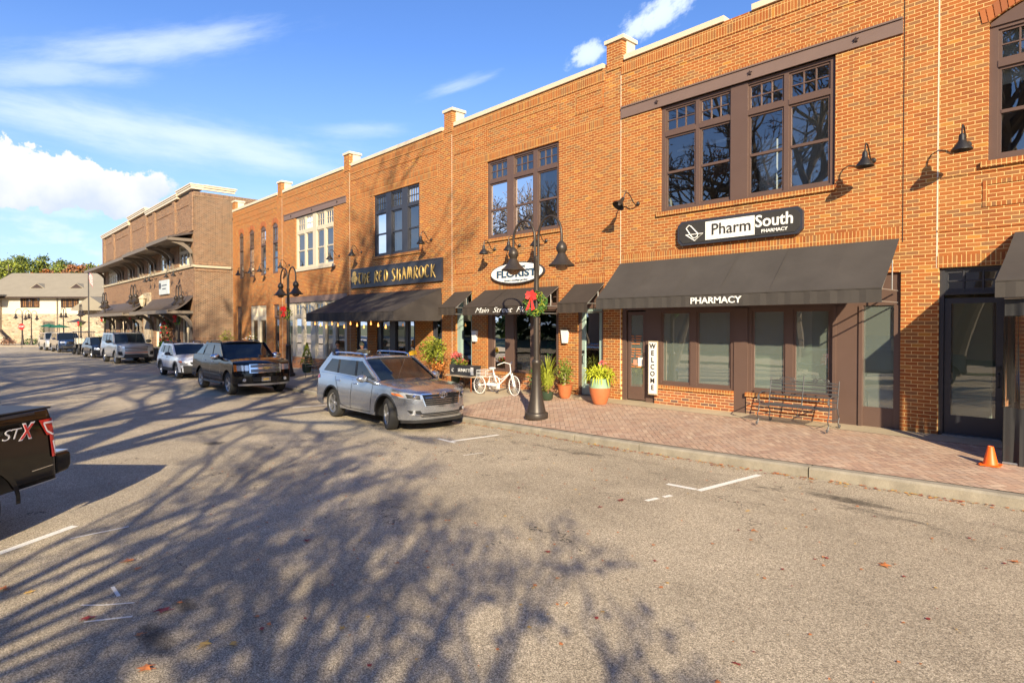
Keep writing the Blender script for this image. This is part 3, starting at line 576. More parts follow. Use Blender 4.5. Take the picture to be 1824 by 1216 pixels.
# ---------- U3 pub
u = wroot('brick_building', 'orange brick pub building with slate-framed upper window above dark glazed shopfront', 'building', (-20.8, 0, -.1), GB)
ops = [(-22.46, -19.15, 4.75, 7.27), (-23.98, -23.0, -.5, 3.1), (-22.3, -19.45, -.5, 3.1), (-18.35, -17.75, -.5, 3.1)]
b = MB(); bwall(b, -24.5, -17.15, -.6, TOP, 0, ops, .14); b.build('wall', brick, u)
band(u, -24.4, -17.65, 8.5, 8.78, .016); band(u, -24.4, -18.0, 7.28, 7.55, .006); band(u, -24.4, -18.0, 7.56, 7.83, .008); band(u, -24.4, -18.0, 8.20, 8.23, .014, brick); ledge(u, -22.55, -19.05, 4.75)
window(u, -22.46, -19.15, 4.75, 7.27, .05, [(-22.34, -21.55), (-21.16, -20.38), (-19.99, -19.27)], 6.50, M['slate'], mun=(4, 2))
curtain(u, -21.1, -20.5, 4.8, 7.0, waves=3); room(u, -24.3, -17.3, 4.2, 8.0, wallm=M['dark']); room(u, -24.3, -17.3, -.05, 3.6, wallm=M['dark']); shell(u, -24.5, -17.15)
window(u, -22.3, -19.45, .15, 3.1, .05, [(-22.0, -21.3), (-20.9, -20.2), (-20.0, -19.6)], 2.4, M['slate'], .06, 'shop_window', False, G_low, tr_gap=.1)
b = MB(); b.box(-22.3, -19.45, -.02, .12, -.4, .15); b.build('stall_riser', brick_low, u)
for a, c in ((-23.98, -23.0), (-18.35, -17.75)):
    b = MB(); b.box(a, a + .08, .04, .14, -.3, 3.1); b.box(c - .08, c, .04, .14, -.3, 3.1); b.box(a + .08, c - .08, .05, .14, 2.35, 3.1); b.build('door_frame', M['slate'], u); door(u, a + .08, c - .08, -.06, 2.35, .08, M['slate'], .3, G_low, 1, .10, True, 'alu')
coping(u, [(-24.3, -17.68)]); pier(u, -25.02, -24.46); vjoint(u, -24.5, .2, 8.6)
# ---------- U4 white windows
u = wroot('brick_building', 'orange brick building with cream-painted upper window, beam and cream shopfront', 'building', (-28.1, 0, -.2), GB)
ops = [(-30.12, -26.02, 4.75, 7.35), (-31.3, -24.8, -.7, 3.08)]
b = MB(); bwall(b, -31.8, -24.5, -.7, TOP, 0, ops, .14); b.build('wall', brick, u)
band(u, -31.7, -25.04, 8.5, 8.78, .016); band(u, -31.7, -25.04, 8.18, 8.21, .014, brick); beam(u, -31.5, -24.8, stars=(-30.6, -28.2, -25.6)); band(u, -31.5, -24.8, 7.65, 7.75, .01)
window(u, -30.12, -26.02, 4.75, 7.34, .05, [(-29.98, -29.18), (-29.02, -28.22), (-27.85, -27.08), (-26.88, -26.14)], 6.48, M['cream_p'], tr_gap=.16)
b = MB(); b.box(-30.2, -25.95, -.05, .1, 4.62, 4.75); b.build('sill', M['cream_p'], u)
b = MB()
for k in range(46): b.box(-30.0, -26.15, .16, .20, 4.86 + k * .036, 4.868 + k * .036)
b.build('blind', M['blind'], u)
room(u, -31.6, -24.7, 4.2, 8.0, wallm=M['dark']); room(u, -31.6, -24.7, -.15, 3.6); shell(u, -31.8, -24.5)
b = MB(); b.box(-31.35, -24.75, -.03, .1, 3.08, 3.36); b.build('shopfront_fascia', M['beam'], u); band(u, -31.5, -24.7, 3.37, 3.64, .006)
window(u, -30.55, -24.85, .35, 3.08, .05, [(-30.35, -29.55), (-29.3, -28.5), (-28.0, -27.2), (-26.95, -26.2), (-25.9, -25.1)], 2.30, M['cream_p'], .07, 'shop_window', False, G_low, mun=(2, 2), tr_gap=.16)
b = MB(); b.box(-30.55, -24.85, -.03, .12, -.6, .35); b.build('stall_riser', brick_low, u)
b = MB(); b.box(-31.3, -31.2, .04, .14, -.4, 3.08); b.box(-30.62, -30.55, .04, .14, -.4, 3.08); b.box(-31.2, -30.62, .05, .14, 2.2, 3.08); b.build('door_frame', M['cream_p'], u); door(u, -31.2, -30.62, -.2, 2.2, .08, M['sage'], .5, G_low)
coping(u, [(-31.65, -25.05)]); pier(u, -32.35, -31.80); vjoint(u, -31.8, .2, 8.6)
# ---------- U5 arched slits
u = wroot('brick_building', 'orange brick building with four tall narrow arched windows upstairs', 'building', (-35.5, 0, -.25), GB)
aw = [(-38.15, -37.45), (-36.50, -35.76), (-34.78, -34.02), (-33.10, -32.38)]
ops = [(a, c, 4.72, 7.42, .16) for a, c in aw] + [(-38.6, -37.8, .3, 3.05), (-36.4, -34.0, -.1, 3.05), (-33.0, -32.25, -.7, 3.05)]
b = MB(); bwall(b, -39.25, -31.8, -.7, TOP, 0, ops, .14); b.build('wall', brick, u)
band(u, -39.2, -32.4, 8.5, 8.78, .016); band(u, -39.2, -32.4, 8.18, 8.21, .014, brick); band(u, -38.9, -32.6, 7.93, 7.96, .012, brick)
for a, c in aw:
    b = MB(); n = 9
    for i in range(n): 
        t0, t1 = i / n, (i + .85) / n; f = lambda t, h: (a - .08 + (c - a + .16) * t, 7.27 + h + .18 * (1 - (2 * t - 1) ** 2)); b.prism([f(t0, 0), f(t1, 0), f(t1, .24), f(t0, .24)], 'y', -.012, .004)
    b.build('brick_arch', vous, u); window(u, a, c, 4.72, 7.25, .02, [(a + .045, c - .045)], 6.35, M['brown'], .06, mun=(2, 2), s=.028)
    b = MB(); pts = [(a, 7.25), (c, 7.25)] + [(c + (a - c) * k / 8, 7.262 + .155 * (1 - (2 * (k / 8) - 1) ** 2)) for k in range(9)]; b.prism(pts, 'y', .03, .09); b.build('arch_board', M['brown'], u)
    b = MB(); b.box(a + .05, c - .05, .115, .125, 4.8, 6.3); b.build('roller_blind', M['curtain'], u)
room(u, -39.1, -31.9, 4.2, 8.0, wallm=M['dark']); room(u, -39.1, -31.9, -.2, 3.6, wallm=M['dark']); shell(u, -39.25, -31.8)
window(u, -38.6, -37.8, .3, 3.05, .05, [(-38.5, -37.9)], 2.3, M['brown'], .06, 'shop_window', False, G_low)
window(u, -36.4, -34.0, -.1, 3.05, .05, [(-36.25, -35.35), (-35.05, -34.15)], 2.25, M['cream_p'], .08, 'shop_window', False, G_low, mun=(4, 1), tr_gap=.16)
window(u, -33.0, -32.25, 2.35, 3.05, .05, [(-32.9, -32.35)], None, M['brown'], .06, 'transom_window', False, G_low); door(u, -32.95, -32.3, -.3, 2.33, .08, M['brown_d'], .3, G_low)
coping(u, [(-39.25, -32.4)]); pier(u, -39.25, -38.75)
# ================================================= awnings
def awning(label, x0, x1, zt, zf, zv, pr, m, closed=False, seams=None, group='dark canvas awnings over the shopfronts', cat='awning', yb=-.02):
    r = wroot('canvas_awning', label, cat, ((x0 + x1) / 2, -.02, zv), group)
    b = MB(); n = 22; k = 6; rng = random.Random(x0)
    vs = []
    for i in range(n + 1):
        x = x0 + (x1 - x0) * i / n
        for j in range(k + 1):
            t = j / k; vs.append((x, yb - (pr + yb) * t, zt + (zf - zt) * t - .035 * math.sin(math.pi * t) * (.6 + .4 * abs(math.sin(i * math.pi * (x1 - x0) / 22 / 1.1))) ))
    b.add(vs, [(i * (k + 1) + j, (i + 1) * (k + 1) + j, (i + 1) * (k + 1) + j + 1, i * (k + 1) + j + 1) for i in range(n) for j in range(k)])
    if closed:
        for x in (x0, x1): b.add([(x, yb, zt), (x, -pr, zf), (x, -pr, zv), (x, yb, zv)], [(0, 1, 2, 3)])
    o = b.build('canopy', m, r, smooth=False); md = o.modifiers.new('thick', 'SOLIDIFY'); md.thickness = .012
    b = MB(); n = max(10, int((x1 - x0) / .12)); vs = []
    for i in range(n + 1): x = x0 + (x1 - x0) * i / n; yy = -pr - .006 + .006 * math.sin(i * 2.3); vs += [(x, -pr - .003, zf), (x, yy, zf - .03), (x, yy - .004, zv)]
    b.add(vs, [(3 * i + j, 3 * i + 3 + j, 3 * i + 4 + j, 3 * i + 1 + j) for i in range(n) for j in (0, 1)])
    o = b.build('valance', m, r); md = o.modifiers.new('thick', 'SOLIDIFY'); md.thickness = .008
    b = MB()
    for i in range(1, int((x1 - x0) / 1.1)):
        x = x0 + 1.1 * i; b.add([(x - .011, yb, zt + .004), (x + .011, yb, zt + .004), (x + .011, -pr, zf + .004), (x - .011, -pr, zf + .004)], [(0, 1, 2, 3)])
    b.box(x0, x1, -pr - .014, -pr + .01, zf - .012, zf + .008)
    if b.v: b.build('seam', m, r)
    b = MB()
    for x in ([x0 + .02, x1 - .02]):
        b.tube([(x, yb, zf - .02), (x, -pr + .02, zf - .02)], .014, 6); b.tube([(x, yb, zt - .04), (x, -pr + .02, zf - .04)], .014, 6); b.tube([(x, yb, zv + .02), (x, -pr + .02, zv + .02)], .014, 6)
        b.tube([(x, -.35 * pr, zf - .02), (x, -.35 * pr, zf + (zt - zf) * .55)], .012, 6)
    b.tube([(x0, -pr + .02, zf - .03), (x1, -pr + .02, zf - .03)], .014, 6); b.tube([(x0, -pr + .02, zv + .02), (x1, -pr + .02, zv + .02)], .012, 6)
    b.build('awning_frame', M['alu'], r); return r
aw1 = awning('long charcoal awning with white pharmacy lettering on its valance, above the four big shop windows', -9.87, -3.46, 3.57, 2.62, 2.36, 1.0, M['awn'])
text('PHARMACY', 'lettering', M['letw'], aw1, .19, (-6.62, -1.022, 2.485), fit=1.17, bold=.004)
aw2 = awning('brown awning with white script lettering over the florist display window', -15.36, -12.06, 3.09, 2.52, 2.27, .95, M['awn_b'])
text('Main  Street  Florist', 'lettering', M['letw'], aw2, .23, (-13.36, -.972, 2.40), shear=.42, fit=2.75, bold=-.002)
awning('small brown awning over the florist side window, left of the lettered one', -16.98, -16.02, 3.10, 2.55, 2.29, .72, M['awn_b'])
awning('small brown awning over the sage green florist door', -11.46, -10.40, 3.10, 2.55, 2.29, .72, M['awn_b'])
aw3 = awning('deep dark awning with closed ends over the pub entrance and its outdoor tables', -24.5, -17.75, 3.27, 2.42, 2.10, 2.0, M['awn_k'], True)
awning('grey awning corner at the right edge above the clear curtain', -1.78, 2.2, 3.50, 2.62, 2.37, 1.65, M['awn'])
# string bulbs under the pub awning
st = wroot('string_lights', 'string of warm bulbs hanging along the edge of the pub awning', 'string lights', (-21, -1.9, 2.1))
b = MB(); cord = [(-24.2 + 6.2 * i / 24, -1.85, 2.12 - .07 * abs(math.sin(i * .8))) for i in range(25)]; b.tube(cord, .008, 5); b.build('cord', M['black'], st)
for i in range(12):
    x = -24.0 + .5 * i; z = 2.0 - .06 * (i % 3); b = MB(); b.lathe([(.006, .10), (.018, .07), (.02, .04), (.034, .0), (.03, -.03), (.008, -.05)], (x, -1.85, z), 8); b.build('bulb', G_bulb, st, smooth=True)
# ================================================= signs
s = wroot('shop_sign', 'dark pharmacy sign board with a white and grey logo above the long awning', 'sign', (-6.64, 0, 3.86))
def chamfer(x0, x1, z0, z1, c): return [(x0 + c, z0), (x1 - c, z0), (x1, z0 + c), (x1, z1 - c), (x1 - c, z1), (x0 + c, z1), (x0, z1 - c), (x0, z0 + c)]
b = MB(); b.prism(chamfer(-8.10, -5.18, 3.85, 4.42, .10), 'y', -.10, -.01); b.build('sign_frame', M['slate'], s)
b = MB(); b.prism(chamfer(-8.05, -5.23, 3.90, 4.37, .10), 'y', -.112, -.098); b.build('sign_face', M['signk'], s)
b = MB(); b.box(-7.36, -6.19, -.122, -.110, 3.925, 4.345); b.build('logo_plate', M['letw'], s)
text('Pharm', 'lettering', M['signk'], s, .36, (-6.735, -.126, 4.14), fit=.92, bold=.002)
text('South', 'lettering', M['letw'], s, .36, (-5.765, -.118, 4.19), fit=.80, bold=.006)
text('PHARMACY', 'lettering', M['letw'], s, .10, (-5.76, -.118, 3.98), fit=.56, bold=.002)
b = MB(); L = lambda pts: b.tube([(x, -.118, z) for x, z in pts], .013, 6)
L([(-7.87, 4.09), (-7.42, 4.09), (-7.64, 3.94), (-7.87, 4.09)]); L([(-7.84, 4.27), (-7.79, 4.31), (-7.74, 4.29), (-7.55, 4.09), (-7.58, 4.02), (-7.66, 4.00), (-7.72, 4.04), (-7.86, 4.24), (-7.84, 4.27)]); b.build('emblem', M['letw'], s)
s = wroot('shop_sign', 'long dark pub sign board with gold lettering and a gold shamrock', 'sign', (-20.95, 0, 3.5))
b = MB(); b.box(-24.27, -17.65, -.07, -.01, 3.53, 4.36); b.box(-24.27, -17.65, -.085, -.07, 4.32, 4.36); b.box(-24.27, -17.65, -.085, -.07, 3.53, 3.57); b.box(-24.27, -24.23, -.085, -.07, 3.57, 4.32); b.box(-17.69, -17.65, -.085, -.07, 3.57, 4.32); b.build('sign_board', M['slate'], s)
# hand-drawn uncial letters as tapered strokes
GL = {'T': [[(0, .9), (.3, 1), (.7, .95), (1, 1.02)], [(.5, .95), (.32, .6), (.35, .2), (.6, .02), (.85, .15)]], 'H': [[(.12, 1.05), (.2, .5), (.1, 0)], [(.2, .5), (.6, .62), (.85, .4), (.8, .05), (.6, -.1)], [(.8, .95), (.7, .6)]],
      'E': [[(.85, .9), (.5, 1), (.15, .75), (.12, .3), (.4, 0), (.85, .1)], [(.15, .5), (.7, .55)]], 'R': [[(.2, 1), (.25, .5), (.1, -.08)], [(.15, .95), (.6, 1.05), (.85, .8), (.55, .55), (.3, .5)], [(.45, .5), (.7, .2), (1, 0)]],
      'D': [[(.25, 1), (.2, .5), (.2, .05)], [(.05, 1), (.6, 1.02), (.92, .6), (.75, .15), (.25, 0)]], 'S': [[(.9, .9), (.5, 1.05), (.2, .8), (.5, .5), (.8, .25), (.5, -.05), (.05, .05)]],
      'A': [[(.05, 0), (.35, .5), (.5, 1.02), (.7, .5), (.95, 0)], [(.25, .35), (.8, .4)]], 'M': [[(.02, 0), (.12, .6), (.28, 1), (.42, .6), (.45, .1)], [(.45, .6), (.62, 1), (.82, .7), (.86, .2), (1.0, 0)]],
      'O': [[(.5, 1), (.12, .8), (.08, .3), (.5, 0), (.9, .3), (.88, .8), (.5, 1)]], 'C': [[(.9, .85), (.5, 1.02), (.12, .7), (.12, .3), (.5, 0), (.92, .15)]], 'K': [[(.2, 1.05), (.2, .5), (.1, -.05)], [(.85, 1), (.3, .5), (.6, .3), (1.0, -.1)]]}
x = -23.62
for ch in 'THE RED SHAMROCK':
    if ch == ' ': x += .22; continue
    wd = .335 * (1.15 if ch == 'M' else 1); b = MB()
    for stz in GL[ch]:
        p = [Vector((x + u * wd * .86, -.085, 3.71 + v * .43)) for u, v in stz]; fine_ = []
        for i in range(len(p) - 1):
            a, c_, d_, e_ = p[max(i - 1, 0)], p[i], p[i + 1], p[min(i + 2, len(p) - 1)]
            for k in range(4):
                t = k / 4; fine_.append(.5 * ((2 * c_) + (d_ - a) * t + (2 * a - 5 * c_ + 4 * d_ - e_) * t * t + (3 * c_ - a - 3 * d_ + e_) * t ** 3))
        fine_.append(p[-1]); nn = len(fine_) - 1
        b.tube(fine_, [.012 + .025 * math.sin(math.pi * i / nn) for i in range(nn + 1)], 6)
    b.build('gold_letter', M['gold'], s); x += wd + .035
b = MB()
for a in (90, 210, 330): cx, cz = -23.96 + .13 * math.cos(R(a)), 3.98 + .14 * math.sin(R(a)); b.prism([(cx + .135 * math.cos(R(k * 30)), cz + .135 * math.sin(R(k * 30))) for k in range(12)], 'y', -.10, -.07)
b.tube([(-23.93, -.085, 3.95), (-23.88, -.085, 3.68)], .022, 6); b.build('shamrock', M['gold'], s)
s = wroot('shop_sign', 'white oval florist sign with dark blue lettering behind the double street lamp', 'sign', (-13.78, 0, 3.57))
ov = lambda a, c, n=40: [(-13.78 + a * math.cos(2 * math.pi * k / n), 3.57 + c * math.sin(2 * math.pi * k / n)) for k in range(n)]
b = MB(); b.prism(ov(1.19, .335), 'y', -.10, -.02); b.build('sign_frame', M['slate'], s); b = MB(); b.prism(ov(1.155, .305), 'y', -.112, -.098); b.build('sign_face', M['letw'], s)
text('FLORIST', 'lettering', M['navy'], s, .30, (-13.78, -.116, 3.54), fit=1.78, bold=.010)
text('Main Street', 'lettering', M['navy'], s, .13, (-13.78, -.116, 3.755), fit=.85, shear=.35, bold=.002); text('flowers weddings gardens', 'lettering', M['navy'], s, .085, (-13.78, -.116, 3.345), fit=1.05, shear=.35)
s = wroot('welcome_sign', 'tall narrow white board reading welcome downwards beside the pharmacy door', 'sign', (-8.79, -.02, .1))
b = MB(); b.box(-8.93, -8.66, -.10, -.07, .22, 1.56); b.build('board', M['wood'], s); b = MB(); b.box(-8.91, -8.68, -.106, -.098, .25, 1.53); b.build('face', M['letw'], s)
for i, ch in enumerate('WELCOME'): text(ch, 'letter', M['signk'], s, .17, (-8.795, -.110, 1.43 - .172 * i), bold=.003)
# decals on the pharmacy door
dc = wroot('door_decal', 'orange opening-hours lettering and two paper notices on the pharmacy door glass', 'decal', (-9.4, .09, .8))
orm = mat('orange_vinyl', (.75, .22, .05), .6, var=0); rng = random.Random(4)
for i in range(13):
    z = 1.66 - .066 * i; wd = .16 if i % 4 == 0 else .15
    if i in (4, 9, 10): continue
    b = MB(); b.box(-9.42 - wd, -9.42 - wd + rng.uniform(.06, .12), .086, .09, z, z + .022); b.box(-9.42 - .02, -9.42 + wd - rng.uniform(0, .06), .086, .09, z, z + .022); b.build('vinyl_line', orm, dc)
b = MB(); b.box(-9.37, -9.22, .084, .09, .90, 1.12); b.build('paper_notice', M['letw'], dc); b = MB(); b.box(-9.52, -9.40, .084, .09, .92, 1.06); b.build('paper_notice', mat('pink_paper', (.6, .3, .2), .8), dc)
# white wall pocket lights
for x, z, lb in ((-15.84, 1.59, 'white tapered wall light on the brick pier left of the florist display window'), (-11.78, 1.63, 'white tapered wall light on the brick pier right of the florist display window')):
    o = wroot('wall_light', lb, 'wall light', (x, 0, z - .2), 'white tapered wall lights'); b = MB(); b.prism([(x - .09, z - .19), (x + .07, z - .19), (x + .12, z + .18), (x - .14, z + .18)], 'y', -.10, .0); b.build('lamp_shade', M['wire'], o, bevel=.012); b = MB(); b.box(x - .15, x + .13, -.11, -.0, z + .18, z + .195); b.build('rim', M['alu'], o)
# ================================================= gooseneck sconces
def sconce(label):
    r = thing('gooseneck_lamp', label, 'wall lamp', (0, 0, 0), 0, 'black gooseneck wall lamps')
    b = MB(); b.lathe([(.055, 0), (.055, -.02), (.03, -.05), (.0, -.055)], (0, 0, 0), 14, 'y'); b.build('wall_plate', M['black'], r, smooth=True)
    b = MB(); b.tube([(0, -.03, 0), (0, -.10, -.03), (0, -.18, .03), (0, -.25, .15), (0, -.33, .24), (0, -.41, .25), (0, -.46, .18), (0, -.47, .08)], .013, 8); b.build('arm', M['black'], r, smooth=True)
    b = MB(); b.lathe([(.03, .09), (.045, .06), (.05, -.02), (.06, -.04), (.155, -.17), (.16, -.19), (.15, -.185), (.05, -.045), (.02, -.03)], (0, -.47, 0), 20, cap=False); o = b.build('lamp_shade', M['black'], r, smooth=True)
    b = MB(); b.lathe([(.01, -.05), (.035, -.08), (.04, -.12), (.02, -.15), (.0, -.155)], (0, -.47, 0), 10); b.build('bulb', M['letw'], o, smooth=True); return r
sc0 = sconce('black gooseneck lamp on the brick pier left of the arched window, over the white joint')
sc0.location = (-2.43, -.003, 5.09)
for x, z, lb in [(-3.91, 5.10, 'black gooseneck lamp right of the four-light pharmacy window'), (-9.31, 5.06, 'tilted black gooseneck lamp left of the four-light pharmacy window, pale inside showing'), (-14.87, 4.40, 'black gooseneck lamp over the left end of the oval sign'),
                 (-13.71, 4.41, 'black gooseneck lamp over the middle of the oval sign'), (-12.57, 4.44, 'black gooseneck lamp over the right end of the oval sign'), (-23.45, 5.05, 'black gooseneck lamp over the left end of the gold-lettered sign'),
                 (-18.37, 5.06, 'black gooseneck lamp over the right end of the gold-lettered sign'), (-25.46, 5.05, 'black gooseneck lamp in front of the right side of the cream upper window'), (-30.88, 5.03, 'black gooseneck lamp left of the cream upper window, above the street lamp'),
                 (-33.68, 5.02, 'black gooseneck lamp left of the rightmost arched window'), (-35.15, 5.02, 'black gooseneck lamp between the second and third arched windows'), (-37.0, 5.03, 'black gooseneck lamp between the first and second arched windows')]:
    s_ = dup(sc0, lb, (x, -.003, z), 0)
    if x == -9.31: s_.rotation_euler = (0, 0, R(-14)); [setattr(k, 'rotation_euler', (R(-38), 0, R(0))) or setattr(k, 'location', (0, -.17, -.26)) for k in s_.children if k.name.startswith('lamp_shade')]
# ================================================= street lamps
def lamp():
    r = thing('street_lamp', 'tall bronze double-headed street lamp in front of the florist', 'street lamp', (0, 0, 0), 0, 'double-headed street lamps along the kerb')
    b = MB(); b.lathe([(.275, 0), (.285, .03), (.285, .13), (.27, .15), (.235, .16)], n=12); b.build('base_plate', M['bronze'], r, smooth=True)
    b = MB(); b.lathe([(.225, .16), (.21, .22), (.165, .42), (.125, .70), (.105, 1.0), (.098, 1.28), (.112, 1.30), (.112, 1.36), (.085, 1.40)], n=24); b.build('lamp_base', M['bronze'], r, smooth=True)
    b = MB(); b.lathe([(.072, 1.38), (.068, 2.2), (.06, 3.2), (.06, 3.70), (.07, 3.72), (.07, 3.82), (.05, 3.84)], n=16); b.build('pole', M['bronze'], r, smooth=True)
    for s in (-1, 1):
        p = [(s * .055, 0, 3.5), (s * .06, 0, 4.25)] + [(s * (.06 + .37 * (1 - math.cos(R(a)))), 0, 4.27 + .46 * math.sin(R(a))) for a in range(10, 181, 17)] + [(s * .80, 0, 4.05)]
        b = MB(); b.tube(p, .030, 10); b.build('curved_arm', M['bronze'], r, smooth=True)
        b = MB(); c = (s * .80, 0, 3.62)
        b.lathe([(.03, .50), (.09, .44), (.125, .36), (.125, .30), (.10, .26), (.085, .22), (.105, .19), (.15, .10), (.24, .0), (.30, -.05), (.295, -.07), (.23, -.03), (.12, .04), (.05, .05)], c, 24, cap=False); sh = b.build('lamp_shade', M['bronze'], r, smooth=True)
        b = MB(); b.lathe([(.13, -.02), (.15, -.06), (.135, -.12), (.08, -.165), (0, -.18)], c, 18); b.build('globe', mat('amber_globe', (.23, .12, .05), .25, coat=.6, var=0), sh, smooth=True)
    return r
def P(x, y): return (x, y, Sz(x, y))
lp = lamp(); lp.location = P(-10.22, -2.78)
lamps = [lp]
for x, y, sc, rz, lb in [(-26.2, -2.05, 1.0, 0, 'double-headed street lamp behind the black pickup, in front of the cream shopfront'), (-41.4, -2.5, 1.0, R(-4), 'double-headed street lamp by the corner of the bracketed brown brick building'),
                      (-53.6, -2.5, 1.13, 0, 'double-headed street lamp in front of the middle bay of the bracketed building'), (-62.5, -2.9, 1.08, 0, 'double-headed street lamp before the left end of the bracketed building'), (-79.5, -2.3, 1.0, 0, 'double-headed street lamp beside the flagpole, beyond the parked cars')]:
    l = dup(lp, lb, (x, y, Sz(x, y) if x > -76 else -.6), rz, scale=sc); lamps.append(l)
for D_, lb, sc, x, y, rz in [(0, 'small double street lamp in front of the stone wall, behind the stop sign', .95, -95.8, -6.0, .9), (0, 'street lamp right of the stop sign in front of the stone wall', .9, -95.0, -5.2, 2.2), (0, 'single dark street lamp under the stucco wall windows', 1.0, -98.4, -1.6, .2)]:
    dup(lp, lb, (x, y, -.6), rz, scale=sc)
# wreaths on the lamps
def wreath(label, c, rad=.21, th=.10, facing=(.55, -.83), n=260, bow=True, seed=1):
    r = thing('christmas_wreath', label, 'wreath', c, math.atan2(facing[0], -facing[1]), 'green wreaths with red bows on the street lamps'); rng = random.Random(seed)
    b = MB()
    for i in range(n):
        a = rng.uniform(0, 6.283); t = rng.uniform(0, 6.283); q_ = th * rng.uniform(.3, 1); p = Vector(((rad + q_ * math.cos(t)) * math.cos(a), q_ * math.sin(t) * .7 - .08, (rad + q_ * math.cos(t)) * math.sin(a)))
        d = Vector((rng.gauss(0, 1), rng.gauss(0, 1), rng.gauss(0, 1))).normalized() * .055; e = d.orthogonal().normalized() * .016; b.add([p - d, p + e, p + d, p - e], [(0, 1, 2, 3)]); b.mi[-1] = 0 if rng.random() < .72 else 1
    b.build('greenery', [leaf_g, leaf_y], r)
    if bow:
        b = MB(); c0 = Vector((-.07, -.19, .17))
        for a in (20, 75, 130, 160, 200, 330): d = Vector((math.cos(R(a)), -.1, math.sin(R(a)))) * .15; p_ = Vector((-d.z, 0, d.x)) * .35; b.add([c0, c0 + d * .6 + p_, c0 + d, c0 + d * .6 - p_], [(0, 1, 2, 3)])
        for dx in (-.10, .04): b.add([c0 + Vector((0, -.01, 0)), c0 + Vector((dx + .05, -.02, -.30)), c0 + Vector((dx - .03, -.02, -.34))], [(0, 1, 2)])
        o = b.build('bow', M['red'], r); md = o.modifiers.new('t', 'SOLIDIFY'); md.thickness = .03
    return r
def leafmat(name, c, tr=.25):
    m, t, b = getm(name); co = t.new('ShaderNodeNewGeometry').outputs['Random Per Island']
    f = t.m('ADD', .55, t.m('MULTIPLY', co, .9)); mm = t.new('ShaderNodeVectorMath', operation='SCALE', ins={0: c, 3: f}); t.l.new(mm.outputs[0], b.inputs['Base Color']); b.inputs['Roughness'].default_value = .6; b.inputs['Specular IOR Level'].default_value = .3; return m
leaf_g = leafmat('green_leaf', (.050, .13, .028)); leaf_y = leafmat('yellow_green_leaf', (.25, .28, .03)); leaf_l = leafmat('lime_leaf', (.42, .46, .03)); leaf_o = leafmat('orange_leaf', (.40, .14, .03)); leaf_d = leafmat('dark_pine_leaf', (.060, .095, .032)); leaf_p = leafmat('pine_leaf', (.155, .19, .045)); leaf_r = leafmat('pink_petal', (.60, .12, .12)); leaf_w = leafmat('russet_leaf', (.24, .12, .07))
for l, z, lb in zip(lamps, (2.72, 2.75, 2.6, 2.9, 2.8, 2.6), ('wreath with a bright red bow on the nearest street lamp pole', 'wreath with a red bow on the lamp behind the black pickup', 'wreath with red bow on the lamp at the corner of the bracketed building', 'wreath with red bow on the lamp in front of the middle bay', 'wreath with red bow on the lamp at the left end of the bracketed building', 'wreath with red bow on the lamp beside the flagpole')):
    wreath(lb, (l.location[0], l.location[1] - .03, l.location[2] + z), seed=int(z * 100), n=420 if l is lp else 160)
# ================================================= bench
def spiral(c, r0, turns, n, axis, d=1, a0=0):
    pts = []
    for i in range(n + 1):
        t = i / n; a = a0 + d * turns * 6.283 * t; r = r0 * (1 - .8 * t); u, v = r * math.cos(a), r * math.sin(a); pts.append((c[0] + u, c[1], c[2] + v) if axis == 'y' else (c[0], c[1] + u, c[2] + v))
    return pts
bn = thing('iron_bench', 'black wrought iron garden bench with scrolled back below the pharmacy windows', 'bench', (-5.0, -.72, Sz(-5.0, -.7)))
b = MB()
for i in range(5): z = .50 + .075 * i; b.box(-.66, .66, .20 + .02 * i, .212 + .02 * i, z, z + .026)
for x in (-.66, 0, .66): b.tube([(x, .19, .40), (x, .30, .92 if x else .99)], .011, 6)
b.tube([(-.66, .285, .86), (.66, .285, .86)], .008, 6)
for x in (-.33, .33):
    for s in (-1, 1): b.tube(spiral((x + s * .10, .29, .90), .055, 1.4, 20, 'y', s, R(-90)), .007, 5); b.tube([(x, .29, .95), (x + s * .17, .29, .88), (x + s * .30, .29, .86)], .007, 5)
b.build('backrest', M['iron'], bn)
b = MB()
for i in range(9): y = -.26 + .055 * i; b.box(-.66, .66, y, y + .03, .40 - .012 * math.sin(i * .4), .408 - .012 * math.sin(i * .4))
b.build('seat', M['iron'], bn)
for s in (-1, 1):
    b = MB(); x = s * .67; b.tube([(x, .22, .64), (x, -.1, .66), (x, -.28, .60), (x, -.30, .52), (x, -.25, .50)], .011, 6); b.tube([(x, -.24, .60), (x, -.22, .40)], .010, 6); b.tube(spiral((x, -.27, .56), .05, 1.2, 14, 'x'), .008, 5); b.build('armrest', M['iron'], bn)
    for y, d in ((-.24, -1), (.20, 1)):
        b = MB(); b.tube([(x, y, .40), (x, y + d * .01, .30), (x, y + d * .07, .22), (x, y + d * .02, .12), (x, y + d * .06, .03)], .011, 6); b.tube(spiral((x, y + d * .10, .045), .042, 1.3, 14, 'x', d), .009, 5); b.build('leg', M['iron'], bn)
b = MB(); b.tube([(-.67, -.02, .20), (.67, -.02, .20)], .008, 6); b.tube([(-.67, -.2, .20), (-.67, .2, .20)], .008, 6); b.tube([(.67, -.2, .20), (.67, .2, .20)], .008, 6)
for dx in (-.12, 0, .12): b.tube([(0, -.02, .20), (dx, -.02, .39)], .006, 5)
b.build('stretcher', M['iron'], bn)
# ================================================= cone
c = thing('traffic_cone', 'small orange traffic cone on the brick pavement by the clear curtain', 'traffic cone', P(-1.80, -1.72)); c.scale = (.84,) * 3
b = MB(); b.lathe([(.118, .02), (.105, .05), (.045, .33), (.036, .335), (.032, .32)], n=28); b.build('cone', M['orange'], c, smooth=True)
b = MB(); b.prism(chamfer(-.155, .155, -.155, .155, .03), 'z', 0, .022); b.build('base', M['orange'], c, bevel=.004)
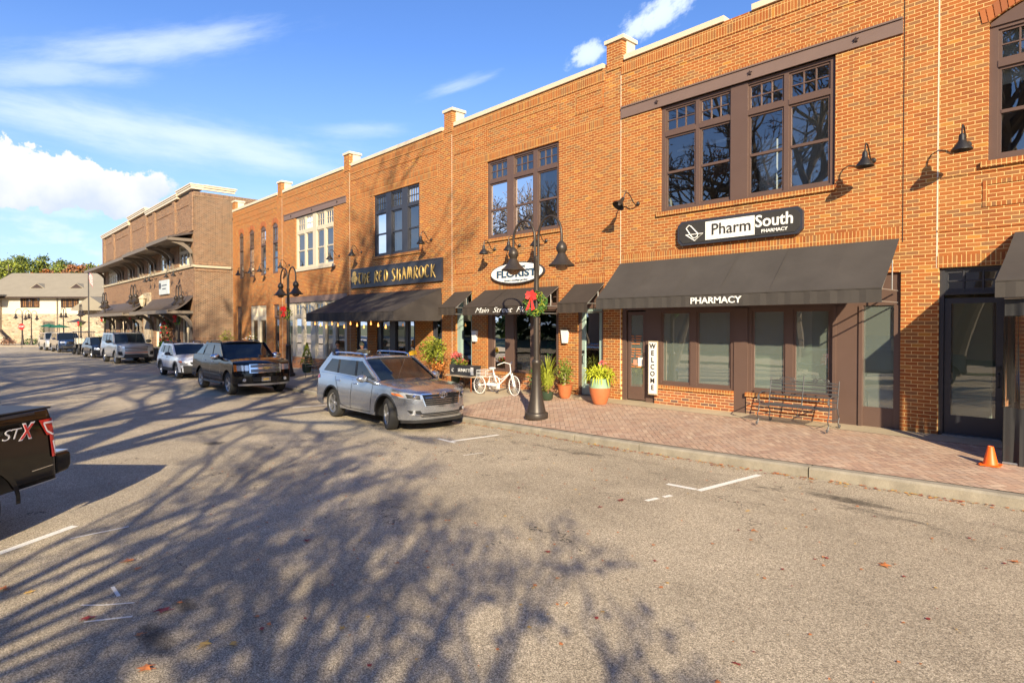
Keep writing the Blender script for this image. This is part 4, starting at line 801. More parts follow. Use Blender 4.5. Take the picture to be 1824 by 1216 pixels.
# ================================================= clear curtain enclosure
cu = wroot('patio_curtain', 'clear vinyl curtain with black skirt hanging at the right edge', 'curtain', (-1.4, -1.75, -.1))
def wavy(b, p0, p1, z0, z1, amp, wv, n=60, taper=1):
    vs = []; d = Vector((p1[0] - p0[0], p1[1] - p0[1])); nn = Vector((-d.y, d.x)).normalized()
    for i in range(n + 1):
        t = i / n; x = p0[0] + d.x * t; y = p0[1] + d.y * t; a = amp * math.sin(t * wv * 6.283) + amp * .5 * math.sin(t * wv * 2.7 * 6.283 + 1)
        for j in range(7): s_ = j / 6; vs.append((x + nn.x * a * (.5 + .5 * s_), y + nn.y * a * (.5 + .5 * s_), z0 + (z1 - z0) * (1 - s_)))
    b.add(vs, [(i * 7 + j, (i + 1) * 7 + j, (i + 1) * 7 + j + 1, i * 7 + j + 1) for i in range(n) for j in range(6)])
CP = [(-1.68, -.12), (-1.68, -1.54), (1.2, -1.60)]
for p0, p1, nn_ in ((CP[0], CP[1], 39), (CP[1], CP[2], 90)):
    b = MB(); wavy(b, p0, p1, .74, 2.10, .022, 4 if nn_ < 40 else 9, nn_); b.build('clear_panel', G_clear, cu, smooth=True)
    b = MB(); wavy(b, p0, p1, -.10, .74, .030, 2 if nn_ < 40 else 9, nn_); b.build('skirt', M['plast'], cu, smooth=True)
    b = MB(); wavy(b, p0, p1, 2.10, 2.36, .015, 2 if nn_ < 40 else 9, nn_); b.build('header', M['plast'], cu, smooth=True)
b = MB(); b.tube([(-1.68, -.12, -.02), (-1.68, -1.54, -.08), (1.2, -1.60, -.08)], .02, 6); b.tube([(-1.68, -.12, 2.34), (-1.68, -1.54, 2.36), (1.2, -1.60, 2.36)], .015, 6); b.build('curtain_rail', M['alu'], cu)
# ================================================= plants
def leaves(b, c, rx, rz, n, sz, rng, asp=.35, up=.0, shell_=.55, ry=None):
    for i in range(n):
        u = Vector((rng.gauss(0, 1), rng.gauss(0, 1), rng.gauss(0, 1))).normalized() * rng.uniform(shell_, 1) ; p = Vector(c) + Vector((u.x * rx, u.y * (ry or rx), u.z * rz))
        d = (Vector((rng.gauss(0, 1), rng.gauss(0, 1), rng.gauss(0, 1) + up)) + u * .6).normalized() * sz * rng.uniform(.6, 1.3); e = d.cross(Vector((rng.gauss(0, 1), rng.gauss(0, 1), rng.gauss(0, 1)))).normalized() * d.length * asp
        b.add([p - d * .3, p + d * .3 + e, p + d, p + d * .3 - e], [(0, 1, 2, 3)])
def pot(root, prof, m, n=24): b = MB(); b.lathe(prof, n=n); o = b.build('pot', m, root, smooth=True); b = MB(); b.lathe([(prof[-2][0] * .93, prof[-1][1] - .04), (0, prof[-1][1] - .02)], n=16, cap=False); b.build('soil', M['soil'], o); return o
rng = random.Random(7)
t_ = thing('potted_plant', 'lime green drooping plant in a tall green-glazed terracotta pot by the florist door', 'potted plant', P(-9.97, -.72))
b = MB(); b.lathe([(.16, 0), (.20, .08), (.26, .30), (.27, .42)], n=26); b.build('pot', M['terra'], t_, smooth=True)
b = MB(); b.lathe([(.27, .42), (.265, .50), (.25, .60), (.27, .66), (.24, .655)], n=26, cap=False); b.build('pot_rim', M['glaze'], t_, smooth=True)
b = MB(); leaves(b, (0, 0, .80), .36, .20, 520, .10, rng, .16, .2, .25)
for i in range(90):
    a = rng.uniform(0, 6.28); r0 = rng.uniform(.2, .46); h = rng.uniform(.0, .45); p0 = Vector((.1 * math.cos(a), .1 * math.sin(a), .66)); p1 = Vector((r0 * math.cos(a), r0 * math.sin(a), .82 - h * .3)); p2 = Vector((r0 * 1.25 * math.cos(a), r0 * 1.25 * math.sin(a), .85 - h)); sd_ = Vector((-math.sin(a), math.cos(a), 0)) * .02
    b.add([p0, p1 + sd_, p2, p1 - sd_], [(0, 1, 2, 3)])
b.build('foliage', leaf_l, t_)
b = MB(); leaves(b, (-.02, .12, 1.02), .10, .09, 30, .05, rng, .5); b.build('blossom', leaf_r, t_)
def blades(b, c, n, h, spread, rng, w_=.02, droop=.3):
    for i in range(n):
        a = rng.uniform(0, 6.28); hh = h * rng.uniform(.5, 1); sp = spread * rng.uniform(.1, 1); p0 = Vector(c) + Vector((math.cos(a) * .05, math.sin(a) * .05, 0)); p1 = p0 + Vector((math.cos(a) * sp * .5, math.sin(a) * sp * .5, hh * .75)); p2 = p0 + Vector((math.cos(a) * sp * (1 + droop), math.sin(a) * sp * (1 + droop), hh)); sd_ = Vector((-math.sin(a), math.cos(a), 0)) * w_
        b.add([p0 - sd_, p0 + sd_, p1 + sd_ * .8, p2, p1 - sd_ * .8], [(0, 1, 2, 3, 4)])
t_ = thing('potted_plant', 'tall yellow-green spiky plant in a dark green pot against the brick pier', 'potted plant', P(-11.62, -.95)); pot(t_, [(.10, 0), (.15, .05), (.17, .20), (.18, .24), (.15, .24)], M['gpot']); b = MB(); blades(b, (0, 0, .2), 130, 1.05, .42, rng, .018); leaves(b, (-.1, 0, .6), .28, .36, 260, .07, rng, .3); b.build('foliage', leaf_y, t_); b = MB(); leaves(b, (.1, 0, .32), .16, .12, 60, .06, rng, .3); b.build('dry_leaves', leaf_w, t_)
t_ = thing('potted_plant', 'leafy shrub in a plain terracotta pot beside the brick pier', 'potted plant', P(-11.38, -.50)); pot(t_, [(.12, 0), (.17, .10), (.21, .32), (.225, .36), (.19, .36)], M['terra']); b = MB(); leaves(b, (0, 0, .72), .24, .38, 420, .065, rng, .3, .2, .2); b.build('foliage', [leafmat('olive_leaf', (.16, .20, .03))], t_); b = MB(); b.tube([(0, 0, .34), (.02, 0, .8)], .015, 5); b.tube([(0, 0, .34), (-.08, 0, .75)], .012, 5); b.build('stem', M['wood'], t_)
t_ = thing('potted_plant', 'low dark leafy plant at the foot of the street lamp, by the display window', 'potted plant', P(-12.2, -.8)); pot(t_, [(.10, 0), (.14, .05), (.16, .18), (.17, .2), (.14, .2)], M['gpot']); b = MB(); leaves(b, (0, 0, .55), .24, .38, 260, .07, rng, .3, .3, .2); blades(b, (0, 0, .2), 40, .8, .3, rng, .015); b.build('foliage', leaf_g, t_)
t_ = thing('garden_shrub', 'tall yellow-green nandina shrub with orange lower leaves by the small florist window', 'shrub', P(-16.9, -1.0)); b = MB(); leaves(b, (0, 0, 1.22), .60, .50, 1300, .085, rng, .28, .1, .2, .42); b.build('foliage', leaf_y, t_); b = MB(); leaves(b, (.25, 0, .75), .35, .28, 350, .07, rng, .3, 0, .2, .35); b.build('autumn_leaves', leaf_o, t_); b = MB()
for i in range(9): b.tube([(rng.uniform(-.15, .15), rng.uniform(-.12, .12), 0), (rng.uniform(-.35, .35), rng.uniform(-.2, .2), 1.2)], .009, 5)
b.build('stem', M['wood'], t_)
t_ = thing('garden_shrub', 'bright green fern-like bush in front of the nandina', 'shrub', P(-16.9, -1.9)); b = MB(); leaves(b, (0, 0, .42), .42, .40, 700, .09, rng, .22, .2, .2); b.build('foliage', leafmat('fern_leaf', (.10, .22, .03)), t_)
t_ = thing('flower_tub', 'tub of pink flowers in front of the small florist window', 'flowers', P(-16.35, -.42)); pot(t_, [(.12, 0), (.16, .10), (.20, .50), (.21, .82), (.18, .82)], M['gpot']); b = MB(); leaves(b, (0, 0, 1.02), .22, .14, 220, .05, rng, .5, .2, .2); b.build('blossom', leaf_r, t_); b = MB(); leaves(b, (0, 0, .90), .22, .12, 160, .06, rng, .3); b.build('foliage', leaf_g, t_)
# crescent board
o = thing('crescent_board', 'big yellow crescent moon shape propped beside the shrub', 'decoration', P(-17.4, -1.7)); b = MB(); pts = [(.62 * math.cos(R(a)) + .45, .62 * math.sin(R(a)) + .72) for a in range(85, 226, 10)] + [(.50 * math.cos(R(a)) + .55, .50 * math.sin(R(a)) + .70) for a in range(220, 84, -10)]; b.prism(pts, 'y', -.02, .02); b.build('crescent', M['yel'], o); b = MB(); b.tube([(.0, .0, .0), (.02, 0, .35)], .012, 6); b.tube([(.22, .03, .0), (.08, 0, .32)], .012, 6); b.build('prop_leg', M['black'], o)
# display table with the long planter box
o = thing('display_table', 'low pale-topped display table with thin legs outside the florist', 'table', P(-15.45, -.72)); b = MB(); b.box(-.70, .62, -.32, .32, .42, .46); b.build('tabletop', M['wood'], o)
for x in (-.66, .58):
    for y in (-.28, .28): b = MB(); b.box(x - .012, x + .012, y - .012, y + .012, -.06, .42); b.build('leg', M['terra'], o)
o = thing('planter_box', 'long dark planter box with white lettering resting on the display table', 'planter box', (-15.42, -.80, P(-15.42, -.8)[2] + .462))
b = MB(); b.prism([(-.60, 0), (.56, 0), (.62, .33), (-.64, .33)], 'y', -.15, .15); b.build('box', M['char'], o); text('SUNATTI', 'lettering', M['letw'], o, .15, (.14, -.156, .17), fit=.62); text('C', 'lettering', M['letw'], o, .16, (-.45, -.156, .15)); b = MB(); b.box(.47, .60, -.158, -.150, .05, .28); b.build('white_patch', M['letw'], o)
b = MB(); leaves(b, (-.18, 0, .40), .36, .11, 260, .05, rng, .4, .2, .1, .12); b.build('foliage', leaf_y, o); b = MB(); leaves(b, (-.15, 0, .44), .34, .08, 70, .05, rng, .5, .2, .1, .12); b.build('blossom', leaf_r, o)
for i, (x, y, rr, lb) in enumerate(((-15.75, -.65, .13, 'dark round pot under the left end of the display table'), (-15.25, -.6, .15, 'dark round pot under the middle of the display table'), (-14.98, -.75, .11, 'small brown pot under the right end of the display table'))):
    o = thing('clay_pot', lb, 'pot', P(x, y), 0, 'pots under the display table'); b = MB(); b.lathe([(rr * .6, 0), (rr, rr * .8), (rr * .95, rr * 1.5), (rr * .7, rr * 1.9), (rr * .75, rr * 2.0)], n=18); b.build('pot', M['brown_d'], o, smooth=True)
# ================================================= tricycle
tk = thing('tricycle', 'white adult tricycle with rear basket parked in front of the florist window', 'tricycle', (-14.20, -.92, Sz(-14.2, -.9) + .0), R(2))
def spoked(rr, th=.0125, n=20, nsp=18):
    b = MB(); b.tube([(rr * math.cos(2 * math.pi * i / 28), 0, rr * math.sin(2 * math.pi * i / 28)) for i in range(28)], th, 6, closed=True)
    for i in range(nsp): a = 2 * math.pi * i / nsp; b.tube([(.02 * math.cos(a), 0, .02 * math.sin(a)), (rr * math.cos(a), 0, rr * math.sin(a))], .0035, 3, cap=False)
    b.tube([(0, -.04, 0), (0, .04, 0)], .025, 8); return b
for x, y, rr in ((0, -.30, .255), (0, .30, .255), (1.18, 0, .285)): b = spoked(rr); b.build('wheel', M['wire'], tk, loc=(x, y, rr + .016), rot=(0, 0, R(-12) if x else 0))
b = MB(); b.tube([(0, -.30, .27), (0, .30, .27)], .016, 6); b.tube([(0, 0, .27), (.55, 0, .30), (.95, 0, .62), (1.04, 0, .72)], .021, 8); b.tube([(.42, 0, .36), (.30, 0, .62), (.28, 0, .74)], .018, 8); b.tube([(.34, 0, .55), (.62, 0, .45), (1.0, 0, .68)], .014, 6); b.tube([(1.18, -.03, .30), (1.06, -.03, .66), (1.02, 0, .80), (1.0, 0, .92)], .013, 6); b.tube([(1.18, .03, .30), (1.06, .03, .66)], .013, 6)
b.box(.05, .55, -.05, -.03, .24, .33); b.build('frame', M['wire'], tk, smooth=False)
b = MB(); b.tube([(.76, -.28, .90), (.80, -.27, .92), (.92, -.16, .98), (1.0, 0, .93), (.92, .16, .98), (.80, .27, .92), (.72, .28, .88)], .012, 6); b.build('handlebar', M['wire'], tk)
b = MB(); b.lathe([(.0, .0), (.10, .01), (.115, .04), (.06, .06), (0, .065)], (.24, 0, .74), 14); b.build('saddle', M['wire'], tk, smooth=True)
b = MB()
for z in (.50, .60, .70): b.tube([(-.26, -.20, z), (.14, -.20, z), (.14, .20, z), (-.26, .20, z), (-.26, -.20, z)], .006, 4)
for i in range(7):
    x = -.26 + .4 * i / 6
    for y in (-.2, .2): b.tube([(x, y, .5), (x, y, .7)], .004, 4)
b.tube([(-.1, -.2, .5), (0, -.1, .28)], .008, 4); b.tube([(-.1, .2, .5), (0, .1, .28)], .008, 4); b.build('basket', M['wire'], tk)
b = MB(); b.lathe([(.075, 0), (.08, .012), (.07, .02)], (.52, -.05, .27), 14, 'y'); b.tube([(.52, -.06, .27), (.60, -.1, .20)], .01, 5); b.box(.56, .66, -.16, -.08, .185, .205); b.build('pedal_crank', M['wire'], tk)
# ================================================= vehicles (front axle at x = 0, nose towards +x, ground at z = 0)
def superw(u, p): u = max(0., min(1., u)); return (1 - u ** p) ** (1 / p)
class Car:
    def __init__(s, name, label, cat, loc, yaw, S, group=None):
        s.r = thing(name, label, cat, loc, yaw, group); s.S = S
    def half(s, x):
        S = s.S; w = S['W']; a, p = S.get('cf', (.50, 2.7)); 
        d = S['Lf'] - x
        if d < a: w *= superw(1 - max(d, 0) / a, p)
        a, p = S.get('cr', (.32, 3.0)); d = x + S['wb'] + S['Lr']
        if d < a: w *= superw(1 - max(d, 0) / a, p)
        return w
    def lean(s, x, z):
        S = s.S; k = S.get('lean', .35); zb = S.get('zbump', .70); d = max(S['Lf'] - x, 0); f = math.exp(-(d / .30) ** 1.5)
        r = -k * max(z - zb, 0) * f - .25 * max(.42 - z, 0) * f
        d = max(x + S['wb'] + S['Lr'], 0); f = math.exp(-(d / .3) ** 1.5); r += S.get('leanr', .12) * max(z - zb, 0) * f; return r
    def prof(s, z):
        zt = s.S['zbelt']; return lerp(z, [(.18, .955), (.30, .985), (.45, 1.0), (.62, 1.005), (.78, .995), (zt - .12, .965), (zt, .925)])
    def body(s, mt):
        S = s.S; zs0 = S['zs']; x0, x1 = -S['wb'] - S['Lr'], S['Lf']; offs = [0, .004, .015, .035, .07, .115, .17, .24, .32]
        xs = sorted(set([round(x0 + o, 4) for o in offs] + [round(x1 - o, 4) for o in offs] + [round(x0 + .36 + i * .045, 4) for i in range(int((x1 - x0 - .70) / .045))]))
        lv = [.0, .10, .22, .34, .46]; vs = []; ns = 0; zs0 = S['zs']
        for x in xs:
            w = s.half(x); zt = lerp(x, S['top']); zb = lerp(x, S.get('bot', [(0, zs0)])); ra = S['ra']
            for xa in (0, -S['wb']):
                dx = abs(x - xa)
                if dx < ra: zb = max(zb, S['wr'] + math.sqrt(max(ra * ra - dx * dx, 0)) * .97)
            zl = [zs0, zs0 + .08, .45, .58, .70, .80, zt - .22, zt - .13, zt - .055]
            row = [(w * s.prof(max(z, zb)), min(max(z, zb), zt - .03)) for z in zl]
            row += [(w * (s.prof(zt) - .0), zt - .012), (w * (s.prof(zt) - .06), zt + .004), (w * .62, zt + S['crown'] * .6), (w * .30, zt + S['crown'] * .92), (0, zt + S['crown'])]
            full = [(y, z) for y, z in row] + [(-y, z) for y, z in row[:-1][::-1]]; ns = len(full)
            vs += [(x + s.lean(x, z), y, z) for y, z in full]
        b = MB(); n = len(xs); b.add(vs, [(i * ns + j, (i + 1) * ns + j, (i + 1) * ns + j + 1, i * ns + j + 1) for i in range(n - 1) for j in range(ns - 1)] + [tuple(range(ns)), tuple(range((n - 1) * ns, n * ns))[::-1]])
        o = b.build('body', mt, s.r, smooth=True); s.bodyo = o
        b = MB(); W = S['W']; b.box(x0 + .25, x1 - .28, -(W - .30), W - .30, zs0 - .06, .84); b.box(x0 + .2, x1 - .25, -(W - .08), W - .08, zs0 + .10, zs0 + .13) if 0 else None  # dark box added to block light under the body and fill the arches
        for xa in (0, -S['wb']): b.box(xa - S['ra'], xa + S['ra'], -(W - .09), W - .09, .78, .82)
        b.build('underbody_light_block', M['plast'], s.r); return o
    def fx(s, y, z, end=1):
        S = s.S; W = S['W'] * s.prof(z)
        u = min(abs(y) / W, .9995)
        if end > 0: a, p = S.get('cf', (.50, 2.7)); x = S['Lf'] - a * (1 - (1 - u ** p) ** (1 / p))
        else: a, p = S.get('cr', (.32, 3.0)); x = -S['wb'] - S['Lr'] + a * (1 - (1 - u ** p) ** (1 / p))
        return x + s.lean(x, z)
    def fpatch(s, name, m, cs, off=.012, nx=10, nz=3, end=1, parent=None, smooth=True):
        """cs: list of quads [(y,z)x4] (bottom-left, bottom-right, top-right, top-left) laid on the curved end of the body"""
        b = MB()
        for c in cs:
            vs = []; d = .03
            for k in (0, 1):
                for i in range(nx + 1):
                    for j in range(nz + 1):
                        u, v = i / nx, j / nz; y = (c[0][0] * (1 - u) + c[1][0] * u) * (1 - v) + (c[3][0] * (1 - u) + c[2][0] * u) * v; z = (c[0][1] * (1 - u) + c[1][1] * u) * (1 - v) + (c[3][1] * (1 - u) + c[2][1] * u) * v
                        vs.append((s.fx(y, z, end) + end * (off if k == 0 else off - d), y, z))
            N = (nx + 1) * (nz + 1); fs = [(i * (nz + 1) + j, (i + 1) * (nz + 1) + j, (i + 1) * (nz + 1) + j + 1, i * (nz + 1) + j + 1) for i in range(nx) for j in range(nz)]
            ring = [i * (nz + 1) for i in range(nx + 1)] + [nx * (nz + 1) + j for j in range(1, nz + 1)] + [i * (nz + 1) + nz for i in range(nx - 1, -1, -1)] + [j for j in range(nz - 1, 0, -1)]
            fs += [(a, ring[(q_ + 1) % len(ring)], ring[(q_ + 1) % len(ring)] + N, a + N) for q_, a in enumerate(ring)]
            b.add(vs, fs)
        return b.build(name, m, parent or s.r, smooth=smooth)
    def sy(s, x, z): return s.half(x) * s.prof(z)
    def spatch(s, name, m, cs, side=-1, off=.006, n=8, parent=None):
        b = MB()
        for c in cs:
            for k in range(1):
                vs = []
                for i in range(n + 1):
                    for j in range(n + 1):
                        u, v = i / n, j / n; x = (c[0][0] * (1 - u) + c[1][0] * u) * (1 - v) + (c[3][0] * (1 - u) + c[2][0] * u) * v; z = (c[0][1] * (1 - u) + c[1][1] * u) * (1 - v) + (c[3][1] * (1 - u) + c[2][1] * u) * v
                        vs.append((x + s.lean(x, z), side * (s.sy(x, z) + off), z))
                b.add(vs, [(i * (n + 1) + j, (i + 1) * (n + 1) + j, (i + 1) * (n + 1) + j + 1, i * (n + 1) + j + 1) for i in range(n) for j in range(n)])
        return b.build(name, m, parent or s.r, smooth=True)
    def strip(s, pts, wd, side, off=.004):         # thin line on the body side
        out = []
        for (x0, z0), (x1, z1) in zip(pts, pts[1:]):
            d = Vector((x1 - x0, z1 - z0)).normalized() * wd / 2; nx, nz = -d.y, d.x; out.append([(x0 - nx, z0 - nz), (x1 - nx, z1 - nz), (x1 + nx, z1 + nz), (x0 + nx, z0 + nz)])
        return out
    def house(s, pm, pill=True, bpil=M['plast'], roofm=None, posts=()):
        S = s.S; A, B, C_, D = S['gh']      # (x,z): windscreen base, windscreen top, roof rear, rear glass base
        wb_ = S['W'] * S.get('gwb', .90); wr = S['W'] * S.get('gwr', .78); zr = B[1]; zb = min(A[1], D[1])
        s.gw = lambda z: wb_ + (wr - wb_) * max(0, (z - zb)) / (zr - zb)
        n = 10; bow, bowr = .16, .07; b = MB(); vs = []
        def row(Pt0, Pt1, t, bw): 
            x = Pt0[0] + (Pt1[0] - Pt0[0]) * t; z = Pt0[1] + (Pt1[1] - Pt0[1]) * t; g = s.gw(z); return [(x + bw * (1 - (2 * i / n - 1) ** 2) * (1 if bw > 0 else 1), -g + 2 * g * i / n, z + .0) for i in range(n + 1)]
        for k in range(5): vs += row(A, B, k / 4, bow * (1 - .6 * k / 4))
        b.add(vs, [(k * (n + 1) + i, k * (n + 1) + i + 1, (k + 1) * (n + 1) + i + 1, (k + 1) * (n + 1) + i) for k in range(4) for i in range(n)])
        o = b.build('windscreen', G_car, s.r, smooth=True)
        b = MB(); vs = []
        for k in range(5): vs += row(D, C_, k / 4, -bowr)
        b.add(vs, [(k * (n + 1) + i, k * (n + 1) + i + 1, (k + 1) * (n + 1) + i + 1, (k + 1) * (n + 1) + i) for k in range(4) for i in range(n)]); b.build('rear_window', G_car, s.r, smooth=True)
        for sd_ in (-1, 1):
            b = MB(); P4 = [A, B, C_, D]; b.add([(x, sd_ * s.gw(z), z) for x, z in P4], [(0, 1, 2, 3)]); b.build('side_window', G_car, s.r)
        # paint: pillars along the edges
        for sd_ in (-1, 1):
            b = MB()
            def post(p, q_, wd, off=.010, mm=None):
                d = Vector((q_[0] - p[0], q_[1] - p[1])).normalized(); nx, nz = -d.y * wd / 2, d.x * wd / 2; vs = []
                for k, o_ in ((0, off), (1, -.03)):
                    for (x, z) in ((p[0] - nx, p[1] - nz), (p[0] + nx, p[1] + nz), (q_[0] + nx, q_[1] + nz), (q_[0] - nx, q_[1] - nz)): vs.append((x, sd_ * (s.gw(z) + o_), z))
                b.add(vs, [(0, 1, 2, 3), (4, 5, 1, 0), (5, 6, 2, 1), (6, 7, 3, 2), (7, 4, 0, 3)])
            pw = S.get('pw', .085); post((A[0] + .05, A[1] - .04), (B[0] + .02, B[1]), pw); post((B[0] + .02, zr - .02), (C_[0] - .02, zr - .02), .085)
            post((D[0] + .06, D[1] - .05), (C_[0] + .05, C_[1]), S.get('dp', .14)); post((A[0] + .05, A[1] - .01), (D[0] + .1, D[1] - .01), .05)
            b.build('pillar', pm, s.r, smooth=False)
            b = MB()
            for x0, x1, wd in posts: post((x0, zb), (x1, zr - .06), wd, .008)
            if posts: b.build('door_pillar', bpil, s.r)
            # windscreen edge pillars seen from the front
            b = MB()
            for (p, q_, bw0, bw1, w_) in ((A, B, 0, 0, .075),):
                vs = [(p[0] + .03, sd_ * (s.gw(p[1]) + .006), p[1]), (p[0] + .085, sd_ * (s.gw(p[1]) - w_), p[1]), (q_[0] + .055, sd_ * (s.gw(q_[1]) - w_ * .8), q_[1]), (q_[0] + .01, sd_ * (s.gw(q_[1]) + .006), q_[1])]; b.add(vs, [(0, 1, 2, 3)])
            b.build('front_pillar', pm, s.r)
        b = MB(); vs = []; m_ = 8; xs = [C_[0] - .05 + (B[0] + .07 - C_[0]) * i / m_ for i in range(m_ + 1)]
        for i, x in enumerate(xs):
            e = math.sin(math.pi * (.08 + .84 * i / m_)) ** .5
            for j in range(n + 1):
                y = -1 + 2 * j / n; bx = (bow * .4 * (1 - y * y)) if i == m_ else (-bowr * (1 - y * y) if i == 0 else 0); vs.append((x + bx, y * (s.gw(zr) + .008), zr - .015 + (.035 + .035 * e + S.get('rc', 0) * e) * (1 - y ** 4) ))
        b.add(vs, [(i * (n + 1) + j, (i + 1) * (n + 1) + j, (i + 1) * (n + 1) + j + 1, i * (n + 1) + j + 1) for i in range(m_) for j in range(n)]); o = b.build('roof', roofm or pm, s.r, smooth=True); md = o.modifiers.new('t', 'SOLIDIFY'); md.thickness = .04
    def wheels(s, wm=None, turn=0., spokes=5, w_=.235, far=False):
        S = s.S; r = S['wr']; wl = None
        for xa in (0, -S['wb']):
            for sd_ in (-1, 1):
                e = bpy.data.objects.new('wheel', None); COL.objects.link(e); e.parent = s.r; e.location = (xa, sd_ * (S['W'] - .035 - w_ / 2), r); e.rotation_euler = (0, 0, (turn if xa == 0 else 0) + (math.pi if sd_ > 0 else 0))
                if wl is None:
                    h = w_ / 2; b = MB(); b.lathe([(r * .66, -h + .01), (r * .76, -h), (r * .93, -h + .006), (r * .985, -h + .03), (r, -h + .06), (r, h - .06), (r * .985, h - .03), (r * .93, h - .006), (r * .7, h)], (0, 0, 0), 36, 'y', cap=False); ty = b.build('tyre', M['rubber'], e, smooth=True)
                    b = MB(); R_ = r * .67; b.lathe([(R_, -h + .012), (R_ * .97, -h + .02), (R_ * .93, -h + .03), (R_ * .90, -h + .10), (R_ * .90, h)], (0, 0, 0), 32, 'y', cap=False)
                    for k in range(spokes):
                        a = 2 * math.pi * k / spokes
                        for da in (-.13, .13):
                            a0, a1 = a + da * 1.6, a + da; c0, c1 = Vector((math.cos(a0), 0, math.sin(a0))), Vector((math.cos(a1), 0, math.sin(a1))); t0 = Vector((-math.sin(a0), 0, math.cos(a0))) * .018; p0 = c0 * R_ * .16; p1 = c1 * R_ * .93
                            y0, y1 = -h + .045, -h + .025; vs = [p0 - t0 + Vector((0, y0, 0)), p0 + t0 + Vector((0, y0, 0)), p1 + t0 * 1.3 + Vector((0, y1, 0)), p1 - t0 * 1.3 + Vector((0, y1, 0))]; vs += [v + Vector((0, .03, 0)) for v in vs]; b.add(vs, [(0, 1, 2, 3), (0, 4, 5, 1), (1, 5, 6, 2), (2, 6, 7, 3), (3, 7, 4, 0)])
                    b.lathe([(0, -h + .03), (R_ * .20, -h + .034), (R_ * .24, -h + .06)], (0, 0, 0), 14, 'y', cap=False); ri = b.build('rim', wm or M['rim'], e, smooth=True)
                    b = MB(); b.lathe([(0, 0), (R_ * .9, 0)], (0, -h + .10, 0), 20, 'y', cap=False); br = b.build('brake_disc', M['plast'], e); wl = (ty, ri, br)
                else:
                    for o in wl: c = o.copy(); COL.objects.link(c); c.parent = e
    def seams(s, lines, wd=.014, m=None, both=True):
        for sd_ in ((-1, 1) if both else (-1,)): s.spatch('door_seam', m or M['grid'], [q_ for l in lines for q_ in s.strip(l, wd, sd_)], sd_, .003, 3)
    def handles(s, pts, m=None):
        for sd_ in (-1, 1):
            for x, z in pts: b = MB(); y = sd_ * (s.sy(x, z) + .02); b.tube([(x - .10, y - sd_ * .02, z), (x - .07, y, z), (x + .07, y, z + .004), (x + .10, y - sd_ * .02, z + .004)], .013, 6); b.build('door_handle', m or M['chrome'], s.r, smooth=True)
    def mirrors(s, x, z, m, sc=1.0, low=None):
        for sd_ in (-1, 1):
            y = sd_ * (s.S['W'] * .93); b = MB(); c = Vector((x, y + sd_ * .17, z + .05)); vs = []; 
            b.lathe([(0, -.06), (.06, -.055), (.10, -.02), (.11, .03), (.10, .07), (0, .075)], (0, 0, 0), 16, 'x'); st = 0
            b.v = [(c.x - v[0] * 1.1 * sc, c.y + v[1] * 1.25 * sc, c.z + v[2] * .80 * sc) for v in b.v]; o = b.build('mirror', m, s.r, smooth=True); b = MB(); b.tube([(x, y - sd_ * .03, z - .03), (x, y + sd_ * .12, z)], .03, 6); b.build('mirror_arm', low or M['plast'], o)
    def rails(s, x0, x1, m, yk=.86, h=.07, cross=False):
        zr = s.S['gh'][1][1]
        for sd_ in (-1, 1): y = sd_ * s.gw(zr) * yk; b = MB(); b.tube([(x0, y, zr + .02), (x0 + .06, y, zr + .02 + h), (x0 + .2, y, zr + .04 + h), ((x0 + x1) / 2, y, zr + .05 + h), (x1 - .25, y, zr + .04 + h), (x1 - .08, y, zr + .01 + h), (x1, y, zr - .01)], .020, 8); b.build('roof_rail', m, s.r, smooth=True)
# ---------------- silver crossover (nearest parked car)
S = dict(W=.955, wb=2.79, Lf=.97, Lr=1.12, zs=.30, zbelt=1.13, crown=.055, ra=.46, wr=.375, lean=.30, zbump=.80, leanr=.16,
         top=[(-3.95, .92), (-3.88, 1.02), (-3.6, 1.17), (-2.5, 1.16), (-1.0, 1.12), (-.55, 1.09), (.1, 1.04), (.50, .975), (.78, .90), (.97, .78)], bot=[(-3.9, .42), (-3.4, .30), (.5, .28), (.95, .30)],
         gh=[(-.56, 1.11), (-1.46, 1.60), (-3.20, 1.63), (-3.76, 1.20)], cf=(.74, 2.35), pw=.08, dp=.20)
c = Car('parked_car', 'silver mid-size crossover with roof rails parked at the kerb in front of the florist', 'car', (-12.38, -4.62, -.485), R(-1), S, 'cars parked along the kerb'); c.body(P_silver); c.house(P_silver, posts=((-1.62, -1.70, .09), (-2.62, -2.66, .09)))
c.wheels(turn=R(-17)); c.rails(-3.2, -1.45, M['chrome'], cross=True)
c.seams([[(-.72, .36), (-.66, .70), (-.62, 1.04)], [(-1.72, .34), (-1.70, .75), (-1.66, 1.08)], [(-2.40, .75), (-2.66, 1.10)], [(-.72, .36), (-1.9, .345), (-2.25, .40), (-2.42, .75)]]); c.handles([(-1.50, .98), (-2.42, 1.0)]); c.mirrors(-.86, 1.10, P_silver, 1.05)
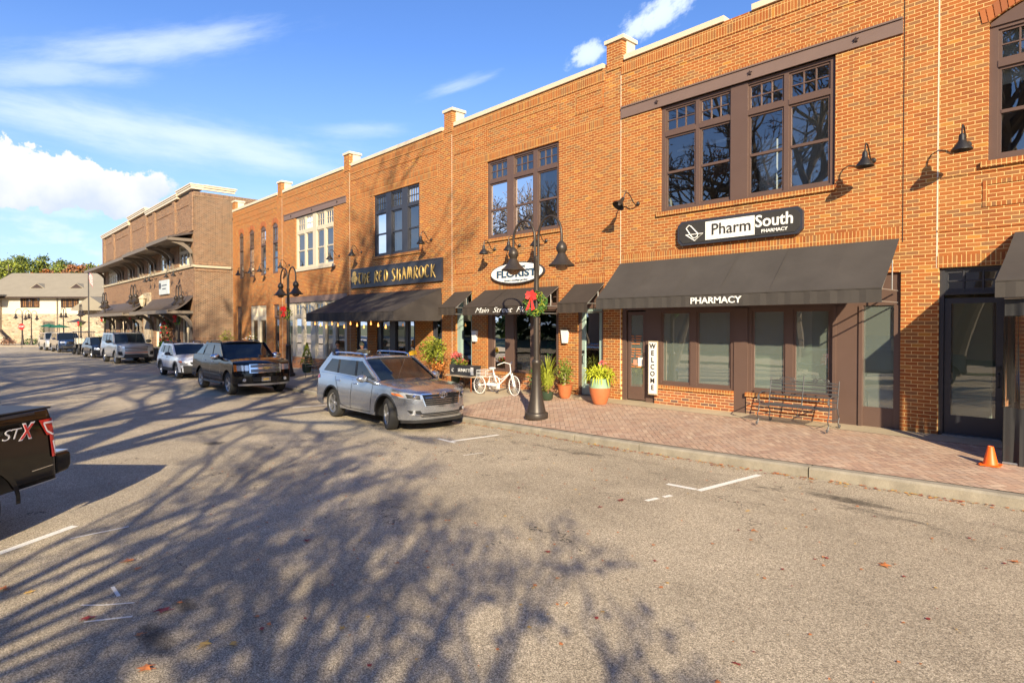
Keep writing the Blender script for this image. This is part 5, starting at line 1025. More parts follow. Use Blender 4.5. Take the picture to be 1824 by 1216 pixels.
for sd_ in (-1, 1):
    c.spatch('wheel_arch_trim', M['plast'], [[(.0 + .46 * math.cos(R(a)), .375 + .44 * math.sin(R(a))), (.46 * math.cos(R(a + 12)), .375 + .44 * math.sin(R(a + 12))), (.50 * math.cos(R(a + 12)), .375 + .485 * math.sin(R(a + 12))), (.50 * math.cos(R(a)), .375 + .485 * math.sin(R(a)))] for a in range(0, 180, 12)], sd_, .012, 2)
    c.spatch('wheel_arch_trim', M['plast'], [[(-2.79 + .46 * math.cos(R(a)), .375 + .44 * math.sin(R(a))), (-2.79 + .46 * math.cos(R(a + 12)), .375 + .44 * math.sin(R(a + 12))), (-2.79 + .50 * math.cos(R(a + 12)), .375 + .485 * math.sin(R(a + 12))), (-2.79 + .50 * math.cos(R(a)), .375 + .485 * math.sin(R(a)))] for a in range(0, 180, 12)], sd_, .012, 2)
    c.fpatch('headlight', M['lamp_g'], [[(sd_ * .50, .72), (sd_ * .90, .80), (sd_ * .955, .93), (sd_ * .52, .875)]], .014, 12, 3)
    o = c.fpatch('headlight_bowl', M['grid'], [[(sd_ * .56, .755), (sd_ * .80, .80), (sd_ * .82, .885), (sd_ * .57, .86)]], .018, 6, 2); b = MB(); x_ = c.fx(.67, .82) + .02; b.lathe([(0, .03), (.035, .022), (.050, .0), (.052, -.02)], (x_, sd_ * .67, .822), 14, 'x', cap=False); b.build('projector', M['chrome'], o, smooth=True)
    c.fpatch('indicator', M['amber'], [[(sd_ * .84, .815), (sd_ * .935, .845), (sd_ * .950, .895), (sd_ * .90, .885)]], .020, 4, 2)
    c.fpatch('fog_recess', M['grid'], [[(sd_ * .50, .42), (sd_ * .74, .44), (sd_ * .80, .52), (sd_ * .56, .51)]], .008, 6, 2); c.fpatch('fog_trim', M['chrome'], [[(sd_ * .50, .395), (sd_ * .78, .415), (sd_ * .76, .435), (sd_ * .52, .42)]], .022, 6, 1)
    b = MB(); b.lathe([(0, .012), (.035, .006), (.04, -.01)], (c.fx(.68, .48) + .016, sd_ * .68, .475), 14, 'x', cap=False); b.build('fog_light', M['lamp_g'], c.r, smooth=True)
    c.spatch('tail_light', M['red_l'], [[(-3.86, .96), (-3.55, 1.02), (-3.62, 1.10), (-3.84, 1.08)]], sd_, .014, 5)
c.fpatch('grille', M['grid'], [[(-.45, .62), (.45, .62), (.52, .87), (-.52, .87)]], .012, 12, 3)
c.fpatch('grille_bar', M['chrome'], [[(-.54, .870), (.54, .870), (.53, .888), (-.53, .888)], [(-.47, .605), (-.44, .605), (-.52, .86), (-.545, .86)], [(.44, .605), (.47, .605), (.545, .86), (.52, .86)]] + [[(-.46, z), (.46, z), (.46, z + .006), (-.46, z + .006)] for z in (.66, .705, .75, .80)], .024, 12, 1)
b = MB(); x_ = c.fx(0, .86) + .03
b.tube([(x_, .10 * math.cos(R(a)), .845 + .068 * math.sin(R(a))) for a in range(0, 360, 24)], .010, 6, closed=True); b.tube([(x_, .042 * math.cos(R(a)), .845 + .062 * math.sin(R(a))) for a in range(0, 360, 30)], .009, 6, closed=True); b.tube([(x_, .08 * math.cos(R(a)), .880 + .024 * math.sin(R(a))) for a in range(0, 360, 30)], .009, 6, closed=True); b.build('badge', M['chrome'], c.r, smooth=True)
c.fpatch('lower_grille', M['grid'], [[(-.52, .36), (.52, .36), (.58, .45), (-.58, .45)]], .010, 12, 1); c.fpatch('lower_grille_bar', M['rim'], [[(-.54, z), (.54, z), (.54, z + .008), (-.54, z + .008)] for z in (.385, .415)], .016, 12, 1); c.fpatch('chin_lip', M['plast'], [[(-.86, .225), (.86, .225), (.88, .30), (-.88, .30)]], .010, 14, 1)
b = MB(); b.box(-.95, -.62, .25, .55, 1.135, 1.14); b.build('dash_papers', M['letw'], c.r)
# ---------------- black pickup with sloped sails
S = dict(W=1.0, wb=3.30, Lf=1.02, Lr=1.28, zs=.42, zbelt=1.30, crown=.05, ra=.50, wr=.40, lean=.14, zbump=.75, leanr=.04,
         top=[(-4.58, 1.26), (-4.5, 1.31), (-3.2, 1.34), (-1.0, 1.33), (-.6, 1.29), (.2, 1.24), (.65, 1.17), (.90, 1.08), (1.02, .98)], bot=[(-4.5, .52), (-4.0, .42), (.5, .40), (.9, .36), (1.02, .36)],
         gh=[(-.74, 1.31), (-1.36, 1.76), (-2.95, 1.78), (-3.22, 1.37)], cf=(.50, 2.5), gwr=.80, rc=.05, pw=.09, dp=.12)
c = Car('parked_pickup', 'black four-door pickup with sloping sails and chrome grille, behind the silver crossover', 'pickup', (-22.55, -4.80, -.50), R(-1), S, 'cars parked along the kerb'); c.body(P_black); c.house(P_black, posts=((-1.95, -1.98, .09),))
c.wheels(w_=.26); c.rails(-2.9, -1.5, M['plast'], h=.05); c.seams([[(-.78, .50), (-.74, 1.2)], [(-1.98, .50), (-1.95, 1.24)], [(-2.85, .9), (-3.0, 1.28)]], .012, M['chrome']); c.handles([(-1.72, 1.10), (-2.70, 1.12)]); c.mirrors(-.90, 1.26, M['chrome'], 1.25)
for sd_ in (-1, 1):
    b = MB(); y0_ = sd_ * (c.gw(1.80)); y1_ = sd_ * .88; b.add([(-2.98, y0_, 1.80), (-3.1, sd_ * .92, 1.34), (-4.1, y1_, 1.33), (-3.05, y0_ - sd_ * .06, 1.86), (-4.1, y1_ - sd_ * .08, 1.36)], [(0, 1, 2), (0, 2, 4, 3), (3, 4, 2, 1)]); b.build('sail_panel', P_black, c.r)
    c.fpatch('headlight', M['lamp_g'], [[(sd_ * .56, .88), (sd_ * .90, .88), (sd_ * .94, 1.07), (sd_ * .56, 1.07)]], .014, 8, 3); c.fpatch('indicator', M['amber'], [[(sd_ * .90, .86), (sd_ * .965, .86), (sd_ * .965, 1.08), (sd_ * .91, 1.08)]], .020, 4, 2)
    b = MB(); b.lathe([(0, .015), (.055, .008), (.06, -.02)], (c.fx(.70, .56) + .012, sd_ * .70, .56), 16, 'x', cap=False); b.build('fog_light', M['lamp_g'], c.r, smooth=True); c.spatch('side_molding', M['plast'], [[(-2.7, .64), (-.6, .64), (-.6, .70), (-2.7, .70)]], sd_, .014, 6)
    b = MB(); b.tube([(-.62, sd_ * .98, .36), (-2.75, sd_ * .98, .36)], .045, 8); b.build('side_step', M['plast'], c.r)
c.fpatch('grille_surround', M['chrome'], [[(-.54, .80), (.54, .80), (.54, 1.10), (-.54, 1.10)]], .010, 10, 2); c.fpatch('grille', M['grid'], [[(-.50, .82), (.50, .82), (.50, .93), (-.50, .93)], [(-.50, .985), (.50, .985), (.50, 1.08), (-.50, 1.08)]], .016, 10, 1)
c.fpatch('grille_bar', M['rim'], [[(-.5, z), (.5, z), (.5, z + .007), (-.5, z + .007)] for z in (.84, .865, .89, .91, 1.0, 1.025, 1.05)], .020, 10, 1); b = MB(); x_ = c.fx(0, .96) + .03; b.prism([(-.13, .935), (-.04, .935), (-.04, .92), (.05, .92), (.05, .935), (.13, .955), (.12, .985), (.04, .985), (.04, 1.0), (-.05, 1.0), (-.05, .985), (-.12, .965)], 'x', x_, x_ + .02); b.build('badge', M['gold'], c.r)
c.fpatch('bumper_intake', M['grid'], [[(-.42, .50), (.42, .50), (.46, .66), (-.46, .66)]], .008, 8, 1); c.fpatch('bumper_chin', M['rim'], [[(-.86, .36), (.86, .36), (.88, .43), (-.88, .43)]], .018, 12, 1); b = MB(); x_ = c.fx(0, .56) + .02; b.box(x_, x_ + .012, -.155, .155, .50, .65); o = b.build('number_plate', M['rim'], c.r); b = MB(); b.box(x_ + .012, x_ + .016, -.10, .10, .54, .61); b.build('plate_emblem', M['gold'], o)
# ---------------- small white crossover
S = dict(W=.90, wb=2.62, Lf=.88, Lr=.88, zs=.30, zbelt=1.06, crown=.05, ra=.41, wr=.33, lean=.45, zbump=.72, leanr=.2,
         top=[(-3.5, .95), (-3.3, 1.10), (-1.0, 1.06), (-.5, 1.03), (.2, .98), (.6, .92), (.88, .80)], gh=[(-.58, 1.05), (-1.30, 1.52), (-2.9, 1.53), (-3.28, 1.12)], cf=(.50, 2.5), pw=.08, dp=.24)
c = Car('parked_car', 'small white crossover with dark lower cladding parked behind the black pickup', 'car', (-30.9, -4.45, -.48), R(0), S, 'cars parked along the kerb'); c.body(P_white); c.house(P_white, posts=((-1.60, -1.66, .08), (-2.45, -2.45, .08))); c.wheels(); c.mirrors(-.78, 1.05, M['plast'], .95); c.rails(-2.8, -1.4, M['plast']); c.seams([[(-.66, .4), (-.6, 1.0)], [(-1.64, .4), (-1.6, 1.02)], [(-2.2, .5), (-2.5, 1.0)]]); c.handles([(-1.45, .93), (-2.30, .95)], M['plast'])
for sd_ in (-1, 1):
    c.spatch('sill_cladding', M['plast'], [[(-2.2, .30), (-.42, .30), (-.42, .46), (-2.2, .46)]], sd_, .012, 6); c.fpatch('headlight', M['lamp_g'], [[(sd_ * .55, .60), (sd_ * .85, .62), (sd_ * .87, .76), (sd_ * .60, .72)]], .014, 6, 2); c.fpatch('indicator', M['amber'], [[(sd_ * .78, .74), (sd_ * .88, .76), (sd_ * .89, .82), (sd_ * .80, .81)]], .016, 4, 1); c.spatch('tail_light', M['red_l'], [[(-3.42, .92), (-3.1, .96), (-3.16, 1.02), (-3.4, 1.0)]], sd_, .012, 4)
    for xa in (0, -2.62): c.spatch('wheel_arch_trim', M['plast'], [[(xa + .41 * math.cos(R(a)), .33 + .39 * math.sin(R(a))), (xa + .41 * math.cos(R(a + 15)), .33 + .39 * math.sin(R(a + 15))), (xa + .50 * math.cos(R(a + 15)), .33 + .48 * math.sin(R(a + 15))), (xa + .50 * math.cos(R(a)), .33 + .48 * math.sin(R(a)))] for a in range(0, 180, 15)], sd_, .012, 2)
c.fpatch('bumper_cladding', M['plast'], [[(-.80, .26), (.80, .26), (.86, .60), (-.86, .60)]], .008, 12, 2); c.fpatch('grille', M['grid'], [[(-.45, .66), (.45, .66), (.5, .76), (-.5, .76)]], .012, 10, 1)
# ---------------- big silver-white SUV
S = dict(W=1.01, wb=3.11, Lf=.95, Lr=1.25, zs=.42, zbelt=1.30, crown=.05, ra=.48, wr=.41, lean=.10, zbump=.80, leanr=.06,
         top=[(-4.36, 1.2), (-4.28, 1.34), (-1.0, 1.30), (-.6, 1.26), (.3, 1.23), (.7, 1.19), (.90, 1.12), (.95, 1.05)], gh=[(-.70, 1.28), (-1.25, 1.86), (-3.98, 1.88), (-4.22, 1.34)], cf=(.34, 3.2), gwr=.82, pw=.09, dp=.2)
c = Car('parked_suv', 'large pale silver SUV with dark grille and copper bumper trim', 'suv', (-44.5, -4.35, -.46), R(1), S, 'cars parked along the kerb'); c.body(P_lg); c.house(P_lg, posts=((-1.9, -1.93, .10), (-2.85, -2.85, .10))); c.wheels(w_=.27); c.mirrors(-.95, 1.32, M['plast'], 1.3); c.rails(-3.6, -1.5, M['plast']); c.seams([[(-.8, .5), (-.75, 1.2)], [(-1.93, .5), (-1.9, 1.2)], [(-2.8, .6), (-2.9, 1.2)]])
for sd_ in (-1, 1): c.fpatch('headlight', M['lamp_g'], [[(sd_ * .62, .98), (sd_ * .93, .98), (sd_ * .93, 1.09), (sd_ * .62, 1.09)]], .014, 6, 2); c.fpatch('bumper_scoop', M['grid'], [[(sd_ * .72, .56), (sd_ * .94, .56), (sd_ * .96, .78), (sd_ * .76, .78)]], .012, 5, 2)
c.fpatch('grille', M['grid'], [[(-.60, .80), (.60, .80), (.62, 1.10), (-.62, 1.10)]], .012, 10, 2); c.fpatch('grille_bar', M['rim'], [[(-.6, z), (.6, z), (.6, z + .03), (-.6, z + .03)] for z in (.86, .94, 1.03)], .018, 10, 1); c.fpatch('copper_trim', mat('copper_trim', (.45, .13, .05), .4, var=0), [[(-.62, .68), (.62, .68), (.62, .74), (-.62, .74)]], .016, 10, 1); c.fpatch('bumper_intake', M['plast'], [[(-.7, .40), (.7, .40), (.62, .62), (-.62, .62)]], .010, 10, 1)
# ---------------- dark crossover, blue SUV, white SUV further on
S = dict(W=.90, wb=2.65, Lf=.85, Lr=.95, zs=.28, zbelt=1.02, crown=.06, ra=.40, wr=.34, lean=.4, zbump=.66, leanr=.25, top=[(-3.6, .9), (-3.4, 1.04), (-1, 1.0), (-.4, .96), (.3, .88), (.65, .80), (.85, .70)], gh=[(-.55, 1.0), (-1.35, 1.48), (-2.6, 1.47), (-3.35, 1.05)], cf=(.6, 2.3), pw=.07, dp=.12)
c = Car('parked_car', 'dark grey rounded car with pale headlights between golf cart and big silver SUV', 'car', (-54.2, -4.25, -.50), R(2), S, 'cars parked along the kerb'); c.body(P_dark); c.house(P_dark, posts=((-1.75, -1.78, .07),)); c.wheels(); c.mirrors(-.75, 1.0, P_dark, .9)
for sd_ in (-1, 1): c.fpatch('headlight', M['lamp_g'], [[(sd_ * .48, .60), (sd_ * .80, .64), (sd_ * .78, .80), (sd_ * .50, .74)]], .016, 5, 2)
c.fpatch('grille', M['grid'], [[(-.4, .35), (.4, .35), (.42, .50), (-.42, .50)]], .012, 8, 1)
S = dict(W=.95, wb=2.9, Lf=.9, Lr=1.1, zs=.36, zbelt=1.18, crown=.05, ra=.45, wr=.38, lean=.15, zbump=.75, leanr=.1, top=[(-4.0, 1.1), (-3.9, 1.2), (-1, 1.18), (-.5, 1.14), (.6, 1.08), (.9, .92)], gh=[(-.62, 1.16), (-1.25, 1.72), (-3.5, 1.74), (-3.85, 1.22)], cf=(.38, 2.8), pw=.09, dp=.2)
c = Car('parked_suv', 'dark blue SUV with a chrome grille parked beyond the golf cart', 'suv', (-68.8, -4.6, -.55), R(3), S, 'cars parked along the kerb'); c.body(P_blue); c.house(P_blue, posts=((-1.9, -1.93, .08),)); c.wheels(); c.mirrors(-.8, 1.18, P_blue)
for sd_ in (-1, 1): c.fpatch('headlight', M['lamp_g'], [[(sd_ * .5, .86), (sd_ * .86, .86), (sd_ * .86, 1.0), (sd_ * .5, 1.0)]], .014, 5, 2)
c.fpatch('grille', M['chrome'], [[(-.48, .72), (.48, .72), (.5, .98), (-.5, .98)]], .012, 8, 1); c.fpatch('grille_bar', M['grid'], [[(-.45, z), (.45, z), (.45, z + .04), (-.45, z + .04)] for z in (.74, .82, .9)], .018, 8, 1); c.fpatch('bumper_intake', M['plast'], [[(-.8, .38), (.8, .38), (.8, .6), (-.8, .6)]], .01, 8, 1)
c = Car('parked_suv', 'pale silver SUV at the far end of the parked row', 'suv', (-75.2, -4.9, -.58), R(3), dict(S, zbelt=1.12), 'cars parked along the kerb'); c.body(P_lg); c.house(P_lg, posts=((-1.9, -1.93, .08),)); c.wheels(); c.mirrors(-.8, 1.12, M['plast'])
for sd_ in (-1, 1): c.fpatch('headlight', M['lamp_g'], [[(sd_ * .5, .80), (sd_ * .86, .80), (sd_ * .86, .95), (sd_ * .5, .95)]], .014, 5, 2)
c.fpatch('grille', M['grid'], [[(-.48, .6), (.48, .6), (.5, .9), (-.5, .9)]], .012, 8, 1)
# ---------------- golf cart
g = thing('golf_cart', 'black golf cart with a flat dark roof between two parked cars', 'golf cart', (-61.5, -4.35, -.53), R(3), 'cars parked along the kerb')
b = MB(); b.prism([(-2.3, .35), (-2.3, .62), (-1.75, .85), (-1.15, .85), (-1.1, .42), (-.45, .42), (-.15, .95), (.25, .92), (.42, .70), (.45, .38), (.2, .30)], 'y', -.55, .55); b.build('body', P_black, g, bevel=.03)
b = MB(); b.box(-2.0, .1, -.62, .62, 1.86, 1.92); b.build('roof', M['slate'], g, bevel=.02)
b = MB()
for x0_, x1_ in ((.02, -.10), (-1.9, -1.9), (-1.1, -1.15)):
    for y in (-.54, .54): b.tube([(x0_, y, .8), (x1_, y, 1.88)], .02, 6)
b.build('roof_post', M['plast'], g); b = MB(); b.box(-1.8, -1.15, -.5, .5, .85, .97); b.box(-1.9, -1.78, -.5, .5, .9, 1.35); b.build('seat', M['curtain'], g, bevel=.03)
b = MB(); b.add([(.03, -.52, .95), (.03, .52, .95), (-.08, .52, 1.82), (-.08, -.52, 1.82)], [(0, 1, 2, 3)]); b.build('windscreen', G_clear, g)
for x in (0, -1.75):
    for y in (-.56, .56): b = MB(); b.lathe([(.10, -.11), (.22, -.11), (.27, -.08), (.28, 0), (.27, .08), (.22, .11), (.10, .11)], (x, y, .28), 22, 'y'); b.build('wheel', M['rubber'], g, smooth=True)
for y in (-.36, .36): b = MB(); b.lathe([(0, .02), (.07, .01), (.08, -.03)], (.42, y, .72), 12, 'x', cap=False); b.build('headlight', M['amber'] if y < 0 else M['lamp_g'], g, smooth=True)
# ---------------- near pickup, only its tail in view
S = dict(W=1.01, wb=3.68, Lf=.95, Lr=1.18, zs=.52, zbelt=1.40, crown=.0, ra=.50, wr=.40, lean=.1, zbump=.9, leanr=.05, top=[(-4.9, 1.41), (-1.2, 1.38), (-.7, 1.3), (.95, 1.2)], bot=[(-4.86, .56), (0, .50)], gh=[(-.75, 1.32), (-1.5, 1.92), (-2.75, 1.92), (-2.95, 1.4)], cf=(.4, 2.8), cr=(.12, 3.0))
# rear axle sits at (-9.2,-13.55): shift so that the front axle is local origin
yw = -.80; fxp = (-9.22 + 3.68 * math.cos(yw), -13.56 + 3.68 * math.sin(yw))
c = Car('parked_pickup', 'near black pickup truck cut off by the left edge, red tail lamp showing', 'pickup', (fxp[0], fxp[1], -.455), yw, S); c.body(P_tblack); c.house(P_tblack, posts=((-2.0, -2.02, .1),)); c.wheels(w_=.27); c.mirrors(-.95, 1.35, P_tblack, 1.3)
xr = -4.86
for sd_ in (-1, 1):
    c.spatch('tail_light', M['red_l'], [[(xr + .02, 1.10), (xr + .20, 1.10), (xr + .30, 1.29), (xr + .03, 1.29)], [(xr + .02, .83), (xr + .15, .83), (xr + .16, 1.10), (xr + .02, 1.10)]], sd_, .014, 6)
    c.spatch('tail_light_band', M['whl'], [q_ for q_ in c.strip([(xr + .03, 1.25), (xr + .24, 1.25), (xr + .20, 1.15), (xr + .12, 1.10), (xr + .03, 1.10)], .022, sd_)] + [q_ for q_ in c.strip([(xr + .03, 1.02), (xr + .125, 1.02), (xr + .105, .87), (xr + .03, .87)], .018, sd_)], sd_, .022, 4)
    c.spatch('body_crease', M['chrome'], c.strip([(xr + .04, .735), (xr + .45, .72)], .008, sd_), sd_, .012, 4); c.spatch('lower_trim', M['rim'], c.strip([(xr + .08, .555), (xr + .66, .545)], .010, sd_), sd_, .012, 4)
    c.spatch('bed_rail_cap', M['plast'], [[(-4.82, 1.365), (-3.0, 1.365), (-3.0, 1.395), (-4.82, 1.395)]], sd_, .012, 6)
    c.spatch('wheel_arch_lip', P_tblack, [[(-3.68 + .50 * math.cos(R(a)), .40 + .485 * math.sin(R(a))), (-3.68 + .50 * math.cos(R(a + 12)), .40 + .485 * math.sin(R(a + 12))), (-3.68 + .56 * math.cos(R(a + 12)), .40 + .545 * math.sin(R(a + 12))), (-3.68 + .56 * math.cos(R(a)), .40 + .545 * math.sin(R(a)))] for a in range(0, 180, 12)], sd_, .025, 2)
b = MB(); b.box(-4.84, -3.0, -.90, .90, 1.40, 1.425); b.build('bed_cover', M['plast'], c.r, bevel=.01)
b = MB(); b.prism([(-4.82, .58), (-5.03, .60), (-5.07, .66), (-5.07, .80), (-5.03, .84), (-4.82, .84)], 'y', -.97, .97); b.build('rear_bumper', P_tblack, c.r, bevel=.03); b = MB(); b.box(-5.04, -4.80, -.95, .95, .84, .855); b.build('bumper_top', M['rim'], c.r)
b = MB(); b.box(-4.885, -4.86, -.78, .78, .90, 1.38); b.build('tailgate', P_tblack, c.r, bevel=.01)
for ch, x_, mm in (('S', -4.09, M['whl']), ('T', -4.20, M['whl']), ('X', -4.36, M['red_l'])): (text('X', 'decal_outline', M['whl'], c.r, .25, (x_ - .0, c.sy(-4.2, 1.2) + .012, 1.185), (R(90), 0, R(180)), ext=.001, fit=.235, shear=.3, bold=.012) if ch == 'X' else None); text(ch, 'decal_letter', mm, c.r, .17 if ch != 'X' else .22, (x_, c.sy(-4.2, 1.2) + .016, 1.185), (R(90), 0, R(180)), ext=.002, fit=.13 if ch != 'X' else .19, shear=.3, bold=.004 if ch == 'X' else -.002)
LEAVES = [
    (-7.08, -11.73, 0.1, 'o', 'orange fallen leaf at the left, beside the thin white line'),
    (-6.78, -11.71, 0.06, 'o', 'small orange fallen leaf just right of the larger orange one at the left'),
    (-6.83, -12.53, 0.07, 'y', 'yellow fallen leaf near the left edge'),
    (-7.08, -12.69, 0.08, 'o', 'orange fallen leaf at the very left edge'),
    (-5.86, -12.23, 0.09, 'r', 'dark red fallen leaf beside the faded white mark'),
    (-5.59, -11.77, 0.11, 'r', 'largest dusty red maple leaf near the bottom left'),
    (-5.27, -12.0, 0.06, 'o', 'small brown leaf left of the oil stain'),
    (-5.67, -11.62, 0.04, 'o', 'tiny orange leaf above the largest red leaf'),
    (-4.77, -11.69, 0.09, 'y', 'pale curled leaf right of the oil stain'),
    (-4.64, -11.53, 0.06, 'y', 'small pale leaf, second right of the oil stain'),
    (-4.71, -12.08, 0.09, 'o', 'orange leaf at the bottom, below the oil stain'),
    (-6.38, -10.18, 0.07, 'r', 'red fallen leaf alone in the middle of the road'),
    (-4.95, -6.48, 0.1, 'r', 'red fallen leaf left of the white parking mark'),
    (-4.95, -6.93, 0.06, 'r', 'smaller red fallen leaf left of the parking mark'),
    (-3.18, -6.39, 0.07, 'o', 'rust leaf in the sunny road right of centre'),
    (-1.86, -6.43, 0.09, 'o', 'rust maple leaf in the sunny road at the right'),
    (-1.01, -5.4, 0.08, 'o', 'orange leaf at the right edge of the road'),
    (-4.32, -8.55, 0.06, 'r', 'brown-red leaf in the sunny middle of the road'),
    (-5.14, -9.82, 0.04, 'o', 'tiny orange leaf in the middle shadow'),
    (-4.3, -10.84, 0.05, 'y', 'small yellow leaf at the bottom middle'),
]
# ================================================= bracketed brown brick building
u = wroot('brick_building', 'brown brick building with cream cornice, long bracketed canopies and pale upper windows', 'building', (-54, -2, -.4))
FY = -2.0
wins = [(-66.3, -61.9), (-58.4, -57.2), (-54.9, -53.7), (-51.5, -50.3), (-47.9, -45.3), (-43.3, -40.7)]
lows = [(-66.0, -63.0), (-61.5, -58.5), (-56.5, -53.6), (-49.2, -46.8), (-42.6, -40.9)]
ops = [(a, c, 5.6, 6.95) for a, c in wins] + [(a, c, .3, 2.9) for a, c in lows]
class YB(MB):
    pass
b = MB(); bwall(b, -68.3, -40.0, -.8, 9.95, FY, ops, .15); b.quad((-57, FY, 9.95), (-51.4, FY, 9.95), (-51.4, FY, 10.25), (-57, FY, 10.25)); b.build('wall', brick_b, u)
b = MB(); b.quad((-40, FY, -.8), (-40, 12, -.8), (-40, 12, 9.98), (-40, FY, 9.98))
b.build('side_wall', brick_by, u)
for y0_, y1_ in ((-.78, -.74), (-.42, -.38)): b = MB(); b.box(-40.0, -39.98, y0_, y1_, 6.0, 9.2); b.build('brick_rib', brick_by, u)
for z_, h_ in ((9.70, .26), (5.60, .20), (5.22, .18), (1.0, .20)): b = MB(); b.box(-40.05, -39.975, FY - .01, 0, z_, z_ + h_); b.build('soldier_course', brick_bs, u)
for a, c in [(-68.3, -67.4), (-63.9, -63.1), (-57.3, -56.6), (-52.0, -51.3), (-47.6 + 3.2, -43.8), (-50.4 + .9, -48.9), (-41.0 + .35, -40.0)]:
    b = MB(); b.box(a, c, FY - .09, FY + .02, 7.6, 9.94); b.build('brick_pier', brick_b, u)
b = MB()
for a, c in zip([-67.2, -62.9, -56.4, -51.1, -48.7, -43.6], [-64.1, -57.5, -52.2, -49.7, -44.6, -40.8]):
    b.box(a, c, FY - .025, FY + .01, 9.28, 9.35); b.box(a, c, FY - .025, FY + .01, 7.75, 7.82); b.box(a, a + .07, FY - .022, FY + .01, 7.82, 9.28); b.box(c - .07, c, FY - .022, FY + .01, 7.82, 9.28)
b.build('brick_panel', brick_b, u)
b = MB()
def corn(x0, x1, z): b.box(x0, x1, FY - .16, FY + .5, z, z + .14); b.box(x0 - .03, x1 + .03, FY - .20, FY + .5, z + .14, z + .24); b.box(x0 - .06, x1 + .06, FY - .24, FY + .5, z + .24, z + .31)
corn(-68.4, -57, 9.95); corn(-57.1, -51.3, 10.25); corn(-51.3, -43.0, 9.95); corn(-43.0, -39.9, 10.10)
b.box(-40.02, -39.86, FY + .5, .35, 10.10, 10.24); b.box(-40.02, -39.80, FY + .5, .4, 10.24, 10.34); b.box(-40.02, -39.76, FY + .5, .45, 10.34, 10.41); b.build('cornice', M['coping'], u)
b = MB(); b.box(-68.4, -39.9, FY - .10, FY + .02, 5.44, 5.58); b.box(-40.02, -39.88, FY + .02, .1, 5.42, 5.56); b.build('string_course', M['stone'], u)
for a, c in wins: window(u, a, c, 5.6, 6.95, FY + .05, [(a + .1 + (c - a - .1) / max(1, int((c - a) / .8)) * k, a + (c - a - .1) / max(1, int((c - a) / .8)) * (k + 1)) for k in range(max(1, int((c - a) / .8)))], 6.45, M['cream_p'], .06, mun=(2, 1))
for a, c in lows: window(u, a, c, .3, 2.9, FY + .05, [(a + .1, (a + c) / 2 - .05), ((a + c) / 2 + .05, c - .1)], None, M['cream_p'] if a > -50 else M['brown_d'], .08, 'shop_window', False, G_low)
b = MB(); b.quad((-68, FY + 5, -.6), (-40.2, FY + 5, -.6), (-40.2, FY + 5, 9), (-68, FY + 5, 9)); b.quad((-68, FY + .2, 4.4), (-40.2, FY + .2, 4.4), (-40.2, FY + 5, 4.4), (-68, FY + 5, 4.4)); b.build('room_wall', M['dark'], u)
b = MB(); b.quad((-68.3, FY + .4, 9.4), (-40, FY + .4, 9.4), (-40, 12, 9.4), (-68.3, 12, 9.4)); b.build('roof', M['roofdeck'], u)
def canopy(x0, x1, zt, zf, curved=False, pr=1.4):
    b = MB(); n = 10; vs = []
    for k in (0, 1):
        for i in range(n + 1):
            t = i / n; z = zt + (zf - zt) * (t if not curved else (1 - (1 - t) ** 1.9)); 
            for x in (x0, x1): vs.append((x, FY - pr * t, z - (.10 if k else 0)))
    N = 2 * (n + 1); fs = []
    for i in range(n): fs += [(2 * i, 2 * i + 1, 2 * i + 3, 2 * i + 2), (N + 2 * i, N + 2 * i + 2, N + 2 * i + 3, N + 2 * i + 1), (2 * i, 2 * i + 2, N + 2 * i + 2, N + 2 * i), (2 * i + 1, N + 2 * i + 1, N + 2 * i + 3, 2 * i + 3)]
    fs += [(2 * n, 2 * n + 1, N + 2 * n + 1, N + 2 * n)]; b.add(vs, fs)
    for k in range(int((x1 - x0) / .42)):
        x = x0 + .2 + .42 * k; pts = [(x, FY - pr * i / n, zt + (zf - zt) * (i / n if not curved else (1 - (1 - i / n) ** 1.9)) + .012) for i in range(n + 1)]; b.tube(pts, .012, 4)
    o = b.build('canopy_roof', M['roofm'], u); b = MB(); b.box(x0 - .02, x1 + .02, FY - pr - .04, FY - pr + .03, zf - .22, zf - .01); b.box(x1 - .06, x1, FY - pr + .03, FY, zf - .22, zf - .05); b.box(x0 + .02, x1 - .08, FY - pr + .05, FY - .01, zf - .16, zf - .12); b.build('fascia', M['taupe'], o)
def bracket(x, z0, z1, pr=1.25, wd=.14):
    b = MB(); n = 10; out = []; inn = []
    for i in range(n + 1): t = i / n; a = t * math.pi / 2; out.append((FY - pr * (1 - math.cos(a)), z0 + (z1 - z0) * math.sin(a))); 
    for i in range(n + 1): t = i / n; a = t * math.pi / 2; inn.append((FY - (pr - .02) * (1 - math.cos(a)) + .26 * (1 - .55 * t), z0 + .0 + (z1 - z0) * math.sin(a) + .0))
    inn = [(min(y, FY + .01), z + .22 * (i / n)) for i, (y, z) in enumerate(inn)]; inn[-1] = (inn[-1][0], z1)
    b.prism(out + inn[::-1], 'x', x - wd / 2, x + wd / 2); b.box(x - wd / 2, x + wd / 2, FY - .12, FY, z0 - .25, z0 + .5); b.build('bracket', M['taupe'], u)
canopy(-45.2, -40.15, 7.55, 7.18); canopy(-52.3, -45.3, 7.42, 7.05); canopy(-68.9, -52.4, 7.30, 6.95); canopy(-53.2, -51.4, 7.75, 7.30, False, 1.0)
for x in (-40.35, -44.4, -45.6, -49.0, -50.0, -52.6, -53.5, -55.7, -56.7, -59.6, -60.7, -61.5, -67.6): bracket(x, 5.75, 6.85)
canopy(-50.2, -40.25, 3.75, 2.85, True); canopy(-66.6, -52.6, 3.75, 2.85, True)
for x in (-40.5, -43.6, -46.3, -49.9, -53.2, -56.9, -60.2, -63.4): bracket(x, 1.3, 2.6)
stonew = None
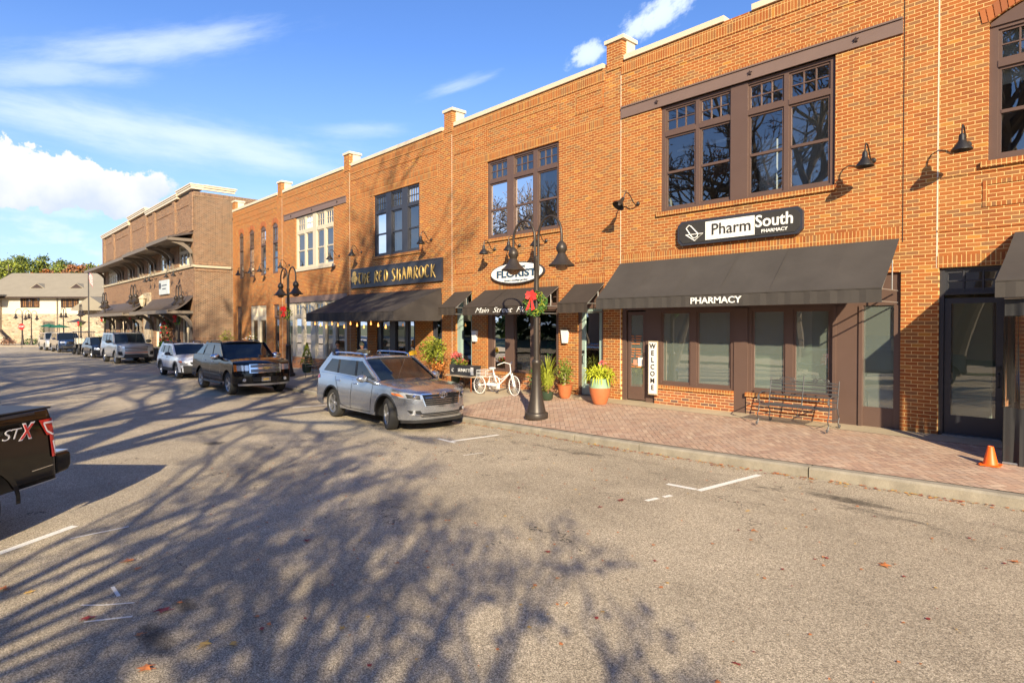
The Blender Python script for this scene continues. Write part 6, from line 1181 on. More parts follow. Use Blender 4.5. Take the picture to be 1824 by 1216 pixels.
def stone_mat():
    m, t, b = getm('rubble_stone'); co = t.mapping(obj_co(t), scale=(1, 1, 2.1)); vo = t.new('ShaderNodeTexVoronoi', ins={'Vector': co, 'Scale': 2.6}); ed = t.new('ShaderNodeTexVoronoi', feature='DISTANCE_TO_EDGE', ins={'Vector': co, 'Scale': 2.6}).outputs[0]
    s_ = t.new('ShaderNodeSeparateColor', ins={0: vo.outputs[1]}).outputs[0]; c = t.ramp(s_, [(0, (.22, .17, .12)), (.4, (.42, .33, .22)), (.7, (.30, .26, .21)), (1, (.55, .44, .30))]); c = t.mix(t.m('LESS_THAN', ed, .045), c, (.46, .38, .26)); t.l.new(c, b.inputs['Base Color']); b.inputs['Roughness'].default_value = .9
    t.l.new(t.new('ShaderNodeBump', ins={'Strength': .6, 'Distance': .03, 'Height': ed}).outputs[0], b.inputs['Normal']); return m
stonew = stone_mat()
b = MB(); b.box(-52.3, -50.4, FY - .12, FY + .02, -.7, 4.3); b.box(-68.3, -52.4, FY - .10, FY + .02, -.7, .25); b.box(-50.2, -40.0, FY - .10, FY + .02, -.7, .25); b.build('stone_cladding', stonew, u)
b = MB(); b.box(-39.99, -38.0, -1.9, -.3, -.6, .72); b.build('stone_planter_wall', stonew, u); b = MB(); b.box(-40.1, -37.9, -2.0, -.2, .72, .82); b.build('planter_cap', M['stone'], u)
b = MB(); b.box(-39.99, -39.26, .3, .5, -.7, 8.5); b.build('link_wall', brick_b, u); b = MB(); b.box(-39.99, -39.2, .2, .6, 8.5, 8.6); b.tube([(-39.55, .26, -.5), (-39.55, .26, 8.4)], .05, 6); b.build('link_flashing', M['brown_d'], u)
o = wroot('shop_sign', 'square pale sign with a small dark emblem on the bracketed building', 'sign', (-46.5, -2.1, 4)); b = MB(); b.box(-47.7, -45.4, FY - .12, FY - .02, 4.02, 4.98); b.build('sign_face', mat('pale_blue_sign', (.55, .60, .62), .6, var=.2, vs=6), o); b = MB(); b.prism([(-47.4 + .28 * math.cos(R(a)) , 4.62 + .22 * math.sin(R(a))) for a in range(0, 360, 30)], 'y', FY - .14, FY - .12); b.box(-46.9, -45.7, FY - .135, FY - .12, 4.60, 4.66); b.box(-46.8, -45.9, FY - .135, FY - .12, 4.36, 4.42); b.build('emblem', M['char'], o)
o = wroot('wall_lantern', 'tall pale lantern on the stone column between the two metal canopies', 'lantern', (-51.4, -2.3, 3.4)); b = MB(); b.lathe([(.10, 0), (.20, .3), (.22, .55), (.30, .6), (.05, .85), (0, .9)], (-51.4, FY - .35, 3.3), 8); b.build('lantern_body', M['stone'], o); b = MB(); b.tube([(-51.4, FY - .1, 3.5), (-51.4, FY - .35, 3.3)], .03, 6); b.build('bracket_arm', M['black'], o)
for x, lb in ((-42.6, 'pair-mounted gooseneck lamp right of the square pale sign'), (-44.3, 'gooseneck lamp just right of the square pale sign'), (-48.8, 'gooseneck lamp left of the square pale sign'), (-50.0, 'gooseneck lamp above the stone column')): dup(sc0, lb, (x, FY - .003, 5.2), 0)
def garland(root, c, rx, rz, n, rng, m, sz=.12):
    b = MB()
    for i in range(n):
        a = rng.uniform(0, math.pi); p = Vector((c[0] + rx * math.cos(a), c[1] + rng.gauss(0, .06), c[2] + rz * math.sin(a))) + Vector((rng.gauss(0, .12), 0, rng.gauss(0, .12))); d = Vector((rng.gauss(0, 1), rng.gauss(0, 1), rng.gauss(0, 1))).normalized() * sz; e = d.orthogonal().normalized() * sz * .4; b.add([p - d, p + e, p + d, p - e], [(0, 1, 2, 3)])
    return b.build('foliage', m, root)
rng = random.Random(11)
o = wroot('garland_arch', 'leafy christmas garland arch with red ornaments against the bracketed building', 'garland', (-44.8, -2.6, 0)); garland(o, (-44.8, -2.35, .75), .95, 1.35, 420, rng, leaf_w); garland(o, (-44.8, -2.4, .75), .95, 1.35, 160, rng, leaf_g)
for k in range(9): b = MB(); a = math.pi * (k + .5) / 9; b.lathe([(0, -.07), (.06, -.03), (.07, 0), (.06, .04), (0, .07)], (-44.8 + .95 * math.cos(a), -2.52, .75 + 1.35 * math.sin(a)), 8); b.build('ornament', M['redc'], o, smooth=True)
b = MB(); leaves(b, (-44.8, -2.5, .62), .85, .22, 300, .12, rng, .35, .3, .1, .25); b.build('planting', leaf_g, o)
o = wroot('stone_planter', 'rubble stone planter below the garland arch', 'planter', (-44.8, -2.6, -.4)); b = MB(); b.box(-46.4, -42.6, -2.95, -2.12, -.5, .42); b.build('stone_wall', stonew, o); b = MB(); b.box(-46.5, -42.5, -3.0, -2.08, .42, .50); b.build('cap', M['stone'], o)
# ================================================= background place
B0 = Vector((-109.8, -6.3, 0)); ang = math.atan2(7.6, 7.1)
BM = Matrix.Translation(B0) @ Matrix.Rotation(ang, 4, 'Z')
def broot(name, label, cat, x=0, y=0, z=-.6, rz=0): p = BM @ Vector((x, y, z)); return thing(name, label, cat, p, ang + rz)
u = broot('lodge_building', 'long cream stucco and rubble stone building with a big shingle roof in the background', 'building')
b = MB(); bwall(b, -4, 16, 4.05, 6.55, 0, [(1.48, 4.13, 4.91, 6.25), (7.1, 9.6, 4.9, 6.15)], .15); b.build('stucco_wall', M['stucco'], u)
b = MB(); bwall(b, -4, 16, -.2, 4.05, -.06, [(4.7, 6.2, -.2, 2.9)], .2); b.build('stone_wall', stonew, u)
for a, c, z0_, z1_ in ((1.48, 4.13, 4.91, 6.25), (7.1, 9.6, 4.9, 6.15)):
    n = 3; window(u, a, c, z0_, z1_, .03, [(a + .12 + (c - a - .12) / n * k, a + (c - a - .12) / n * (k + 1)) for k in range(n)], None, M['brown_d'], .08, glass=glass_mat('amber_glass', (.6, .4, .25), .15, 0, (.5, .26, .12), .6)); b = MB()
    for k in range(11): xx = a + (c - a) * k / 10; b.box(xx - .03, xx + .03, .0, .03, z0_, z1_)
    b.build('lattice', M['brown_d'], u)
b = MB(); b.box(4.7, 6.2, .02, .10, -.1, 2.9); b.build('doorway', M['dark'], u); b = MB(); b.box(4.6, 6.3, -.12, -.06, 2.9, 3.1); b.box(4.6, 4.75, -.12, -.06, -.1, 2.9); b.box(6.15, 6.3, -.12, -.06, -.1, 2.9); b.build('door_frame', M['taupe'], u)
b = MB(); b.prism([(-.7, 6.45), (6.5, 10.25), (13.5, 6.45), (13.5, 6.35), (6.5, 10.12), (-.7, 6.33)], 'x', -5, 18); b.build('roof', M['roofg'], u); b = MB(); b.box(-5, 18, -.80, -.62, 6.22, 6.42); b.build('gutter', M['brown_d'], u)
for x in (2.5, 8.1): b = MB(); z = 8.0; yy = 1.95; b.add([(x - 1.1, yy - .3, z - .3), (x + 1.1, yy - .3, z - .3), (x, yy - .3, z + .45), (x, yy + 1.3, z + .45)], [(0, 1, 2), (0, 2, 3), (1, 3, 2)]); b.build('dormer_vent', M['roofg'], u); b = MB(); b.prism([(x - .85, z - .26), (x + .85, z - .26), (x, z + .34)], 'y', yy - .33, yy - .31); b.build('vent_louvre', M['brown_d'], u)
b = MB(); b.tube([(6.65, -.1, 6.3), (6.65, -.1, -.2)], .08, 6); b.build('downpipe', M['taupe'], u)
u = broot('stone_building', 'dark rubble stone building end with a black doorway at the far left', 'building', -3.3, -2.5); b = MB(); bwall(b, -8, 2.2, -.2, 6.6, 0, [(.2, 1.7, 3.9, 5.8), (.6, 1.9, -.2, 1.9)], .4); b.quad((2.2, 0, -.2), (2.2, 4, -.2), (2.2, 4, 6.6), (2.2, 0, 6.6)); b.build('wall', stonew, u); b = MB(); b.box(.2, 1.7, .38, .42, 3.9, 5.8); b.box(.6, 1.9, .38, .42, -.2, 1.9); b.build('doorway', M['dark'], u); b = MB(); b.box(-9, 3.3, -.8, 2.0, 6.5, 6.7); b.build('roof', M['roofg'], u); b = MB(); b.prism([(2.2, 3.2), (4.6, .9), (4.6, -.2), (2.2, -.2)], 'y', -.3, .1); b.build('stair_wall', stonew, u)
u = broot('porch_roof_building', 'low gabled porch with a pale roof left of the bracketed building', 'building', 15.6, -5.5); b = MB(); b.prism([(-2.4, 4.6), (0, 6.2), (2.4, 4.6), (2.4, 4.4), (-2.4, 4.4)], 'y', -1, 5); b.build('roof', M['roofg'], u); b = MB(); b.box(-2.2, 2.2, .2, 4.8, -.2, 4.4); b.build('wall', stonew, u)
# flagpole
fp = thing('flagpole', 'dark flagpole with a red, white and blue striped flag behind the parked cars', 'flagpole', (-84.38, -.88, -.6)); b = MB(); b.lathe([(.09, 0), (.05, 9.2)], n=10); b.lathe([(0, 9.35), (.08, 9.28), (.08, 9.22), (0, 9.15)], n=10); b.build('pole', M['pole'], fp)
b = MB(); red_, wh_, bl_ = mat('flag_red', (.5, .03, .04), .8), mat('flag_white', (.7, .68, .65), .8), mat('flag_blue', (.03, .05, .2), .8)
for i in range(8):
    for k in range(13):
        p = lambda i_, k_: (-.02 + .10 * i_ * .55, .35 * i_ / 8 + .05 * math.sin(i_ * 1.2), 9.0 - .095 * k_ - .09 * i_ - (.02 * i_ * i_ * .3)); b.cur = 2 if (i < 3 and k < 7) else (0 if k % 2 == 0 else 1); b.quad(p(i, k), p(i + 1, k), p(i + 1, k + 1), p(i, k + 1))
o = b.build('flag', [red_, wh_, bl_], fp); md = o.modifiers.new('t', 'SOLIDIFY'); md.thickness = .01
# stop sign
o = thing('stop_sign', 'red octagonal stop sign on a thin post at the far junction', 'stop sign', (-84.4, -6.9, -.6), math.atan2(.68, .733)); 
b = MB(); b.prism([(.36 * math.cos(R(22.5 + 45 * k)), 2.35 + .36 * math.sin(R(22.5 + 45 * k))) for k in range(8)], 'y', -.05, -.03); b.build('plate', M['redc'], o); text('STOP', 'lettering', M['letw'], o, .26, (0, -.056, 2.35), fit=.56); b = MB(); b.tube([(0, 0, 0), (0, 0, 2.7)], .03, 6); b.build('post', M['pole'], o)
def umb(label, loc, m, r_=.95, h=2.3):
    o = thing('patio_umbrella', label, 'umbrella', loc); b = MB(); b.lathe([(0, h), (r_ * .5, h - .17), (r_, h - .38), (r_ * .98, h - .42)], n=8, cap=False); q_ = b.build('canopy', m, o); md = q_.modifiers.new('t', 'SOLIDIFY'); md.thickness = .02; b = MB(); b.tube([(0, 0, 0), (0, 0, h + .08)], .03, 6); b.build('pole', M['pole'], o)
umb('green patio umbrella, left of the two in front of the stone wall', (-99.6, -3.0, -.6), M['green'], 1.1, 2.7); umb('green patio umbrella, right of the two in front of the stone wall', (-98.8, -2.0, -.6), M['green'], 1.2, 2.6); umb('wide black patio umbrella above the golf cart roof', (-97, -.2, -.6), M['char'], 1.2, 3.3)
for i, (x, y, lb) in enumerate(((-84, .3, 'red planter box left of the small bare tree'), (-83.2, 1.1, 'red planter box right of the small bare tree'))): o = thing('red_planter', lb, 'planter', (x, y, -.6), ang); b = MB(); b.box(-.8, .8, -.3, .3, 0, 1.0); b.build('box', M['redc'], o, bevel=.05); b = MB(); leaves(b, (0, 0, 1.1), .7, .2, 60, .12, rng, .4); b.build('foliage', leaf_g, o)
b = MB(); b.box(-30, 30, -2.2, 2.2, -.75, -.50)
o = b.build('far_kerb_island', conc, None, loc=tuple(BM @ Vector((-2, -12, 0))), rot=(0, 0, ang)); tag(o, kind='structure')
for i, (x, y, m_, lb) in enumerate(((-95, -7.5, leaf_w, 'low russet shrub at the foot of the dark stone wall'), (-96.0, -5.2, leaf_g, 'dark green shrub right of the stop sign'), (-97.0, -3.9, leaf_d, 'dark low hedge below the sunlit stone wall'), (-96.6, -2.9, leaf_w, 'brown low planting left of the green umbrellas'))): o = thing('garden_shrub', lb, 'shrub', (x, y, -.55)); b = MB(); leaves(b, (0, 0, .4), .9, .45, 220, .14, rng, .4); b.build('foliage', m_, o)
o = thing('conifer_shrub', 'slim dark green column shrub against the sunlit stone wall', 'shrub', (-101.0, -3.6, -.5)); b = MB(); leaves(b, (0, 0, 1.2), .28, 1.1, 260, .12, rng, .3, .5); b.build('foliage', leaf_d, o)
# ================================================= trees
def branchy(seed, h, spread=.42, depth=6, twig=True, r0=.19):
    rg = random.Random(seed); tk_, br_ = MB(), MB()
    def seg(b, p, q_, ra, rb, n): 
        d = (q_ - p); a = d.orthogonal().normalized(); c_ = d.normalized().cross(a); vs = []
        for (o_, r_) in ((p, ra), (q_, rb)): vs += [o_ + (a * math.cos(2 * math.pi * j / n) + c_ * math.sin(2 * math.pi * j / n)) * r_ for j in range(n)]
        b.add(vs, [(j, (j + 1) % n, n + (j + 1) % n, n + j) for j in range(n)])
    def grow(p, d, L, r_, lvl):
        b = tk_ if lvl == 0 else br_; n = 9 if lvl == 0 else (6 if lvl < 3 else 3); k = 4 if lvl < 3 else 2; q_ = p; pts = []
        for i in range(k):
            d = (d + Vector((rg.gauss(0, .10), rg.gauss(0, .10), rg.gauss(0, .06) + .03))).normalized(); q2 = q_ + d * L / k; seg(b, q_, q2, r_ * (1 - .10 * i), r_ * (1 - .10 * (i + 1)), n); q_ = q2; pts.append((q_, d))
        if lvl >= depth: return
        nb = 3 if lvl else 5
        for i in range(nb):
            src, dd = pts[-1] if i < 2 else pts[rg.randrange(len(pts) // 2, len(pts))]; ax = Vector((rg.gauss(0, 1), rg.gauss(0, 1), rg.gauss(0, .35))); ax = (ax - dd * ax.dot(dd)).normalized(); nd = (dd * rg.uniform(.75, 1.15) + ax * rg.uniform(spread * .8, spread * 1.9)).normalized()
            grow(src, nd, L * rg.uniform(.58, .82), r_ * (.60 if i else .68), lvl + 1)
    grow(Vector((0, 0, -.2)), Vector((0, 0, 1)), h * .26, r0, 0); return tk_, br_
bark = mat('grey_bark', (.16, .13, .10), .9, var=.25, vs=12)
protos = []
for sd_, h, r0 in ((3, 10.5, .17), (8, 17.5, .30)):
    tk_, br_ = branchy(sd_, h, .42, 6, True, r0); t0 = thing('bare_tree', 'leafless street tree across the road', 'tree', (0, 0, 0), 0, 'leafless street trees across the road'); tk_.build('trunk', bark, t0, smooth=True); br_.build('crown', bark, t0); protos.append(t0); rg = random.Random(sd_); b = MB()
    for i in range(500 if sd_ == 3 else 1500): p = Vector(br_.v[rg.randrange(len(br_.v) // 3, len(br_.v))]) + Vector((rg.gauss(0, .12), rg.gauss(0, .12), rg.gauss(0, .12))); d = Vector((rg.gauss(0, 1), rg.gauss(0, 1), rg.gauss(0, 1))).normalized() * .07; e = d.orthogonal().normalized() * .05; b.add([p - d, p + e, p + d, p - e], [(0, 1, 2, 3)])
    b.build('dry_leaves', leaf_w, t0)  # leaves added to the crowns to make their cast shadows blotchier
used = set()
for i, (k, x, y, rz, sc) in enumerate([(0, -.8, -18.8, .3, .98), (0, 4.6, -18.2, 2.2, .82), (0, -8.5, -19.2, 4.1, 1.0), (0, -17, -19.5, 5.5, 1.1), (0, -28, -20, 2.6, 1.1), (1, -3.0, -20.5, 1.0, 1.22), (1, -13.5, -19.8, 2.9, 1.5), (1, -7.0, -21, 5.2, 1.4), (1, -21, -20, 4.4, 1.0), (1, -32, -24, .4, 1.0), (1, -46, -25.5, 5.2, 1.05)]):
    if k not in used: t = protos[k]; used.add(k); t.location = (x, y, -.3); t.rotation_euler = (0, 0, rz); t.scale = (sc,) * 3
    else: dup(protos[k], None, (x, y, -.3), rz, scale=sc)
o = dup(protos[0], 'small bare pale-barked tree beside the red planters in the background', (-88.5, .9, -.6), 1.0, scale=.52); o['group'] = 'background trees'
def leafy(label, x, y, h, cr, m, seed, conif=False, m2=None):
    rg = random.Random(seed); t = thing('pine_tree' if conif else 'broadleaf_tree', label, 'tree', (x, y, -.6), 0, 'trees behind the shingle-roofed building'); b = MB(); b.tube([(0, 0, 0), (rg.gauss(0, .2), rg.gauss(0, .2), h * .5), (rg.gauss(0, .3), 0, h * .93)], [.28, .20, .06], 7)
    tops = []
    for i in range(26): 
        z = h * rg.uniform(.42, .97); a = rg.uniform(0, 6.28); rr = cr * rg.uniform(.25, 1) * (1.0 - .55 * max(0, (z / h - .6) / .4)); p = Vector((rr * math.cos(a), rr * math.sin(a), z)); b.tube([(0, 0, z - rr * .35), p * .5 + Vector((0, 0, (z - rr * .2) * .5)), p], [.07, .05, .02], 4); tops.append(p)
    b.build('trunk', bark, t); b = MB()
    for p in tops:
        s_ = rg.uniform(.55, 1.15) * cr * .33
        for i in range(150): 
            u_ = Vector((rg.gauss(0, 1), rg.gauss(0, 1), rg.gauss(0, .62))) * s_ * .5; c_ = p + u_; d = Vector((rg.gauss(0, 1), rg.gauss(0, 1), rg.gauss(0, 1))).normalized() * rg.uniform(.12, .26); e = d.orthogonal().normalized() * d.length * .6; b.cur = 1 if (m2 and rg.random() < .3) else 0; b.add([c_ - d, c_ + e, c_ + d, c_ - e], [(0, 1, 2, 3)])
    b.build('crown', [m, m2] if m2 else m, t)
TL = [(-1.5, 116, 15.2, 4.6, leaf_p, 1, 'tall yellow-green pine at the far left edge of the tree line'), (16, 112, 14.6, 4.2, leaf_p, 1, 'broad pale green pine, second from the left in the tree line'), (31, 118, 16.0, 4.2, leaf_p, 1, 'tall bright green pine above the left dormer vent'), (52, 118, 15.4, 4.0, leaf_d, 1, 'dark pine between the two dormer vents'),
      (70, 108, 12.2, 3.4, leaf_w, 0, 'russet leafed tree above the middle of the roof'), (84, 120, 15.2, 4.0, leaf_p, 1, 'green pine with flat top right of the russet tree'), (101, 122, 16.4, 3.8, leaf_d, 1, 'tallest dark pine near the middle of the tree line'), (118, 116, 13.8, 3.6, leaf_p, 1, 'bushy green tree left of the pinkish bare crown'),
      (136, 112, 13.6, 3.4, leaf_w, 0, 'pinkish brown nearly leafless crown left of the flagpole'), (154, 124, 15.0, 3.8, leaf_w, 0, 'thin rusty crown rising behind the flag'), (166, 114, 13.6, 3.8, leaf_p, 1, 'green tree right of the flagpole'), (181, 110, 12.6, 3.8, leaf_d, 1, 'dark green tree touching the bracketed building at the right end of the tree line')]
CAMP = Vector((0, -13.06)); FW = Vector((-.7329, .6804)); RT = Vector((.6804, .7329))
for i, (u_, D_, h, cr, m_, cf, lb) in enumerate(TL):
    p = CAMP + FW * D_ + RT * ((u_ - 912) / 1090 * D_); leafy(lb, p.x, p.y, h, cr, m_, 100 + i, cf, leaf_y if m_ is leaf_p else leaf_o if m_ is leaf_w else leaf_p)
# wooded slope beyond, so that the tree line is closed low down
b = MB(); rg = random.Random(5)
for i in range(5200):
    D_ = rg.uniform(128, 150); u_ = rg.uniform(-160, 330); p = CAMP + FW * D_ + RT * ((u_ - 912) / 1090 * D_); z = rg.uniform(0, 11.5); c_ = Vector((p.x, p.y, z)); d = Vector((rg.gauss(0, 1), rg.gauss(0, 1), rg.gauss(0, 1))).normalized() * rg.uniform(.5, 1.0); e = d.orthogonal().normalized() * d.length * .7; b.add([c_ - d, c_ + e, c_ + d, c_ - e], [(0, 1, 2, 3)])
OPP = 1
tag(b.build('far_woods', leaf_d), 'dense dark wood closing the view behind the tree line', kind='stuff')
# ================================================= small plants near the arched building
o = thing('topiary_shrub', 'small cone-shaped evergreen in a pot beside the lamp behind the black pickup', 'potted plant', P(-26.9, -.9)); pot(o, [(.14, 0), (.2, .1), (.22, .38), (.23, .4), (.2, .4)], M['gpot']); b = MB()
for i in range(420): t = rng.random(); a = rng.uniform(0, 6.28); r_ = .26 * (1 - t) + .02; p = Vector((r_ * math.cos(a), r_ * math.sin(a), .4 + .95 * t)); d = Vector((rng.gauss(0, 1), rng.gauss(0, 1), rng.gauss(0, 1))).normalized() * .05; e = d.orthogonal().normalized() * .02; b.add([p - d, p + e, p + d, p - e], [(0, 1, 2, 3)])
b.build('foliage', leaf_y, o)
o = thing('garden_shrub', 'loose twiggy green shrub in the corner beside the arched-window building', 'shrub', (-38.4, -.7, -.3)); b = MB(); leaves(b, (0, 0, 1.2), .75, .95, 420, .10, rng, .3, .2, .2, .4); b.build('foliage', leaf_y, o)
o = thing('garden_shrub', 'thin leafy shrub with small pale flowers before the arched building shop window', 'shrub', (-34.2, -.8, -.3)); b = MB(); leaves(b, (0, 0, 1.1), .55, .8, 320, .08, rng, .3, .2, .2, .3); b.build('foliage', leaf_g, o); b = MB(); leaves(b, (0, 0, 1.3), .5, .5, 50, .06, rng, .5); b.build('blossom', M['letw'], o)
o = thing('garden_shrub', 'leafy green shrub at the left end of the arched building shop window', 'shrub', (-36.6, -.9, -.3)); b = MB(); leaves(b, (0, 0, .9), .5, .7, 300, .08, rng, .3, .2, .2, .3); b.build('foliage', leaf_y, o)
# ================================================= people and cafe furniture
def chair(label, loc, rz):
    o = thing('cafe_chair', label, 'chair', loc, rz, 'black cafe chairs under the pub awning'); b = MB(); b.box(-.21, .21, -.21, .21, .43, .46); b.build('seat', M['black'], o, bevel=.01)
    b = MB(); b.tube([(-.21, -.2, .44), (-.26, -.2, .86), (-.26, .2, .86), (-.21, .2, .44)], .012, 6)
    for z in (.60, .70, .80): b.box(-.25 - (z - .6) * .12, -.235 - (z - .6) * .12, -.19, .19, z - .025, z + .025)
    b.build('backrest', M['black'], o)
    for x in (-.19, .19):
        for y in (-.19, .19): b = MB(); b.tube([(x, y, .43), (x * 1.1, y * 1.1, 0)], .011, 6); b.build('leg', M['black'], o)
def ctable(label, loc):
    o = thing('cafe_table', label, 'table', loc, 0, 'cafe tables under the pub awning'); b = MB(); b.lathe([(.40, .70), (.42, .71), (.42, .735), (.40, .745)], n=24); b.build('tabletop', M['brown_d'], o); b = MB(); b.lathe([(.22, 0), (.20, .03), (.03, .05), (.03, .70)], n=14); b.build('pedestal', M['black'], o)
def person(label, loc, rz, top, hair='hair', cap=False, open_shirt=None, lookz=0.):
    o = thing('person', label, 'person', loc, rz)
    V = [(0, 0, .50), (-.02, 0, .66), (-.01, 0, .86), (.0, 0, 1.00), (.02, 0, 1.08), (.03, 0, 1.14),
         (.0, .17, .98), (.05, .23, .74), (.26, .17, .70), (.36, .10, .745), (.0, -.17, .98), (.05, -.23, .74), (.26, -.17, .70), (.36, -.10, .745),
         (.02, .10, .50), (.43, .11, .52), (.42, .11, .10), (.52, .12, .05), (.02, -.10, .50), (.43, -.11, .52), (.42, -.11, .10), (.52, -.12, .05)]
    Rr = [.15, .145, .155, .12, .062, .055, .075, .052, .042, .030, .075, .052, .042, .030, .09, .07, .05, .04, .09, .07, .05, .04]
    E_ = [(0, 1), (1, 2), (2, 3), (3, 4), (4, 5), (3, 6), (6, 7), (7, 8), (8, 9), (3, 10), (10, 11), (11, 12), (12, 13), (0, 14), (14, 15), (15, 16), (16, 17), (0, 18), (18, 19), (19, 20), (20, 21)]
    def skin(name, V_, E2, R2, m_, par, loc_=(0, 0, 0)):
        me = bpy.data.meshes.new(name); me.from_pydata(V_, E2, []); me.materials.append(m_); ob = bpy.data.objects.new(name, me); COL.objects.link(ob); ob.parent = par; sk = ob.modifiers.new('skin', 'SKIN'); sk.use_smooth_shade = True
        for i, r_ in enumerate(R2): me.skin_vertices[0].data[i].radius = (r_, r_)
        me.skin_vertices[0].data[0].use_root = True; ob.modifiers.new('sub', 'SUBSURF').levels = 1; return ob
    bd = skin('body', V, E_, Rr, M['skin'], o)
    sc_ = lambda ids: ([V[i] for i in ids], {k: n for n, k in enumerate(ids)})
    ids = [0, 1, 2, 3, 4, 6, 7, 8, 10, 11, 12]; vv, mp = sc_(ids); V[4] = (.0, 0, 1.075); skin('jacket', vv, [(mp[a], mp[c_]) for a, c_ in E_ if a in mp and c_ in mp], [Rr[i] + (.030 if i in (3, 4, 6, 10) else .022) for i in ids], top, bd)
    ids = [0, 14, 15, 16, 18, 19, 20]; vv, mp = sc_(ids); skin('trousers', vv, [(mp[a], mp[c_]) for a, c_ in E_ if a in mp and c_ in mp], [Rr[i] + .012 for i in ids], M['trous'], bd)
    if open_shirt: b = MB(); b.prism([(-.055, .70), (.055, .70), (.075, 1.0), (.03, 1.04), (-.03, 1.04), (-.075, 1.0)], 'x', .145, .165); q_ = b.build('shirt', open_shirt, bd)
    # head with brow, nose, mouth and ears
    b = MB(); n = 18; m2 = 14; vs = []
    for i in range(m2 + 1):
        ph = math.pi * i / m2
        for j in range(n):
            th = 2 * math.pi * j / n; x = .098 * math.sin(ph) * math.cos(th); y = .075 * math.sin(ph) * math.sin(th); z = .122 * math.cos(ph)
            if z < 0 and x > 0: y *= 1 + z * 1.8; x *= 1 + z * .3
            fr = math.exp(-(th if th < math.pi else th - 2 * math.pi) ** 2 / .05)
            if -.045 < z < .02: x += .020 * fr * (1 - abs(z + .018) / .035) if abs(z + .018) < .035 else 0
            if abs(z - .012) < .02 and math.cos(th) > .75 and fr < .6: x -= .008
            vs.append((x, y, z))
    b.add(vs, [(i * n + j, (i + 1) * n + j, (i + 1) * n + (j + 1) % n, i * n + (j + 1) % n) for i in range(m2) for j in range(n)]); hc = (.045, 0, 1.235); b.v = [(x + hc[0], y + hc[1], z + hc[2]) for x, y, z in b.v]
    for s_ in (-1, 1): b.lathe([(0, -.010), (.02, -.006), (.026, 0), (.02, .008), (0, .01)], (hc[0] - .005, s_ * .078, hc[2] - .005), 10, 'y')
    hd = b.build('head', M['skin'], bd, smooth=True); hd.rotation_euler = (0, 0, 0)
    b = MB()
    for s_ in (-1, 1): b.lathe([(0, -.004), (.009, 0), (0, .006)], (hc[0] + .084, s_ * .030, hc[2] + .012), 8, 'x')
    b.tube([(hc[0] + .088, -.022, hc[2] - .062), (hc[0] + .094, 0, hc[2] - .060), (hc[0] + .088, .022, hc[2] - .062)], .004, 5); b.build('face_features', M['brown_d'], hd)
    b = MB(); vs = []; m3 = 7
    for i in range(m3 + 1):
        ph = (math.pi * .56) * i / m3
        for j in range(n): th = 2 * math.pi * j / n; k_ = 1.10; vs.append((hc[0] - .010 + .100 * k_ * math.sin(ph) * math.cos(th) * (1 if math.cos(th) < .2 else .96), .082 * k_ * math.sin(ph) * math.sin(th), hc[2] + .012 + .122 * 1.03 * math.cos(ph) + (.028 * max(0, math.cos(th)) * (i / m3)))) 
    b.add(vs, [(i * n + j, (i + 1) * n + j, (i + 1) * n + (j + 1) % n, i * n + (j + 1) % n) for i in range(m3) for j in range(n)]); b.build('cap' if cap else 'hair', M['capc'] if cap else M[hair], hd, smooth=True)
    if cap: b = MB(); b.prism([(.10, -.06), (.185, -.045), (.20, 0), (.185, .045), (.10, .06)], 'z', hc[2] + .045, hc[2] + .055); b.build('cap_brim', M['capc'], hd)
    # hands: palm with four fingers and a thumb
    for s_ in (-1, 1):
        b = MB(); c_ = Vector((.40, s_ * .085, .752)); b.lathe([(0, -.012), (.028, -.008), (.034, 0), (.028, .012), (0, .014)], c_, 10)
        for k, (dy, L_) in enumerate(((-.024, .062), (-.008, .072), (.008, .068), (.023, .054))): b.tube([c_ + Vector((.02, dy, 0)), c_ + Vector((.02 + L_ * .5, dy * 1.1, .006)), c_ + Vector((.02 + L_ * .9, dy * 1.1, -.012))], [.009, .008, .006], 6)
        b.tube([c_ + Vector((.0, -s_ * .026, 0)), c_ + Vector((.025, -s_ * .048, .004)), c_ + Vector((.045, -s_ * .050, -.004))], [.010, .009, .007], 6); b.build('hand', M['skin'], bd, smooth=True)
    return o
yp = -1.0; zp = Sz(-22.9, yp)
chair('black cafe chair holding the man in the blue shirt', (-23.7, yp, zp), R(-25)); person('seated man in open khaki jacket and blue shirt, left of the pub table', (-23.7, yp, zp), R(-35), M['jacket'], open_shirt=M['shirt']).scale = (1.1,) * 3
ctable('round dark cafe table between the two seated people', (-22.75, -1.15, zp)); chair('black cafe chair holding the person in the patterned cap', (-21.65, yp, zp), R(170)); person('seated person in a pale khaki jacket and patterned cap, turned to the left', (-21.65, yp, zp), R(172), mat('pale_khaki_jacket', (.36, .33, .25), .85), cap=True).scale = (1.1,) * 3
chair('empty black cafe chair at the left end of the pub awning', (-24.1, -1.9, zp), R(20)); chair('empty black cafe chair right of the pub table, behind the silver crossover', (-18.9, -1.6, zp), R(200)); ctable('round cafe table behind the roof of the silver crossover', (-19.6, -1.6, zp))
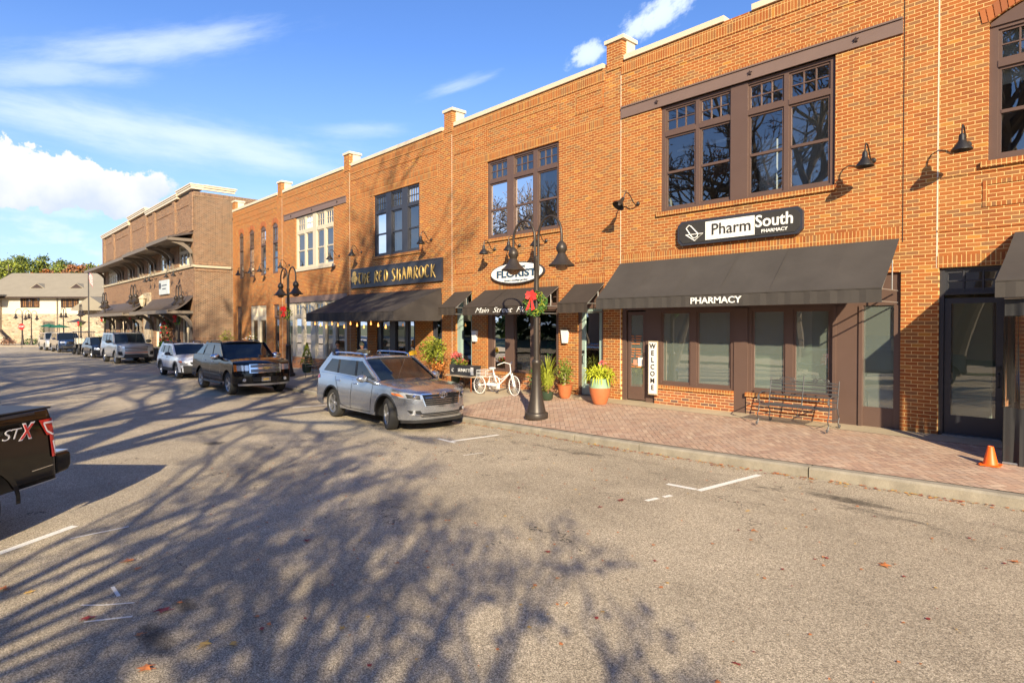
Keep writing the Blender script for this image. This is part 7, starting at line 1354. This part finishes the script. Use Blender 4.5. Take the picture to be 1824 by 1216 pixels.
# ================================================= fallen leaves
def leafobj(label, x, y, sz, m_, seed):
    rg = random.Random(seed); b = MB(); n = 10; vs = [(0, 0, .012)]
    for k in range(n * 1): a = 2 * math.pi * k / n; r_ = sz * (1.0 if k % 2 == 0 else .42) * rg.uniform(.8, 1.1); vs.append((r_ * math.cos(a), r_ * math.sin(a), .006 + rg.uniform(0, .022) * sz / .09))
    b.add(vs, [(0, k + 1, (k + 1) % n + 1) for k in range(n)]); b.tube([(0, 0, .01), (-sz * 1.1, sz * .2, .008)], .0018, 4); o = b.build('fallen_leaf', m_, None, loc=(x, y, Rz(x) + .004), rot=(0, 0, rg.uniform(0, 6))); tag(o, label, 'leaf', 'fallen maple leaves on the road'); return o
LM = {'r': mat('red_dry_leaf', (.24, .035, .030), .6), 'o': mat('orange_dry_leaf', (.50, .17, .05), .6), 'y': mat('yellow_dry_leaf', (.55, .34, .09), .6)}
for i, (x, y, sz, c_, lb) in enumerate(LEAVES): leafobj(lb, x, y, sz * .72, LM[c_], i)
b = MB(); rg = random.Random(21)
for i in range(900):
    if i < 420: x = rg.uniform(-12, -1); y = KY(x) - abs(rg.gauss(0, .10)) - .02
    elif i < 520: x = rg.uniform(-24, -12); y = KY(x) - abs(rg.gauss(0, .12)) - .02
    else: x = rg.uniform(-11, -.8); y = rg.uniform(-11.5, -4)
    s_ = rg.uniform(.008, .024) if i >= 520 else rg.uniform(.012, .035); a = rg.uniform(0, 6.28); z = Rz(x) + .006; b.cur = rg.choice((0, 1, 1, 2)); b.add([(x + s_ * math.cos(a + k), y + s_ * math.sin(a + k), z + rg.uniform(0, .008)) for k in (0, 1.3, 2.4, 4.2)], [(0, 1, 2, 3)])
tag(b.build('leaf_litter', [LM['r'], LM['o'], LM['y']]), 'small dry leaf scraps along the kerb and over the road', kind='stuff')
# ================================================= the other side of the street (seen only in the panes)
u = wroot('row_building', 'long low tan brick building with a grey roof across the street, seen as a reflection', 'building', (-8, -44, -.3))
b = MB()
for x0_, x1_ in ((-48, -22), (-18, 4), (8, 34)):
    b.box(x0_, x1_, -56, -44, -.8, 4.4)
b.build('wall', mat('tan_brick', (.36, .22, .14), .85, var=.1), u)
for x0_, x1_ in ((-48, -22), (-18, 4), (8, 34)): b = MB(); b.prism([(-57, 4.4), (-50, 8.2), (-43, 4.4)], 'x', x0_ - .6, x1_ + .6); b.build('roof', mat('grey_slate', (.16, .15, .15), .85), u)
rg = random.Random(77); b = MB()
for i in range(9000):
    x = rg.uniform(-110, 60); c_ = Vector((x, rg.uniform(-72, -60), rg.uniform(-.5, 15 + 3.5 * math.sin(x * .21) + 2 * math.sin(x * .57)))); d = Vector((rg.gauss(0, 1), rg.gauss(0, 1), rg.gauss(0, 1))).normalized() * rg.uniform(.6, 1.3); e = d.orthogonal().normalized() * d.length * .7; b.add([c_ - d, c_ + e, c_ + d, c_ - e], [(0, 1, 2, 3)])
tag(b.build('opposite_woods', leaf_d), 'dark trees behind the buildings across the street', kind='stuff')

# ================================================= things seen inside the shop windows
rg = random.Random(31)
def inside(x0, x1, z0, z1, n, y0, y1, label, cat='display', cols=('letw', 'terra', 'sage', 'wood', 'redc', 'navy', 'curtain', 'brown_d', 'gold')):
    o = wroot('window_display', label, cat, ((x0 + x1) / 2, y0, z0)); b = MB(); b.box(x0, x1, y0, y1, z0 - .04, z0); b.build('shelf', M['wood'], o)
    for i in range(n):
        x = rg.uniform(x0 + .1, x1 - .1); y = rg.uniform(y0 + .05, y1 - .05); h = rg.uniform(.10, .42); r_ = rg.uniform(.04, .12); b = MB()
        if rg.random() < .5: b.lathe([(r_ * .7, 0), (r_, h * .5), (r_ * .8, h), (r_ * .6, h)], (x, y, z0), 12)
        else: b.box(x - r_, x + r_, y - r_ * .5, y + r_ * .5, z0, z0 + h)
        b.build('display_item', M[rg.choice(cols)], o)
    return o
o = inside(-15.1, -12.2, .62, 1.2, 14, .3, .9, 'shelf of small pots and gifts inside the florist display window')
b = MB(); leaves(b, (-14.7, .45, .95), .25, .25, 160, .07, rg, .4); leaves(b, (-12.6, .45, 1.1), .35, .45, 260, .09, rg, .3); b.build('foliage', leaf_g, o)
o = wroot('framed_poster', 'tall pale framed poster inside the florist display window', 'poster', (-13.5, .5, 1)); b = MB(); b.box(-13.75, -13.3, .5, .52, 1.05, 2.2); b.build('poster', M['curtain'], o); b = MB(); b.box(-13.68, -13.37, .48, .5, 1.8, 2.1); b.build('print', M['redc'], o)
inside(-22.2, -19.6, .9, 1.3, 9, .5, 1.1, 'bar counter with bottles inside the pub window')
for x0, x1, z0, z1, c_, lb in ((-21.0, -20.4, 1.3, 2.1, 'letw', 'large pale poster on the middle pub window'), (-21.95, -21.4, .9, 1.9, 'gal', 'grey poster on the left pub window'), (-19.95, -19.65, 1.0, 1.9, 'beam', 'mauve poster on the right pub window'), (-28.0, -27.4, .9, 1.9, 'gal', 'pale poster in the middle pane of the cream shopfront'), (-29.2, -28.7, 1.0, 1.8, 'curtain', 'cream poster left of the middle of the cream shopfront'), (-26.8, -26.4, .8, 1.9, 'letw', 'white dress form shape in the right pane of the cream shopfront')):
    o = wroot('window_poster', lb, 'poster', ((x0 + x1) / 2, .16, z0)); b = MB(); b.box(x0, x1, .14, .145, z0, z1); b.build('paper', M[c_], o); b = MB(); b.box(x0 + .05, x1 - .05, .135, .139, z0 + (z1 - z0) * .6, z0 + (z1 - z0) * .85); b.build('print', M['char'], o)
inside(-7.9, -4.9, .75, 1.4, 8, 1.2, 2.2, 'low counter with white boxes behind the filmed pharmacy windows', cols=('letw', 'gal', 'curtain'))
o = wroot('reception_screen', 'pale partition panels seen through the charcoal glass door', 'partition', (-2.4, 2.5, 0)); b = MB(); b.box(-3.1, -2.45, 2.4, 2.5, 0, 2.5); b.build('panel', M['gal'], o); b = MB(); b.box(-2.2, -1.2, 3.2, 3.3, 0, 2.6); b.build('shelf_back', M['inter'], o)
for k in range(4): b = MB(); b.box(-2.2, -1.2, 2.9, 3.2, .5 + .55 * k, .53 + .55 * k); b.build('shelf', M['brown_d'], o)
